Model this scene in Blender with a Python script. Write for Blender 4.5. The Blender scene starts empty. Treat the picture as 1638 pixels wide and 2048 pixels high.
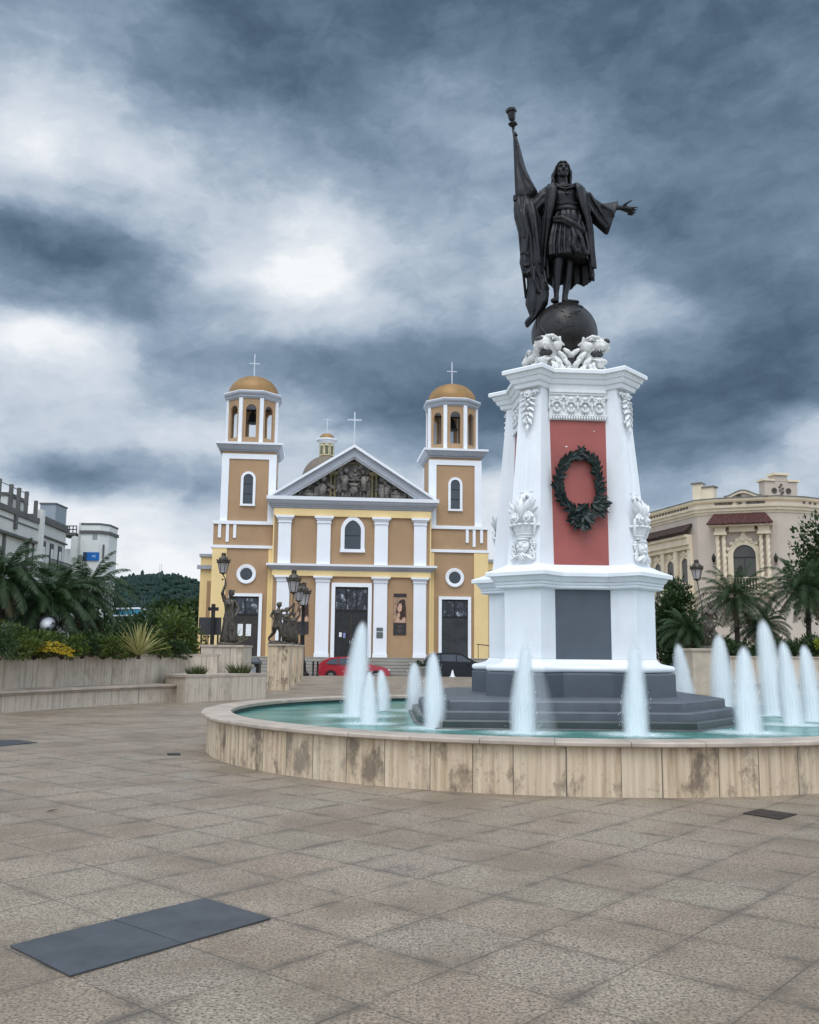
import bpy, bmesh, math, random
from math import sin, cos, pi, radians, sqrt, atan2
from mathutils import Vector, Matrix, noise
random.seed(7)
SC = bpy.context.scene
COL = SC.collection

# ------------------------------------------------------------------ camera
F_PX, PITCH, ROLL, EYE = 1873.5, 0.1481347, -0.0096466, 1.5     # focal length in photo pixels
cam_d = bpy.data.cameras.new('camera')
cam = bpy.data.objects.new('camera', cam_d)
COL.objects.link(cam)
cam_d.sensor_fit = 'HORIZONTAL'
cam_d.sensor_width = 36.0
cam_d.lens = F_PX / 1638.0 * 36.0
cam_d.clip_start = 0.1
cam_d.clip_end = 6000
cam.matrix_world = Matrix.Translation((0, 0, EYE)) @ Matrix.Rotation(pi / 2 + PITCH, 4, 'X') @ Matrix.Rotation(-ROLL, 4, 'Z')
SC.camera = cam


def ray(px, py):
    a = (px - 819) / F_PX
    b = (1024 - py) / F_PX
    cr, sr = cos(ROLL), sin(ROLL)
    u = a * cr + b * sr
    w = -a * sr + b * cr
    c, s = cos(PITCH), sin(PITCH)
    return Vector((u, c - w * s, s + w * c))


def at(px, py, Y):
    """point seen at photo pixel (px, py) at distance Y along the plaza axis"""
    d = ray(px, py)
    t = Y / d.y
    return Vector((d.x * t, Y, EYE + d.z * t))


def on(px, py, z=0.0):
    """point seen at photo pixel (px, py) lying at height z"""
    d = ray(px, py)
    t = (z - EYE) / d.z
    return Vector((d.x * t, d.y * t, z))


# ------------------------------------------------------------------ light
SC.view_settings.view_transform = 'Standard'
SC.view_settings.look = 'None'
SC.view_settings.gamma = 1
SC.view_settings.exposure = 0.78
SUN_EL, SUN_AZ = radians(58), radians(186)      # soft sun behind the camera, a little to the left
sun_d = bpy.data.lights.new('sun', 'SUN')
sun_d.energy = 0.9
sun_d.angle = radians(35)
sun_d.color = (1.0, 0.96, 0.92)
sun = bpy.data.objects.new('sun', sun_d)
COL.objects.link(sun)
sd = Vector((sin(SUN_AZ) * cos(SUN_EL), cos(SUN_AZ) * cos(SUN_EL), sin(SUN_EL)))
sun.rotation_euler = sd.to_track_quat('Z', 'Y').to_euler()
sun.location = (-10, -20, 40)


class NT:
    """small helper to write node trees"""
    def __init__(self, tree):
        self.t = tree
        self.n = tree.nodes
        self.l = tree.links

    def new(self, kind, **kw):
        nd = self.n.new(kind)
        for k, v in kw.items():
            setattr(nd, k, v)
        return nd

    def put(self, sock, v):
        if isinstance(v, bpy.types.NodeSocket):
            self.l.new(v, sock)
        elif v is not None:
            sock.default_value = v

    def m(self, op, a, b=None, c=None, clamp=False):
        nd = self.new('ShaderNodeMath', operation=op, use_clamp=clamp)
        self.put(nd.inputs[0], a)
        if b is not None:
            self.put(nd.inputs[1], b)
        if c is not None:
            self.put(nd.inputs[2], c)
        return nd.outputs[0]

    def v(self, op, a, b=None):
        nd = self.new('ShaderNodeVectorMath', operation=op)
        self.put(nd.inputs[0], a)
        if b is not None:
            if op == 'SCALE':
                self.put(nd.inputs[3], b)
            else:
                self.put(nd.inputs[1], b)
        return nd.outputs[1] if op in ('DOT_PRODUCT', 'LENGTH', 'DISTANCE') else nd.outputs[0]

    def xyz(self, a):
        nd = self.new('ShaderNodeSeparateXYZ')
        self.put(nd.inputs[0], a)
        return nd.outputs

    def cxyz(self, x, y, z):
        nd = self.new('ShaderNodeCombineXYZ')
        for i, q in enumerate((x, y, z)):
            self.put(nd.inputs[i], q)
        return nd.outputs[0]

    def noise(self, vec, scale=5, detail=4, rough=0.55, dist=0.0, out=0):
        nd = self.new('ShaderNodeTexNoise')
        self.put(nd.inputs['Vector'], vec)
        nd.inputs['Scale'].default_value = scale
        nd.inputs['Detail'].default_value = detail
        nd.inputs['Roughness'].default_value = rough
        nd.inputs['Distortion'].default_value = dist
        return nd.outputs[out]

    def ramp(self, fac, stops, interp='LINEAR'):
        nd = self.new('ShaderNodeValToRGB')
        nd.color_ramp.interpolation = interp
        el = nd.color_ramp.elements
        while len(el) < len(stops):
            el.new(0.5)
        for e, (p, c) in zip(el, stops):
            e.position = p
            e.color = tuple(c) + (1,) if len(c) == 3 else c
        self.put(nd.inputs[0], fac)
        return nd.outputs[0]

    def mix(self, fac, a, b, mode='MIX'):
        nd = self.new('ShaderNodeMix', data_type='RGBA', blend_type=mode)
        self.put(nd.inputs[0], fac)
        self.put(nd.inputs[6], a if isinstance(a, bpy.types.NodeSocket) else tuple(a) + (1,))
        self.put(nd.inputs[7], b if isinstance(b, bpy.types.NodeSocket) else tuple(b) + (1,))
        return nd.outputs[2]

    def maprange(self, v, a, b, c=0.0, d=1.0, smooth=False):
        nd = self.new('ShaderNodeMapRange')
        if smooth:
            nd.interpolation_type = 'SMOOTHSTEP'
        self.put(nd.inputs[0], v)
        for i, q in enumerate((a, b, c, d)):
            nd.inputs[i + 1].default_value = q
        return nd.outputs[0]


def lin(c):
    c = c / 255.0
    return c / 12.92 if c <= 0.04045 else ((c + 0.055) / 1.055) ** 2.4


# stormy sky: Nishita sky behind a nearly closed cloud deck, brightness of the deck set by direction
world = bpy.data.worlds.new('World')
SC.world = world
world.use_nodes = True
W = NT(world.node_tree)
for nd in list(W.n):
    W.n.remove(nd)
geo = W.new('ShaderNodeTexCoord').outputs['Generated']
sky = W.new('ShaderNodeTexSky', sky_type='NISHITA')
sky.sun_disc = False
sky.sun_elevation = SUN_EL
sky.sun_rotation = SUN_AZ
dx, dy, dz = W.xyz(geo)
az = W.m('ARCTAN2', dx, dy)
el = W.m('ARCSINE', dz)
# cloud plane projection for the texture of the deck
zz = W.m('ADD', W.m('MAXIMUM', dz, 0.0), 0.16)
cp = W.cxyz(W.m('DIVIDE', dx, zz), W.m('DIVIDE', dy, zz), 0.0)
sp0 = W.cxyz(az, W.m('MULTIPLY', el, 1.7), 0.0)
warp = W.noise(sp0, 7.0, 5, 0.55, out=1)
warp2 = W.noise(sp0, 24.0, 5, 0.6, out=1)
off = W.v('ADD', W.v('SCALE', W.v('SUBTRACT', warp, (0.5, 0.5, 0.5)), 0.11), W.v('SCALE', W.v('SUBTRACT', warp2, (0.5, 0.5, 0.5)), 0.035))
pos = W.v('ADD', W.cxyz(az, W.m('MULTIPLY', el, 1.5), 0.0), W.v('MULTIPLY', off, (1.0, 0.8, 0.0)))
# brightness of the cloud deck by direction: rows of rising elevation, columns of azimuth from left to right
GRID = [[86, 86, 86, 86, 86, 87, 87, 86, 85, 84, 83, 82, 81, 81, 80, 79, 78, 77, 77, 76, 75, 75, 75, 74],
        [85, 85, 85, 85, 86, 87, 88, 86, 84, 82, 82, 81, 80, 80, 79, 78, 77, 76, 75, 74, 74, 73, 73, 73],
        [85, 84, 85, 85, 86, 90, 89, 85, 82, 80, 80, 80, 80, 80, 80, 78, 76, 73, 72, 72, 72, 72, 72, 72],
        [85, 87, 83, 84, 83, 83, 76, 78, 79, 78, 78, 78, 79, 81, 82, 79, 74, 69, 67, 68, 70, 71, 71, 71],
        [76, 67, 50, 44, 53, 61, 57, 66, 72, 74, 74, 72, 73, 80, 84, 75, 66, 61, 59, 62, 66, 69, 71, 71],
        [73, 71, 70, 72, 74, 77, 74, 71, 69, 70, 66, 58, 52, 52, 54, 54, 50, 46, 45, 47, 50, 60, 71, 68],
        [75, 74, 74, 76, 70, 63, 62, 63, 64, 60, 49, 45, 41, 37, 38, 42, 43, 40, 37, 36, 39, 42, 47, 54],
        [78, 89, 90, 81, 66, 55, 54, 54, 50, 49, 49, 49, 48, 49, 51, 53, 55, 55, 51, 48, 46, 44, 44, 47],
        [59, 54, 54, 52, 50, 54, 61, 67, 71, 73, 71, 65, 62, 63, 66, 65, 64, 66, 65, 56, 50, 47, 47, 48],
        [52, 44, 41, 42, 48, 63, 77, 85, 93, 93, 82, 71, 67, 67, 67, 64, 59, 56, 50, 47, 46, 46, 48, 49],
        [68, 69, 67, 65, 68, 71, 72, 74, 79, 82, 73, 65, 62, 63, 64, 59, 54, 50, 47, 44, 45, 46, 48, 49],
        [78, 84, 82, 80, 79, 75, 66, 62, 64, 65, 63, 60, 59, 59, 57, 55, 53, 51, 48, 46, 46, 47, 49, 50],
        [70, 72, 71, 69, 66, 62, 58, 56, 55, 55, 56, 57, 58, 58, 56, 55, 55, 52, 48, 46, 45, 46, 48, 49],
        [58, 60, 60, 56, 51, 49, 46, 44, 41, 43, 46, 50, 53, 54, 53, 52, 50, 48, 45, 43, 42, 42, 44, 45],
        [51, 53, 54, 53, 50, 45, 42, 41, 40, 40, 40, 41, 43, 45, 45, 44, 43, 43, 42, 42, 41, 41, 42, 43],
        [49, 50, 50, 50, 48, 46, 44, 44, 44, 42, 40, 39, 40, 41, 41, 40, 40, 40, 41, 40, 40, 40, 41, 42],
        [48, 48, 47, 47, 46, 45, 44, 43, 43, 41, 40, 39, 39, 39, 39, 39, 39, 39, 39, 39, 39, 40, 40, 41]]
AZ0, AZ1, EL1 = -0.46, 0.46, 0.70
pa, pe_, _ = W.xyz(pos)
ua = W.maprange(pa, AZ0, AZ1)
ue = W.m('MULTIPLY', W.maprange(pe_, 0.0, EL1 * 1.5), float(len(GRID) - 1))
val = None
for r_, row in enumerate(GRID):
    nd = W.new('ShaderNodeFloatCurve')
    cv = nd.mapping.curves[0]
    for k_, q in enumerate(row):
        x_ = k_ / (len(row) - 1)
        if k_ == 0 or k_ == len(row) - 1:
            cv.points[0 if k_ == 0 else -1].location = (x_, q / 100)
        else:
            cv.points.new(x_, q / 100)
    nd.mapping.update()
    W.put(nd.inputs[1], ua)
    wt = W.m('SUBTRACT', 1.0, W.m('ABSOLUTE', W.m('SUBTRACT', ue, float(r_))), clamp=True)
    wt = W.m('MULTIPLY', W.m('MULTIPLY', wt, wt), W.m('SUBTRACT', 3.0, W.m('MULTIPLY', wt, 2.0)))
    val = W.m('MULTIPLY', wt, nd.outputs[0]) if val is None else W.m('MULTIPLY_ADD', wt, nd.outputs[0], val)
# billows: noise on the sphere of directions, stretched sideways, plus streaks of the far deck
sp = W.cxyz(W.m('MULTIPLY', az, 1.0), W.m('MULTIPLY', el, 1.7), 0.0)
fine = W.noise(W.v('ADD', sp, W.v('SCALE', off, 0.8)), 6.5, 8, 0.60)
val = W.m('MULTIPLY_ADD', W.m('SUBTRACT', fine, 0.5), 0.30, val)
fine2 = W.noise(W.v('ADD', sp, W.v('SCALE', off, 1.2)), 22.0, 6, 0.62)
val = W.m('MULTIPLY_ADD', W.m('SUBTRACT', fine2, 0.5), 0.10, val)
# long diagonal wisps drawn out by the wind
wv = W.noise(W.cxyz(W.m('ADD', W.m('MULTIPLY', az, 9.0), W.m('MULTIPLY', el, 10.0)), W.m('SUBTRACT', W.m('MULTIPLY', el, 34.0), W.m('MULTIPLY', az, 12.0)), 0.0), 1.0, 6, 0.62, 0.4)
val = W.m('MULTIPLY_ADD', W.m('SUBTRACT', wv, 0.5), 0.085, val)
val = W.m('MULTIPLY_ADD', W.m('SUBTRACT', val, 0.53), 1.20, 0.545)
# the open, brighter half of the sky lies behind the camera and overhead
caz = W.m('DIVIDE', dy, W.m('SQRT', W.m('ADD', W.m('ADD', W.m('MULTIPLY', dx, dx), W.m('MULTIPLY', dy, dy)), 0.0001)))
back = W.maprange(caz, 0.86, 0.45, 0.0, 1.0, True)
over = W.maprange(dz, 0.72, 0.95, 0.0, 1.0, True)
bright = W.m('MULTIPLY', W.m('MAXIMUM', back, over), W.maprange(dz, -0.05, 0.25, 0.35, 1.0, True))
EXPO = 2 ** -0.78
stops = []
for p, (r, g, b) in ((0.28, (60, 76, 94)), (0.40, (84, 105, 126)), (0.52, (116, 137, 158)), (0.64, (152, 170, 190)), (0.76, (194, 206, 219)),
                     (0.88, (220, 227, 236)), (0.98, (246, 249, 252))):
    k = EXPO * 1.0
    stops.append((p, (lin(r) * k, lin(g) * k, lin(b) * k)))
deck = W.ramp(val, stops)
deck = W.mix(bright, deck, (0.625, 0.725, 0.86))
deck10 = W.v('SCALE', deck, 10.0)
cover = W.maprange(W.noise(cp, 1.1, 3, 0.5), 0.2, 0.6, 0.93, 1.0)
skyc = W.mix(cover, W.v('SCALE', sky.outputs[0], 0.5), deck10)
bg = W.new('ShaderNodeBackground')
W.put(bg.inputs[0], skyc)
bg.inputs[1].default_value = 0.1
wo = W.new('ShaderNodeOutputWorld')
W.l.new(bg.outputs[0], wo.inputs[0])

# ------------------------------------------------------------------ mesh helpers
class MB:
    """collects geometry (in the thing's own coordinates) and links it as ONE mesh object"""
    def __init__(self):
        self.v, self.f, self.uv = [], [], {}

    def add(self, verts, faces, uvs=None):
        o = len(self.v)
        self.v += [tuple(p) for p in verts]
        for i, f in enumerate(faces):
            if uvs is not None:
                self.uv[len(self.f)] = uvs[i]
            self.f.append(tuple(o + k for k in f))
        return self

    def box(self, x0, x1, y0, y1, z0, z1, M=None):
        P = [Vector((x, y, z)) for z in (z0, z1) for y in (y0, y1) for x in (x0, x1)]
        if M is not None:
            P = [M @ p for p in P]
        return self.add(P, [(0, 2, 3, 1), (4, 5, 7, 6), (0, 1, 5, 4), (2, 6, 7, 3), (0, 4, 6, 2), (1, 3, 7, 5)])

    def prism(self, poly, z0, z1, M=None, uv=False):
        n = len(poly)
        P = [Vector((x, y, z0)) for x, y in poly] + [Vector((x, y, z1)) for x, y in poly]
        if M is not None:
            P = [M @ p for p in P]
        F = [tuple(range(n))[::-1], tuple(range(n, 2 * n))] + [(i, (i + 1) % n, n + (i + 1) % n, n + i) for i in range(n)]
        U = None
        if uv:
            U = [[(x, y) for x, y in poly][::-1], [(x, y) for x, y in poly]]
            s = 0
            for i in range(n):
                a, b = poly[i], poly[(i + 1) % n]
                L = math.hypot(b[0] - a[0], b[1] - a[1])
                U.append([(s, z0), (s + L, z0), (s + L, z1), (s, z1)])
                s += L
        return self.add(P, F, U)

    def rings(self, R, closed=True, caps=True, M=None):
        """loft through rings that all have the same number of points"""
        n = len(R[0])
        P = [Vector(p) for r in R for p in r]
        if M is not None:
            P = [M @ p for p in P]
        F = []
        for i in range(len(R) - 1):
            for j in range(n if closed else n - 1):
                k = (j + 1) % n
                F.append((i * n + j, i * n + k, (i + 1) * n + k, (i + 1) * n + j))
        if caps and closed:
            F.append(tuple(range(n))[::-1])
            F.append(tuple(range((len(R) - 1) * n, len(R) * n)))
        return self.add(P, F)

    def lathe(self, prof, seg=24, M=None, a0=0.0, a1=2 * pi, caps=True):
        full = abs(a1 - a0 - 2 * pi) < 1e-6
        R = []
        for r, z in prof:
            R.append([(r * cos(a0 + (a1 - a0) * k / seg), r * sin(a0 + (a1 - a0) * k / seg), z) for k in range(seg if full else seg + 1)])
        return self.rings(R, closed=full, caps=full and caps, M=M)

    def tube(self, pts, rad, seg=8, M=None, caps=True):
        pts = [Vector(p) for p in pts]
        if not isinstance(rad, (list, tuple)):
            rad = [rad] * len(pts)
        R = []
        up = None
        for i, p in enumerate(pts):
            t = (pts[min(i + 1, len(pts) - 1)] - pts[max(i - 1, 0)])
            t = t.normalized() if t.length > 1e-9 else Vector((0, 0, 1))
            if up is None:
                up = Vector((0, 0, 1)) if abs(t.z) < 0.9 else Vector((0, 1, 0))
            a = up - t * up.dot(t)
            a = a.normalized() if a.length > 1e-6 else t.orthogonal().normalized()
            up = a
            b = t.cross(a)
            r = rad[i]
            ra, rb = r if isinstance(r, (list, tuple)) else (r, r)
            R.append([p + a * (ra * cos(2 * pi * k / seg)) + b * (rb * sin(2 * pi * k / seg)) for k in range(seg)])
        return self.rings(R, caps=caps, M=M)

    def ball(self, c, r, seg=12, rng=8, M=None):
        if not isinstance(r, (list, tuple)):
            r = (r, r, r)
        c = Vector(c)
        R = []
        for i in range(1, rng):
            a = pi * i / rng
            R.append([Vector((r[0] * sin(a) * cos(2 * pi * k / seg), r[1] * sin(a) * sin(2 * pi * k / seg), -r[2] * cos(a))) for k in range(seg)])
        P = [Vector((0, 0, -r[2]))] + [p for q in R for p in q] + [Vector((0, 0, r[2]))]
        T = Matrix.Translation(c) if M is None else Matrix.Translation(c) @ M.to_4x4()
        P = [T @ p for p in P]
        F = []
        for k in range(seg):
            F.append((0, 1 + (k + 1) % seg, 1 + k))
            F.append((len(P) - 1, 1 + (rng - 2) * seg + k, 1 + (rng - 2) * seg + (k + 1) % seg))
        for i in range(rng - 2):
            for k in range(seg):
                a, b = 1 + i * seg + k, 1 + i * seg + (k + 1) % seg
                F.append((a, b, b + seg, a + seg))
        return self.add(P, F)

    def torus(self, c, R, r, seg=20, ss=8, M=None):
        T = Matrix.Translation(Vector(c)) @ (M.to_4x4() if M is not None else Matrix.Identity(4))
        P, F = [], []
        for i in range(seg):
            a = 2 * pi * i / seg
            for j in range(ss):
                b = 2 * pi * j / ss
                P.append(T @ Vector(((R + r * cos(b)) * cos(a), (R + r * cos(b)) * sin(a), r * sin(b))))
        for i in range(seg):
            for j in range(ss):
                i2, j2 = (i + 1) % seg, (j + 1) % ss
                F.append((i * ss + j, i2 * ss + j, i2 * ss + j2, i * ss + j2))
        return self.add(P, F)

    def sil(self, rows, n=20, fold=None, M=None, f=None):
        """loft of ellipses: each row = (ax, az, bx, bz, depth[, y]) across the shape, with cloth folds on the rim"""
        R = []
        for i, row in enumerate(rows):
            ax, az_, bx, bz, dp = row[:5]
            y = row[5] if len(row) > 5 else 0.0
            A, B = f(ax, az_), f(bx, bz)
            c, u = (A + B) / 2, (B - A) / 2
            ring = []
            for k in range(n):
                t = 2 * pi * k / n
                w = 1.0
                if fold:
                    amp, kk, ph, tw = fold
                    w = 1 + amp * sin(kk * t + ph + tw * i) + amp * 0.5 * sin((kk * 2 - 3) * t + 1.7 * ph + tw * 1.6 * i)
                ring.append(c + u * (cos(t) * (1 + (w - 1) * 0.45)) + Vector((0, y - dp * sin(t) * w, 0)))
            R.append(ring)
        return self.rings(R, M=M)

    def build(self, name, mat, parent=None, smooth=False, label=None, recalc=True, remesh=None, soften=0, bevel=None):
        me = bpy.data.meshes.new(name)
        me.from_pydata(self.v, [], self.f)
        if self.uv:
            ul = me.uv_layers.new(name='UVMap')
            for pi_, p in enumerate(me.polygons):
                u = self.uv.get(pi_)
                if u:
                    for k, li in enumerate(p.loop_indices):
                        ul.data[li].uv = u[k]
        if recalc:
            bm = bmesh.new()
            bm.from_mesh(me)
            bmesh.ops.recalc_face_normals(bm, faces=bm.faces)
            bm.to_mesh(me)
            bm.free()
        if smooth is True:
            me.polygons.foreach_set('use_smooth', [True] * len(me.polygons))
        elif smooth:
            me.polygons.foreach_set('use_smooth', [True] * len(me.polygons))
            me.set_sharp_from_angle(angle=radians(smooth))
        me.materials.append(mat)
        o = bpy.data.objects.new(name, me)
        COL.objects.link(o)
        if parent is not None:
            o.parent = parent
        if label:
            o['label'] = label
        if remesh:
            md = o.modifiers.new('remesh', 'REMESH')
            md.mode = 'VOXEL'
            md.voxel_size = remesh
            md.use_smooth_shade = True
            if soften:
                sm = o.modifiers.new('smooth', 'SMOOTH')
                sm.factor = 0.5
                sm.iterations = soften
        if bevel:
            bv = o.modifiers.new('bevel', 'BEVEL')
            bv.width = bevel
            bv.segments = 2
            bv.limit_method = 'ANGLE'
            bv.angle_limit = radians(40)
        return o


def tag(o, label=None, cat=None, group=None, kind=None):
    if label:
        o['label'] = label
    if cat:
        o['category'] = cat
    if group:
        o['group'] = group
    if kind:
        o['kind'] = kind
    return o


def thing(name, label, cat, loc=(0, 0, 0), rz=0.0, group=None):
    o = bpy.data.objects.new(name, None)
    o.empty_display_size = 0.3
    COL.objects.link(o)
    o.location = loc
    o.rotation_euler = (0, 0, rz)
    return tag(o, label, cat, group)


def dup(root, loc, rz=0.0, scale=None, label=None):
    r = root.copy()
    COL.objects.link(r)
    r.location = loc
    r.rotation_euler = (0, 0, rz)
    if scale:
        r.scale = scale if isinstance(scale, (list, tuple)) else (scale,) * 3
    if label:
        r['label'] = label
    for ch in list(root.children):
        c = ch.copy()
        COL.objects.link(c)
        c.parent = r
        for g in list(ch.children):
            d = g.copy()
            COL.objects.link(d)
            d.parent = c
    return r


def RZ(a):
    return Matrix.Rotation(a, 4, 'Z')


def RX(a):
    return Matrix.Rotation(a, 4, 'X')


def RY(a):
    return Matrix.Rotation(a, 4, 'Y')


def TR(x, y, z):
    return Matrix.Translation((x, y, z))


# ------------------------------------------------------------------ materials
MATS = {}


def mat(name, col, rough=0.7, metal=0.0, var=0.12, scale=3.0, bump=0.0, bscale=40.0, col2=None, spec=0.5, streak=0.0, coat=0.0):
    """principled material with mottled colour, optional rain streaks and fine relief, in object coordinates"""
    if name in MATS:
        return MATS[name]
    m = bpy.data.materials.new(name)
    m.use_nodes = True
    T = NT(m.node_tree)
    b = T.n['Principled BSDF']
    co = T.new('ShaderNodeTexCoord').outputs['Object']
    n = T.noise(co, scale, 5, 0.6)
    c2 = col2 or tuple(c * (1 - var * 2.2) for c in col)
    c1 = tuple(min(1, c * (1 + var * 0.5)) for c in col)
    c = T.mix(T.maprange(n, 0.3, 0.72), c1, c2)
    if streak:
        s = T.noise(T.v('MULTIPLY', co, (7.0, 7.0, 0.35)), 1.0, 5, 0.65)
        c = T.mix(T.m('MULTIPLY', T.maprange(s, 0.52, 0.8), streak), c, tuple(q * 0.42 for q in col))
    T.put(b.inputs['Base Color'], c)
    b.inputs['Roughness'].default_value = rough
    b.inputs['Metallic'].default_value = metal
    b.inputs['Specular IOR Level'].default_value = spec
    b.inputs['Coat Weight'].default_value = coat
    b.inputs['Coat Roughness'].default_value = 0.05
    if bump:
        bn = T.new('ShaderNodeBump')
        bn.inputs['Strength'].default_value = bump
        bn.inputs['Distance'].default_value = 0.02
        T.put(bn.inputs['Height'], T.noise(co, bscale, 4, 0.6))
        T.put(b.inputs['Normal'], bn.outputs[0])
    MATS[name] = m
    return m


white_paint = mat('white_paint', (0.82, 0.845, 0.865), 0.55, var=0.045, scale=1.7, bump=0.06, bscale=30, streak=0.16)
carved_white = mat('carved_white', (0.79, 0.80, 0.80), 0.65, var=0.06, scale=9, bump=0.15, bscale=60, streak=0.22)
lion_white = mat('lion_white', (0.74, 0.735, 0.70), 0.65, var=0.12, scale=7, bump=0.2, bscale=60, streak=0.30)
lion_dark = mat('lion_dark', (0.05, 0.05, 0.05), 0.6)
red_paint = mat('red_paint', (0.335, 0.082, 0.068), 0.55, var=0.10, scale=2.2, streak=0.18)
slate_paint = mat('slate_paint', (0.075, 0.092, 0.112), 0.5, var=0.10, scale=1.8, streak=0.2)
wet_paint = mat('wet_paint', (0.050, 0.060, 0.062), 0.28, var=0.3, scale=2.6, streak=0.35, col2=(0.028, 0.040, 0.034))
step_paint = mat('step_paint', (0.095, 0.108, 0.125), 0.5, var=0.14, scale=2.4, streak=0.25)
bronze = mat('bronze', (0.022, 0.022, 0.024), 0.42, 0.55, var=0.3, scale=6, bump=0.15, bscale=35, spec=0.5)
globe_bronze = mat('globe_bronze', (0.024, 0.022, 0.021), 0.38, 0.4, var=0.35, scale=3, bump=0.12, bscale=9)
old_bronze = mat('old_bronze', (0.095, 0.080, 0.060), 0.42, 0.45, var=0.42, scale=7, bump=0.2, bscale=25)
leaf_wreath = mat('leaf_wreath', (0.010, 0.026, 0.022), 0.5, var=0.5, scale=9)
tan_stucco = mat('tan_stucco', (0.395, 0.255, 0.142), 0.85, var=0.07, scale=0.7, bump=0.08, bscale=25, streak=0.13)
yellow_stucco = mat('yellow_stucco', (0.80, 0.60, 0.29), 0.85, var=0.05, scale=0.7, bump=0.08, bscale=25, streak=0.12)
church_white = mat('church_white', (0.80, 0.82, 0.85), 0.7, var=0.03, scale=0.9, streak=0.08)
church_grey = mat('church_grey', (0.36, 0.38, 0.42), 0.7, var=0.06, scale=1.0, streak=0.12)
gold = mat('gold', (0.30, 0.165, 0.052), 0.5, 0.2, var=0.14, scale=1.2)
relief_stone = mat('relief_stone', (0.17, 0.155, 0.135), 0.7, var=0.5, scale=2.2, bump=0.3, bscale=8)
relief_back = mat('relief_back', (0.10, 0.088, 0.07), 0.7, var=0.4, scale=2.0)
relief_gold = mat('relief_gold', (0.13, 0.105, 0.045), 0.6, 0.2, var=0.3, scale=2.0)
dark_glass = mat('dark_glass', (0.02, 0.028, 0.04), 0.12, var=0.3, scale=0.8, spec=0.8)
dark_wood = mat('dark_wood', (0.035, 0.026, 0.022), 0.5, var=0.3, scale=3)
iron = mat('iron', (0.02, 0.019, 0.018), 0.5, 0.4, var=0.3, scale=8)
steel = mat('steel', (0.55, 0.57, 0.60), 0.35, 0.8, var=0.1)
lamp_glass = mat('lamp_glass', (0.42, 0.40, 0.40), 0.15, var=0.15, spec=0.8)
cream = mat('cream', (0.74, 0.63, 0.46), 0.8, var=0.08, scale=1.0, streak=0.12)
taupe = mat('taupe', (0.54, 0.455, 0.375), 0.85, var=0.06, scale=0.5, bump=0.08, bscale=12, streak=0.12)
roof_cap = mat('roof_cap', (0.20, 0.19, 0.165), 0.8, var=0.2, scale=1.0)
clay = mat('clay', (0.105, 0.034, 0.028), 0.8, var=0.35, scale=5)
grey_wall = mat('grey_wall', (0.58, 0.58, 0.54), 0.85, var=0.07, scale=0.4, streak=0.2)
grey_trim = mat('grey_trim', (0.12, 0.12, 0.112), 0.8, var=0.15, scale=0.7)
pale_wall = mat('pale_wall', (0.70, 0.71, 0.67), 0.85, var=0.06, scale=0.4, streak=0.2)
blue_sign = mat('blue_sign', (0.01, 0.13, 0.42), 0.4, var=0.05)
blue_roof = mat('blue_roof', (0.02, 0.21, 0.33), 0.5, var=0.12, scale=0.6)
paper = mat('paper', (0.75, 0.76, 0.76), 0.7, var=0.03)
soil = mat('soil', (0.03, 0.024, 0.018), 0.95, var=0.3)
car_red = mat('car_red', (0.40, 0.008, 0.022), 0.25, 0.15, var=0.03, coat=1.0)
car_black = mat('car_black', (0.004, 0.005, 0.007), 0.3, 0.0, var=0.05, coat=0.25, spec=0.3)
tyre = mat('tyre', (0.012, 0.012, 0.012), 0.8)
chrome = mat('chrome', (0.6, 0.6, 0.62), 0.2, 1.0, var=0.02)
tail_red = mat('tail_red', (0.45, 0.05, 0.05), 0.2, var=0.05, coat=0.6)
clear_lens = mat('clear_lens', (0.75, 0.76, 0.78), 0.15, var=0.03, coat=0.6)
asphalt = mat('asphalt', (0.055, 0.055, 0.057), 0.9, var=0.2, scale=1.5, bump=0.3, bscale=60)
drain_metal = mat('drain_metal', (0.05, 0.035, 0.028), 0.6, 0.3, var=0.3, scale=4)
slate_slab = mat('slate_slab', (0.055, 0.061, 0.068), 0.42, var=0.30, scale=3.4, bump=0.15, bscale=14, streak=0.3, col2=(0.030, 0.034, 0.040))
trunk = mat('trunk', (0.045, 0.034, 0.026), 0.9, var=0.4, scale=9, bump=0.6, bscale=25)
concrete = mat('concrete', (0.34, 0.32, 0.28), 0.85, var=0.1, scale=0.8, streak=0.15)


def leaf_mat(name, c1, c2, rough=0.5, trans=0.25):
    """foliage: every leaf its own tint, light comes partly through"""
    m = bpy.data.materials.new(name)
    m.use_nodes = True
    T = NT(m.node_tree)
    b = T.n['Principled BSDF']
    g = T.new('ShaderNodeNewGeometry')
    rnd = g.outputs['Random Per Island']
    n = T.noise(T.new('ShaderNodeTexCoord').outputs['Object'], 1.6, 3, 0.5)
    c = T.mix(T.m('ADD', T.m('MULTIPLY', rnd, 0.7), T.m('MULTIPLY', T.maprange(n, 0.35, 0.65), 0.3)), c1, c2)
    T.put(b.inputs['Base Color'], c)
    b.inputs['Roughness'].default_value = rough
    b.inputs['Specular IOR Level'].default_value = 0.35
    tr = T.new('ShaderNodeBsdfTranslucent')
    T.put(tr.inputs[0], c)
    ms = T.new('ShaderNodeMixShader')
    ms.inputs[0].default_value = trans
    out = T.n['Material Output']
    T.l.new(b.outputs[0], ms.inputs[1])
    T.l.new(tr.outputs[0], ms.inputs[2])
    T.l.new(ms.outputs[0], out.inputs[0])
    return m


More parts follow.
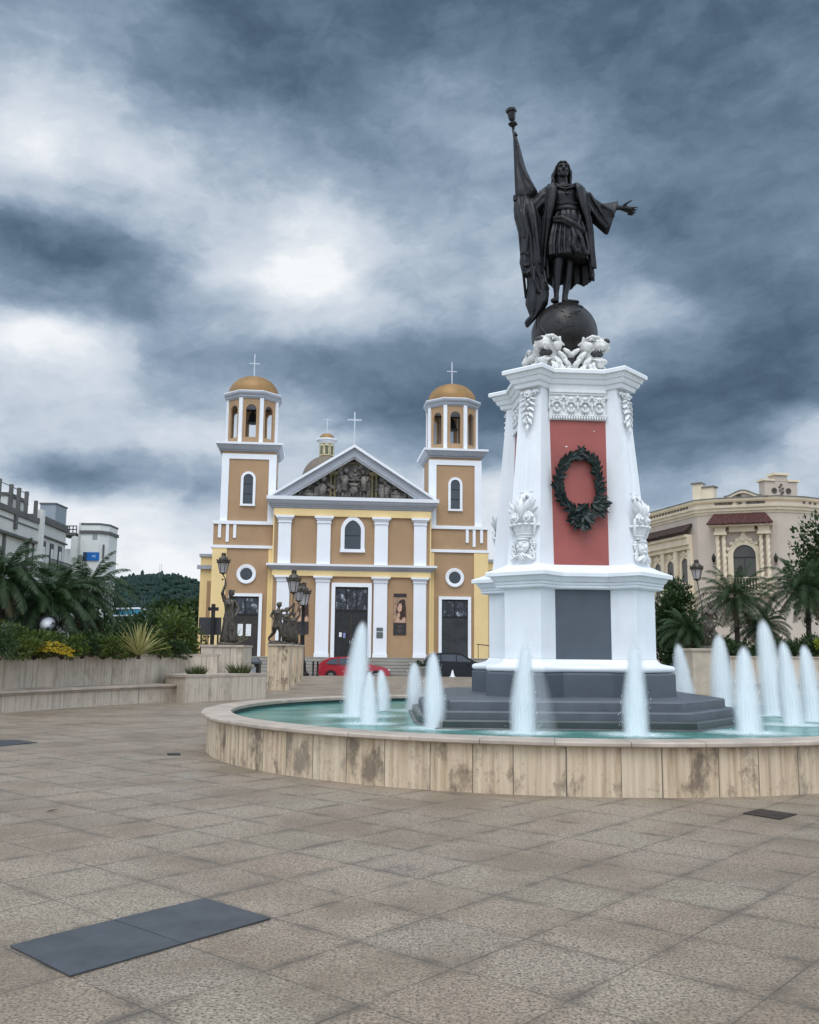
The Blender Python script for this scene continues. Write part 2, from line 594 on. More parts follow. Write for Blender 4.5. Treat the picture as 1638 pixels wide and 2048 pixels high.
palm_leaf = leaf_mat('palm_leaf', (0.010, 0.028, 0.012), (0.046, 0.088, 0.024))
shrub_leaf = leaf_mat('shrub_leaf', (0.026, 0.052, 0.010), (0.125, 0.165, 0.028))
dark_leaf = leaf_mat('dark_leaf', (0.012, 0.030, 0.010), (0.048, 0.085, 0.022))
yellow_leaf = leaf_mat('yellow_leaf', (0.30, 0.20, 0.012), (0.55, 0.40, 0.03))
stripe_leaf = leaf_mat('stripe_leaf', (0.20, 0.20, 0.06), (0.50, 0.47, 0.20))
grass_leaf = leaf_mat('grass_leaf', (0.025, 0.045, 0.012), (0.10, 0.12, 0.04))
dry_frond = leaf_mat('dry_frond', (0.07, 0.06, 0.025), (0.13, 0.11, 0.05))


def travertine(name='travertine', pw=0.52, soft=False):
    """stone cladding: panels with open joints, vertical veins and grime (UV in metres: u along the wall, v up)"""
    m = bpy.data.materials.new(name)
    m.use_nodes = True
    T = NT(m.node_tree)
    b = T.n['Principled BSDF']
    uv = T.new('ShaderNodeTexCoord').outputs['UV']
    u, v, _ = T.xyz(uv)
    wob = T.m('MULTIPLY', T.m('SUBTRACT', T.noise(T.cxyz(u, 0.0, 0.0), 0.9, 1, 0.5), 0.5), 0.5)
    pu = T.m('DIVIDE', T.m('ADD', u, wob), pw)
    cell = T.m('FLOOR', pu)
    fr = T.m('FRACT', pu)
    wn = T.new('ShaderNodeTexWhiteNoise')
    wn.noise_dimensions = '1D'
    T.put(wn.inputs['W'], cell)
    rnd = wn.outputs['Value']
    # veins shifted from panel to panel
    pos_ = T.cxyz(T.m('MULTIPLY_ADD', rnd, 37.0, T.m('MULTIPLY', u, 13.0)), T.m('MULTIPLY', v, 0.55), 0.0)
    vein = T.noise(pos_, 1.0, 6, 0.62)
    vein2 = T.noise(T.v('MULTIPLY', pos_, (4.0, 2.0, 1.0)), 1.0, 4, 0.6)
    blot = T.noise(T.cxyz(T.m('MULTIPLY_ADD', rnd, 11.0, T.m('MULTIPLY', u, 3.0)), T.m('MULTIPLY', v, 1.6), 3.0), 1.0, 6, 0.68)
    if soft:
        c = T.ramp(vein, [(0.30, (0.60, 0.52, 0.42)), (0.48, (0.53, 0.45, 0.355)), (0.62, (0.38, 0.315, 0.24)), (0.78, (0.22, 0.175, 0.13))])
    else:
        c = T.ramp(vein, [(0.30, (0.68, 0.545, 0.385)), (0.46, (0.57, 0.44, 0.295)), (0.56, (0.42, 0.30, 0.18)), (0.70, (0.20, 0.135, 0.08))])
    c = T.mix(T.maprange(vein2, 0.45, 0.75, 0, 0.40), c, (0.66, 0.575, 0.46) if not soft else (0.50, 0.45, 0.38))
    c = T.mix(T.m('MULTIPLY', T.maprange(blot, 0.51, 0.63), 0.35 if soft else 0.85), c, (0.095, 0.065, 0.040))
    c = T.mix(T.m('MULTIPLY', rnd, 0.38), c, (0.62, 0.53, 0.41) if not soft else (0.47, 0.415, 0.34))
    pit = T.noise(T.cxyz(T.m('MULTIPLY_ADD', rnd, 5.0, T.m('MULTIPLY', u, 38.0)), T.m('MULTIPLY', v, 20.0), 7.0), 1.0, 3, 0.7)
    pm = T.m('MULTIPLY', T.maprange(pit, 0.62, 0.68), T.maprange(blot, 0.42, 0.56, 0.0, 0.9))
    c = T.mix(pm if not soft else T.m('MULTIPLY', pm, 0.4), c, (0.05, 0.035, 0.022))
    joint = T.m('LESS_THAN', T.m('MINIMUM', fr, T.m('SUBTRACT', 1.0, fr)), 0.011)
    c = T.mix(T.m('MULTIPLY', joint, 0.45 if soft else 0.8), c, (0.06, 0.05, 0.04))
    T.put(b.inputs['Base Color'], c)
    b.inputs['Roughness'].default_value = 0.62
    bn = T.new('ShaderNodeBump')
    bn.inputs['Strength'].default_value = 0.35
    bn.inputs['Distance'].default_value = 0.01
    T.put(bn.inputs['Height'], T.m('SUBTRACT', T.m('MULTIPLY', T.noise(T.v('MULTIPLY', pos_, (6.0, 5.0, 1.0)), 1.0, 5, 0.7), 0.6), T.m('MULTIPLY', joint, 0.8)))
    T.put(b.inputs['Normal'], bn.outputs[0])
    return m


trav = travertine()
trav_soft = travertine('travertine_plain', 0.95, True)
coping_stone = mat('coping_stone', (0.45, 0.375, 0.305), 0.6, var=0.16, scale=2.6, bump=0.12, bscale=30, streak=0.05)


def paving():
    """granite slabs laid on the diagonal, dirty joints, each slab with its own tint"""
    m = bpy.data.materials.new('granite_paving')
    m.use_nodes = True
    T = NT(m.node_tree)
    b = T.n['Principled BSDF']
    p = T.new('ShaderNodeNewGeometry').outputs['Position']
    x, y, z = T.xyz(p)
    yaw, s, ox, oy = 0.8636339, 0.63502, -2.04758, 5.03442
    X = T.m('SUBTRACT', x, ox)
    Y = T.m('SUBTRACT', y, oy)
    i = T.m('DIVIDE', T.m('SUBTRACT', T.m('MULTIPLY', X, sin(yaw)), T.m('MULTIPLY', Y, cos(yaw))), s)
    j = T.m('DIVIDE', T.m('ADD', T.m('MULTIPLY', X, cos(yaw)), T.m('MULTIPLY', Y, sin(yaw))), s)
    fi, fj = T.m('FRACT', i), T.m('FRACT', j)
    wn = T.new('ShaderNodeTexWhiteNoise')
    wn.noise_dimensions = '2D'
    T.put(wn.inputs['Vector'], T.cxyz(T.m('FLOOR', i), T.m('FLOOR', j), 0.0))
    rnd, rcol = wn.outputs['Value'], wn.outputs['Color']
    e = T.m('MINIMUM', T.m('MINIMUM', fi, T.m('SUBTRACT', 1.0, fi)), T.m('MINIMUM', fj, T.m('SUBTRACT', 1.0, fj)))
    g1 = T.noise(p, 62.0, 4, 0.72)
    g2 = T.noise(p, 21.0, 5, 0.74)
    big = T.noise(p, 0.8, 5, 0.6)
    dirt = T.noise(p, 3.2, 5, 0.65)
    base = T.ramp(rnd, [(0.0, (0.33, 0.270, 0.200)), (0.2, (0.318, 0.270, 0.197)), (0.45, (0.345, 0.280, 0.208)), (0.7, (0.342, 0.264, 0.193)), (1.0, (0.308, 0.256, 0.196))])
    c = T.mix(T.maprange(g2, 0.46, 0.62, 0.0, 0.66), base, (0.15, 0.12, 0.088))
    c = T.mix(T.maprange(g1, 0.515, 0.59, 0.0, 0.90), c, (0.050, 0.042, 0.033))
    c = T.mix(T.maprange(g1, 0.44, 0.35, 0.0, 0.60), c, (0.58, 0.50, 0.38))
    c = T.mix(T.maprange(big, 0.42, 0.62, 0.0, 0.62), c, (0.145, 0.105, 0.068))
    # joints: thin dark line, wider dirty halo where grime has gathered
    jw = T.m('MULTIPLY', T.maprange(e, 0.0, 0.014, 1.0, 0.0, True), T.maprange(T.noise(p, 2.3, 4, 0.7), 0.34, 0.62, 0.28, 0.95))
    halo = T.m('MULTIPLY', T.maprange(e, 0.0, 0.13, 1.0, 0.0, True), T.maprange(dirt, 0.42, 0.66, 0.0, 0.75))
    c = T.mix(halo, c, (0.09, 0.075, 0.058))
    c = T.mix(jw, c, (0.075, 0.06, 0.045))
    # a dark scuffed stain between the slab and the basin
    st = on(800, 1738)
    sdist = T.v('DISTANCE', T.cxyz(x, y, 0.0), (st.x, st.y, 0.0))
    sn = T.m('MULTIPLY', T.maprange(sdist, 0.05, 0.20, 1.0, 0.0, True), T.maprange(T.noise(p, 14, 4, 0.7), 0.35, 0.6))
    c = T.mix(T.m('MULTIPLY', sn, 0.6), c, (0.07, 0.068, 0.068))
    T.put(b.inputs['Base Color'], c)
    b.inputs['Roughness'].default_value = 0.52
    b.inputs['Specular IOR Level'].default_value = 0.5
    bn = T.new('ShaderNodeBump')
    bn.inputs['Strength'].default_value = 0.6
    bn.inputs['Distance'].default_value = 0.012
    h = T.m('SUBTRACT', T.m('ADD', T.m('MULTIPLY', g1, 0.35), T.m('MULTIPLY', g2, 0.5)), T.m('MULTIPLY', jw, 0.7))
    T.put(bn.inputs['Height'], h)
    T.put(b.inputs['Normal'], bn.outputs[0])
    return m


def water_mat():
    m = bpy.data.materials.new('pool_water')
    m.use_nodes = True
    T = NT(m.node_tree)
    b = T.n['Principled BSDF']
    p = T.new('ShaderNodeTexCoord').outputs['Object']
    n = T.noise(T.v('MULTIPLY', p, (0.8, 1.6, 1.0)), 1.4, 5, 0.6)
    c = T.mix(T.maprange(n, 0.35, 0.68), (0.030, 0.145, 0.118), (0.12, 0.31, 0.265))
    T.put(b.inputs['Base Color'], c)
    b.inputs['Roughness'].default_value = 0.22
    b.inputs['IOR'].default_value = 1.33
    bn = T.new('ShaderNodeBump')
    bn.inputs['Strength'].default_value = 0.35
    bn.inputs['Distance'].default_value = 0.03
    T.put(bn.inputs['Height'], T.noise(T.v('MULTIPLY', p, (1.0, 1.5, 1.0)), 6.0, 4, 0.55))
    T.put(b.inputs['Normal'], bn.outputs[0])
    return m


def jet_mat(name, dens, streak, pw_=2.3):
    """aerated water: optical depth through the rounded column sets how much it hides; fine falling threads"""
    m = bpy.data.materials.new(name)
    m.use_nodes = True
    T = NT(m.node_tree)
    b = T.n['Principled BSDF']
    b.inputs['Base Color'].default_value = (0.93, 0.965, 0.98, 1)
    b.inputs['Roughness'].default_value = 0.7
    b.inputs['Specular IOR Level'].default_value = 0.2
    tl = T.new('ShaderNodeBsdfTranslucent')
    tl.inputs[0].default_value = (0.93, 0.965, 0.98, 1)
    m1 = T.new('ShaderNodeMixShader')
    m1.inputs[0].default_value = 0.5
    T.l.new(b.outputs[0], m1.inputs[1])
    T.l.new(tl.outputs[0], m1.inputs[2])
    uv = T.new('ShaderNodeTexCoord').outputs['UV']
    u, v, _ = T.xyz(uv)
    lw = T.new('ShaderNodeLayerWeight')
    lw.inputs[0].default_value = 0.5
    face = T.m('SUBTRACT', 1.0, lw.outputs['Facing'])
    th = T.noise(T.cxyz(T.m('MULTIPLY', u, 22.0), T.m('MULTIPLY', v, 2.2), 0.0), 1.0, 6, 0.68)
    fade = T.maprange(v, 1.0, 0.84, 0.0, 1.0, True)
    a = T.m('MULTIPLY', T.m('POWER', face, pw_), T.m('MULTIPLY_ADD', T.m('SUBTRACT', th, 0.5), streak, 1.0))
    a = T.m('MULTIPLY', T.m('MULTIPLY', a, fade), dens, clamp=True)
    tp = T.new('ShaderNodeBsdfTransparent')
    m2 = T.new('ShaderNodeMixShader')
    T.put(m2.inputs[0], a)
    T.l.new(tp.outputs[0], m2.inputs[1])
    T.l.new(m1.outputs[0], m2.inputs[2])
    T.l.new(m2.outputs[0], T.n['Material Output'].inputs[0])
    return m


def foam_mat():
    m = bpy.data.materials.new('foam')
    m.use_nodes = True
    T = NT(m.node_tree)
    b = T.n['Principled BSDF']
    b.inputs['Base Color'].default_value = (0.72, 0.86, 0.86, 1)
    b.inputs['Roughness'].default_value = 0.6
    uv = T.new('ShaderNodeTexCoord').outputs['UV']
    u, v, _ = T.xyz(uv)
    n = T.noise(uv, 5.0, 5, 0.65)
    r = T.v('LENGTH', T.cxyz(u, v, 0.0))
    a = T.m('MULTIPLY', T.maprange(r, 0.15, 1.0, 1.0, 0.0, True), T.maprange(n, 0.30, 0.62, 0.25, 1.0), clamp=True)
    tp = T.new('ShaderNodeBsdfTransparent')
    m2 = T.new('ShaderNodeMixShader')
    T.put(m2.inputs[0], a)
    T.l.new(tp.outputs[0], m2.inputs[1])
    T.l.new(b.outputs[0], m2.inputs[2])
    T.l.new(m2.outputs[0], T.n['Material Output'].inputs[0])
    return m


def stained_glass():
    m = bpy.data.materials.new('stained_glass')
    m.use_nodes = True
    T = NT(m.node_tree)
    b = T.n['Principled BSDF']
    p = T.new('ShaderNodeTexCoord').outputs['Object']
    vo = T.new('ShaderNodeTexVoronoi')
    vo.inputs['Scale'].default_value = 3.2
    T.put(vo.inputs['Vector'], T.v('MULTIPLY', p, (1.6, 1.0, 0.8)))
    g = T.xyz(vo.outputs['Color'])[0]
    n = T.noise(p, 2.3, 4, 0.7)
    c = T.ramp(T.m('MULTIPLY', g, T.maprange(n, 0.4, 0.62)), [(0.0, (0.012, 0.013, 0.018)), (0.35, (0.05, 0.055, 0.07)), (0.7, (0.20, 0.22, 0.25)), (1.0, (0.42, 0.45, 0.48))])
    ed = T.new('ShaderNodeTexVoronoi', feature='DISTANCE_TO_EDGE')
    ed.inputs['Scale'].default_value = 3.2
    T.put(ed.inputs['Vector'], T.v('MULTIPLY', p, (1.6, 1.0, 0.8)))
    c = T.mix(T.m('LESS_THAN', ed.outputs[0], 0.03), c, (0.008, 0.008, 0.01))
    T.put(b.inputs['Base Color'], c)
    b.inputs['Roughness'].default_value = 0.2
    return m


def forest_mat():
    m = bpy.data.materials.new('forest')
    m.use_nodes = True
    T = NT(m.node_tree)
    b = T.n['Principled BSDF']
    p = T.new('ShaderNodeNewGeometry').outputs['Position']
    n = T.noise(p, 0.05, 6, 0.65)
    n2 = T.noise(p, 0.011, 4, 0.6)
    c = T.mix(T.maprange(n, 0.32, 0.68), (0.012, 0.032, 0.027), (0.032, 0.060, 0.043))
    c = T.mix(T.maprange(n2, 0.45, 0.7, 0, 0.6), c, (0.030, 0.062, 0.050))
    T.put(b.inputs['Base Color'], c)
    b.inputs['Roughness'].default_value = 1.0
    b.inputs['Specular IOR Level'].default_value = 0.0
    return m


paving_m, water_m, foam_m, glass_m, forest_m = paving(), water_mat(), foam_mat(), stained_glass(), forest_mat()
jet_shell, jet_core = jet_mat('jet_shell', 0.60, 1.1), jet_mat('jet_core', 1.7, 0.5, 1.6)
jet_fan = jet_mat('jet_fan', 0.16, 2.0, 2.0)

# ------------------------------------------------------------------ setting: ground, plaza, street, hill
g = MB().box(-2500, 2500, -60, 3500, -0.9, -0.5)
tag(g.build('ground', mat('grass_ground', (0.05, 0.065, 0.03), 0.95, var=0.3, scale=0.08)), kind='structure')
pz = MB().box(-60, 60, -30, 58.6, -0.49, 0.0)
tag(pz.build('plaza_pavement', paving_m), kind='structure')
rd = MB().box(-150, 150, 58.603, 68.0, -0.49, -0.38)
rd.box(17.5, 30, 40, 58.5, 0.003, 0.008)
tag(rd.build('road', asphalt), kind='structure')
kb = MB().box(-90, 90, 68.003, 95, -0.49, -0.25)
tag(kb.build('sidewalk', concrete), kind='structure')


def hill():
    mb = MB()
    xs = [-1500 + 3000 * i / 240 for i in range(241)]
    ys = [620 + 1100 * j / 70 for j in range(71)]
    P = []
    for j, y in enumerate(ys):
        for i, x in enumerate(xs):
            t = (y - 620) / 580
            prof = max(0.0, min(1.0, t)) if t < 1 else max(0.0, 1 - (t - 1) / 0.9)
            prof = prof * prof * (3 - 2 * prof)
            h = 42 * math.exp(-((x + 318) / 62) ** 2 / 2) + 34 * math.exp(-((x + 430) / 120) ** 2 / 2) + 24 * math.exp(-((x + 190) / 90) ** 2 / 2) + 20
            h += 10 * noise.noise(Vector((x * 0.006, 0.3, y * 0.005)))
            n = noise.fractal(Vector((x * 0.03, y * 0.03, 0.5)), 0.9, 2.1, 4)
            P.append((x, y, -0.8 + prof * (h - 2 + 3.5 * n) + (1 - prof) * 2 * n))
    F = [(j * 241 + i, j * 241 + i + 1, (j + 1) * 241 + i + 1, (j + 1) * 241 + i) for j in range(70) for i in range(240)]
    mb.add(P, F)
    o = mb.build('hills', forest_m, smooth=True)
    tag(o, kind='structure')
    # tree crowns that roughen the slope and the skyline
    rnd = random.Random(3)
    tb = MB()
    for k in range(16000):
        x = rnd.uniform(-560, -150)
        y = rnd.uniform(700, 1215)
        i = int((x + 1500) / 3000 * 240)
        j = int((y - 620) / 1100 * 70)
        z = P[j * 241 + i][2]
        r = rnd.uniform(1.3, 2.8)
        hgt = r * rnd.uniform(0.8, 1.5)
        if rnd.random() < 0.03:
            hgt *= 2.0
        tb.ball((x, y, z + hgt * 0.35), (r, r, hgt), 5, 4, RZ(rnd.uniform(0, 6)))
    w = tb.build('wood', leaf_mat('wood_leaf', (0.014, 0.033, 0.027), (0.024, 0.050, 0.037), 1.0, 0.05))
    tag(w, 'dark green wooded slope of the far hill behind the left plaza planting', 'woodland', kind='stuff')


hill()
# ------------------------------------------------------------------ fountain basin (round, 5.5 m)
BX, BY, BR = 2.365, 15.754, 5.543
RIM = 0.577
WL = 0.46
fb = thing('fountain_basin', 'large round travertine fountain basin around the white monument', 'fountain basin', (BX, BY, 0))
SEG = 160
mb = MB()
for k in range(SEG):
    a, b = 2 * pi * k / SEG, 2 * pi * (k + 1) / SEG
    z0, z1 = -0.02, RIM - 0.055
    P = [(BR * cos(a), BR * sin(a), z0), (BR * cos(b), BR * sin(b), z0), (BR * cos(b), BR * sin(b), z1), (BR * cos(a), BR * sin(a), z1)]
    mb.add(P, [(0, 1, 2, 3)], [[(BR * a, z0), (BR * b, z0), (BR * b, z1), (BR * a, z1)]])
mb.build('wall_cladding', trav, fb, smooth=True)
mb = MB()
mb.lathe([(BR - 0.36, 0.0), (BR - 0.30, RIM - 0.06)], SEG, caps=False)
mb.lathe([(BR - 0.36, 0.02), (0.05, 0.02)], SEG, caps=False)
mb.build('basin_shell', mat('basin_shell', (0.05, 0.13, 0.12), 0.6), fb, smooth=True)
# coping: segments butted with hairline joints
mb = MB()
NS = 44
for s in range(NS):
    g0, g1 = 2 * pi * s / NS + 0.0006, 2 * pi * (s + 1) / NS - 0.0006
    dr = 0.004 * sin(s * 2.3)
    R = []
    for q in range(5):
        a = g0 + (g1 - g0) * q / 4
        ro, ri, zt, zb = BR + 0.09 + dr, BR - 0.36, RIM + 0.002 * sin(s * 1.7), RIM - 0.055
        pr = [(ri, zb), (ro - 0.012, zb), (ro, zb + 0.012), (ro, zt - 0.014), (ro - 0.014, zt), (ri + 0.01, zt), (ri, zt - 0.01)]
        R.append([(r * cos(a), r * sin(a), z) for r, z in pr])
    mb.rings(R)
mb.build('coping', coping_stone, fb, smooth=35)
wb = MB().lathe([(0.02, WL), (BR - 0.315, WL)], 96, caps=False)
tag(wb.build('water', water_m, smooth=True), kind='structure').location = (BX, BY, 0)

# ------------------------------------------------------------------ monument pedestal
MX, MY, MROT = 2.679, 15.75, radians(4.49)
ped = thing('monument_pedestal', 'tall white pedestal with red and grey panels in the middle of the fountain', 'pedestal', (MX, MY, 0), MROT)


def plan(a, d, hw):
    """square core of half width a with a pier of half width hw across every corner at distance d"""
    r = sqrt(2)
    V = []
    for k in range(4):
        th = k * pi / 2
        c1 = ((-d - hw) / r, (-d + hw) / r)
        c2 = ((-d + hw) / r, (-d - hw) / r)
        p = (c2[0] + (-a - c2[1]), -a)
        q = (-a, c1[1] + (-a - c1[0]))
        for x, y in (q, c1, c2, p):
            V.append((x * cos(th) - y * sin(th), x * sin(th) + y * cos(th)))
    return V


def stack(levels):
    """loft through (z, a, d, hw) levels"""
    return [[(x, y, z) for x, y in plan(a, d, hw)] for z, a, d, hw in levels]


DIE = (0.922, 1.397, 0.335)


def off(base, t):
    return (base[0] + t, base[1] + t, base[2] + t)


# stepped podium
top_poly = [(-2.28, -2.30), (0.95, -2.52), (2.12, -1.22), (2.35, 1.6), (1.2, 2.75), (-1.6, 2.6), (-2.25, 1.4), (-2.40, -1.2)]


def grow(poly, t):
    cx = sum(p[0] for p in poly) / len(poly)
    cy = sum(p[1] for p in poly) / len(poly)
    out = []
    for x, y in poly:
        L = math.hypot(x - cx, y - cy)
        out.append((x + (x - cx) / L * t, y + (y - cy) / L * t))
    return out


for t, z0, z1 in ((0.0, 0.70, 0.838), (0.15, 0.585, 0.70), (0.28, 0.485, 0.585), (0.36, 0.05, 0.485)):
    pl = grow(top_poly, t)
    b = 0.02
    MB().rings([[(x, y, z0) for x, y in pl], [(x, y, z1 - b) for x, y in pl], [(x, y, z1) for x, y in grow(pl, -b)]]).build('step', step_paint if t < .2 else wet_paint, ped)
blk = (1.134, 1.627, 0.534)
MB().rings(stack([(0.82, *blk), (1.185, *off(blk, -0.003)), (1.205, *off(blk, -0.025))])).build('plinth', slate_paint, ped, bevel=0.012)
# torus base moulding
tb = (1.128, 1.610, 0.540)
lv = [(1.207, *off(tb, -0.05))]
for k in range(9):
    a = -pi / 2 + pi * k / 8 * 0.98
    lv.append((1.262 + 0.052 * sin(a), *off(tb, -0.045 + 0.045 * cos(a))))
lv += [(1.325, *off(DIE, 0.12)), (1.345, *off(DIE, 0.055)), (1.375, *off(DIE, 0.018)), (1.41, *off(DIE, 0.004))]
MB().rings(stack(lv)).build('base_moulding', white_paint, ped, smooth=50)
MB().rings(stack([(1.41, *DIE), (2.50, *DIE)])).build('die', white_paint, ped, bevel=0.01)


def panel(name, m, z0, z1, a0, a1, w0, w1, k, t=0.006, parent=ped):
    mb_ = MB()
    M = RZ(k * pi / 2)
    P = [(-w0, -a0 - t, z0), (w0, -a0 - t, z0), (w1, -a1 - t, z1), (-w1, -a1 - t, z1), (-w0, -a0 + 0.01, z0), (w0, -a0 + 0.01, z0), (w1, -a1 + 0.01, z1), (-w1, -a1 + 0.01, z1)]
    P = [M @ Vector(p) for p in P]
    mb_.add(P, [(0, 1, 2, 3), (5, 4, 7, 6), (4, 0, 3, 7), (1, 5, 6, 2), (3, 2, 6, 7), (4, 5, 1, 0)])
    return mb_.build(name, m, parent)


def pw(a, d, hw):
    return -plan(a, d, hw)[3][0]


for k in range(4):
    panel('die_panel', slate_paint, 1.405, 2.50, DIE[0], DIE[0], pw(*DIE) - 0.004, pw(*DIE) - 0.004, k)
# lower cornice
c = DIE
MB().rings(stack([(2.497, *off(c, 0.02)), (2.503, *off(c, 0.075)), (2.522, *off(c, 0.098)), (2.548, *off(c, 0.098)), (2.558, *off(c, 0.085)), (2.565, *off(c, 0.105)),
                  (2.600, *off(c, 0.112)), (2.606, *off(c, 0.10)), (2.612, *off(c, 0.125)), (2.655, *off(c, 0.150)), (2.690, *off(c, 0.165)), (2.692, *off(c, 0.215)),
                  (2.748, *off(c, 0.218)), (2.758, *off(c, 0.208)), (2.800, 1.04, 1.51, 0.44), (2.862, 0.93, 1.39, 0.335), (2.89, 0.885, 1.345, 0.304)])).build('lower_cornice', white_paint, ped, smooth=28)
SB, ST = (0.880, 1.340, 0.303), (0.765, 1.085, 0.205)
ZB, ZT = 2.885, 5.80
MB().rings(stack([(ZB, *SB), (ZT, *ST)])).build('shaft', white_paint, ped)


def shaft(z):
    t = (z - ZB) / (ZT - ZB)
    return tuple(SB[i] + (ST[i] - SB[i]) * t for i in range(3))


for k in range(4):
    s0, s1 = shaft(2.89), shaft(5.27)
    panel('shaft_panel', red_paint, 2.892, 5.27, s0[0], s1[0], pw(*s0) - 0.006, pw(*s1) - 0.006, k)
for cx_, cz_, w_, h_ in ((-.20, 4.83, .022, .010), (.27, 5.10, .016, .007), (-.33, 3.92, .006, .03)):
    a_ = shaft(cz_)[0] + .0065
    MB().prism([(cx_ - w_, cz_ - h_ * .4), (cx_ - w_ * .2, cz_ - h_), (cx_ + w_, cz_ - h_ * .2), (cx_ + w_ * .5, cz_ + h_), (cx_ - w_ * .6, cz_ + h_ * .7)], 0, .003, M=TR(0, -a_, 0) @ RX(pi / 2)).build('paint_chip', carved_white, ped)
# frieze of shells under the upper cornice
for k in range(4):
    mb = MB()
    M = RZ(k * pi / 2)
    z0, z1 = 5.275, 5.795
    s0, s1 = shaft(z0), shaft(z1)
    w = pw(*shaft(5.5))
    mb.add([M @ Vector(p) for p in ((-w, -s0[0] - 0.02, z0), (w, -s0[0] - 0.02, z0), (w, -s1[0] - 0.02, z1), (-w, -s1[0] - 0.02, z1))], [(0, 1, 2, 3)])
    mb.box(-w, w, -s1[0] - 0.075, -s1[0] + 0.02, 5.735, 5.79, M)
    mb.box(-w, w, -s1[0] - 0.055, -s1[0] + 0.02, 5.70, 5.733, M)
    A = -s0[0] - 0.03
    for q in range(22):
        mb.ball(M @ Vector((-w + 0.02 + (2 * w - 0.04) * q / 21, A - 0.012, 5.302)), (0.018, 0.03, 0.036), 6, 5)
        mb.ball(M @ Vector((-w + 0.02 + (2 * w - 0.04) * q / 21 + 0.018, A - 0.008, 5.345)), (0.016, 0.024, 0.022), 6, 4)
    for q in range(4):
        x = -w + w * 2 * (q + 0.5) / 4
        for ang in range(7):
            t = pi * ang / 6
            mb.ball(M @ Vector((x + 0.075 * cos(t), A - 0.012, 5.53 + 0.052 * sin(t))), (0.024, 0.032, 0.026), 6, 5)
        for ang in range(5):
            t = pi * (0.1 + 0.8 * ang / 4)
            mb.ball(M @ Vector((x + 0.05 * cos(t), A - 0.022, 5.455 - 0.045 * sin(t))), (0.022, 0.030, 0.030), 6, 5)
        mb.ball(M @ Vector((x, A - 0.02, 5.625)), (0.048, 0.035, 0.036), 8, 6)
        mb.ball(M @ Vector((x, A - 0.03, 5.50)), (0.028, 0.03, 0.034), 8, 6)
        mb.ball(M @ Vector((x + w / 4, A, 5.66)), (0.036, 0.03, 0.03), 8, 6)
        mb.ball(M @ Vector((x - w / 4, A, 5.50)), (0.018, 0.02, 0.07), 6, 6)
        for sx in (-1, 1):
            mb.torus(M @ Vector((x + sx * 0.062, A - 0.012, 5.625)), 0.025, 0.012, 10, 6, RZ(k * pi / 2) @ RX(pi / 2))
    mb.build('frieze', carved_white, ped, smooth=50)
# upper cornice
u = shaft(5.80)
u = (0.790, 1.175, 0.215)
MB().rings(stack([(5.795, *off(u, -0.02)), (5.80, *off(u, 0.015)), (5.84, *off(u, 0.03)), (5.872, *off(u, 0.034)), (5.876, *off(u, 0.058)), (5.915, *off(u, 0.080)), (5.955, *off(u, 0.088)),
                  (5.958, *off(u, 0.108)), (6.0, *off(u, 0.125)), (6.03, *off(u, 0.135)), (6.033, *off(u, 0.175)), (6.085, *off(u, 0.18)), (6.105, *off(u, 0.165))])).build('upper_cornice', white_paint, ped, smooth=25)
MB().lathe([(0.50, 6.10), (0.46, 6.3), (0.42, 6.62)], 32).build('globe_socket', globe_bronze, ped, smooth=40)


def spiral(mb_, c, r, turns, th, M, side=1, seg=26):
    pts_, rad = [], []
    for i in range(seg + 1):
        t = i / seg
        a = side * (t * turns * 2 * pi) + (0 if side > 0 else pi)
        rr = r * (1 - 0.80 * t)
        pts_.append(M @ Vector((c[0] + rr * cos(a), c[1] - 0.035 * t, c[2] + rr * sin(a))))
        rad.append(th * (1 - 0.45 * t))
    mb_.tube(pts_, rad, 7)
    mb_.ball(M @ Vector((c[0], c[1] - 0.05, c[2])), th * 1.25, 8, 6)


def leaf_blob(mb_, M, c, L, w, ang, d=0.03, curl=0.02):
    """raised leaf pointing along ang (0 = up) in the face plane"""
    pts_ = []
    rad = []
    for i in range(6):
        t = i / 5
        x = c[0] + sin(ang) * L * t
        z = c[2] + cos(ang) * L * t
        pts_.append(M @ Vector((x, c[1] - d * sin(pi * (0.25 + 0.6 * t)) - curl * t, z)))
        rad.append((max(0.004, w * sin(pi * (0.12 + 0.82 * t))), max(0.004, 0.5 * w * sin(pi * (0.15 + 0.8 * t)))))
    mb_.tube(pts_, [(b_, a_) for a_, b_ in rad], 7)


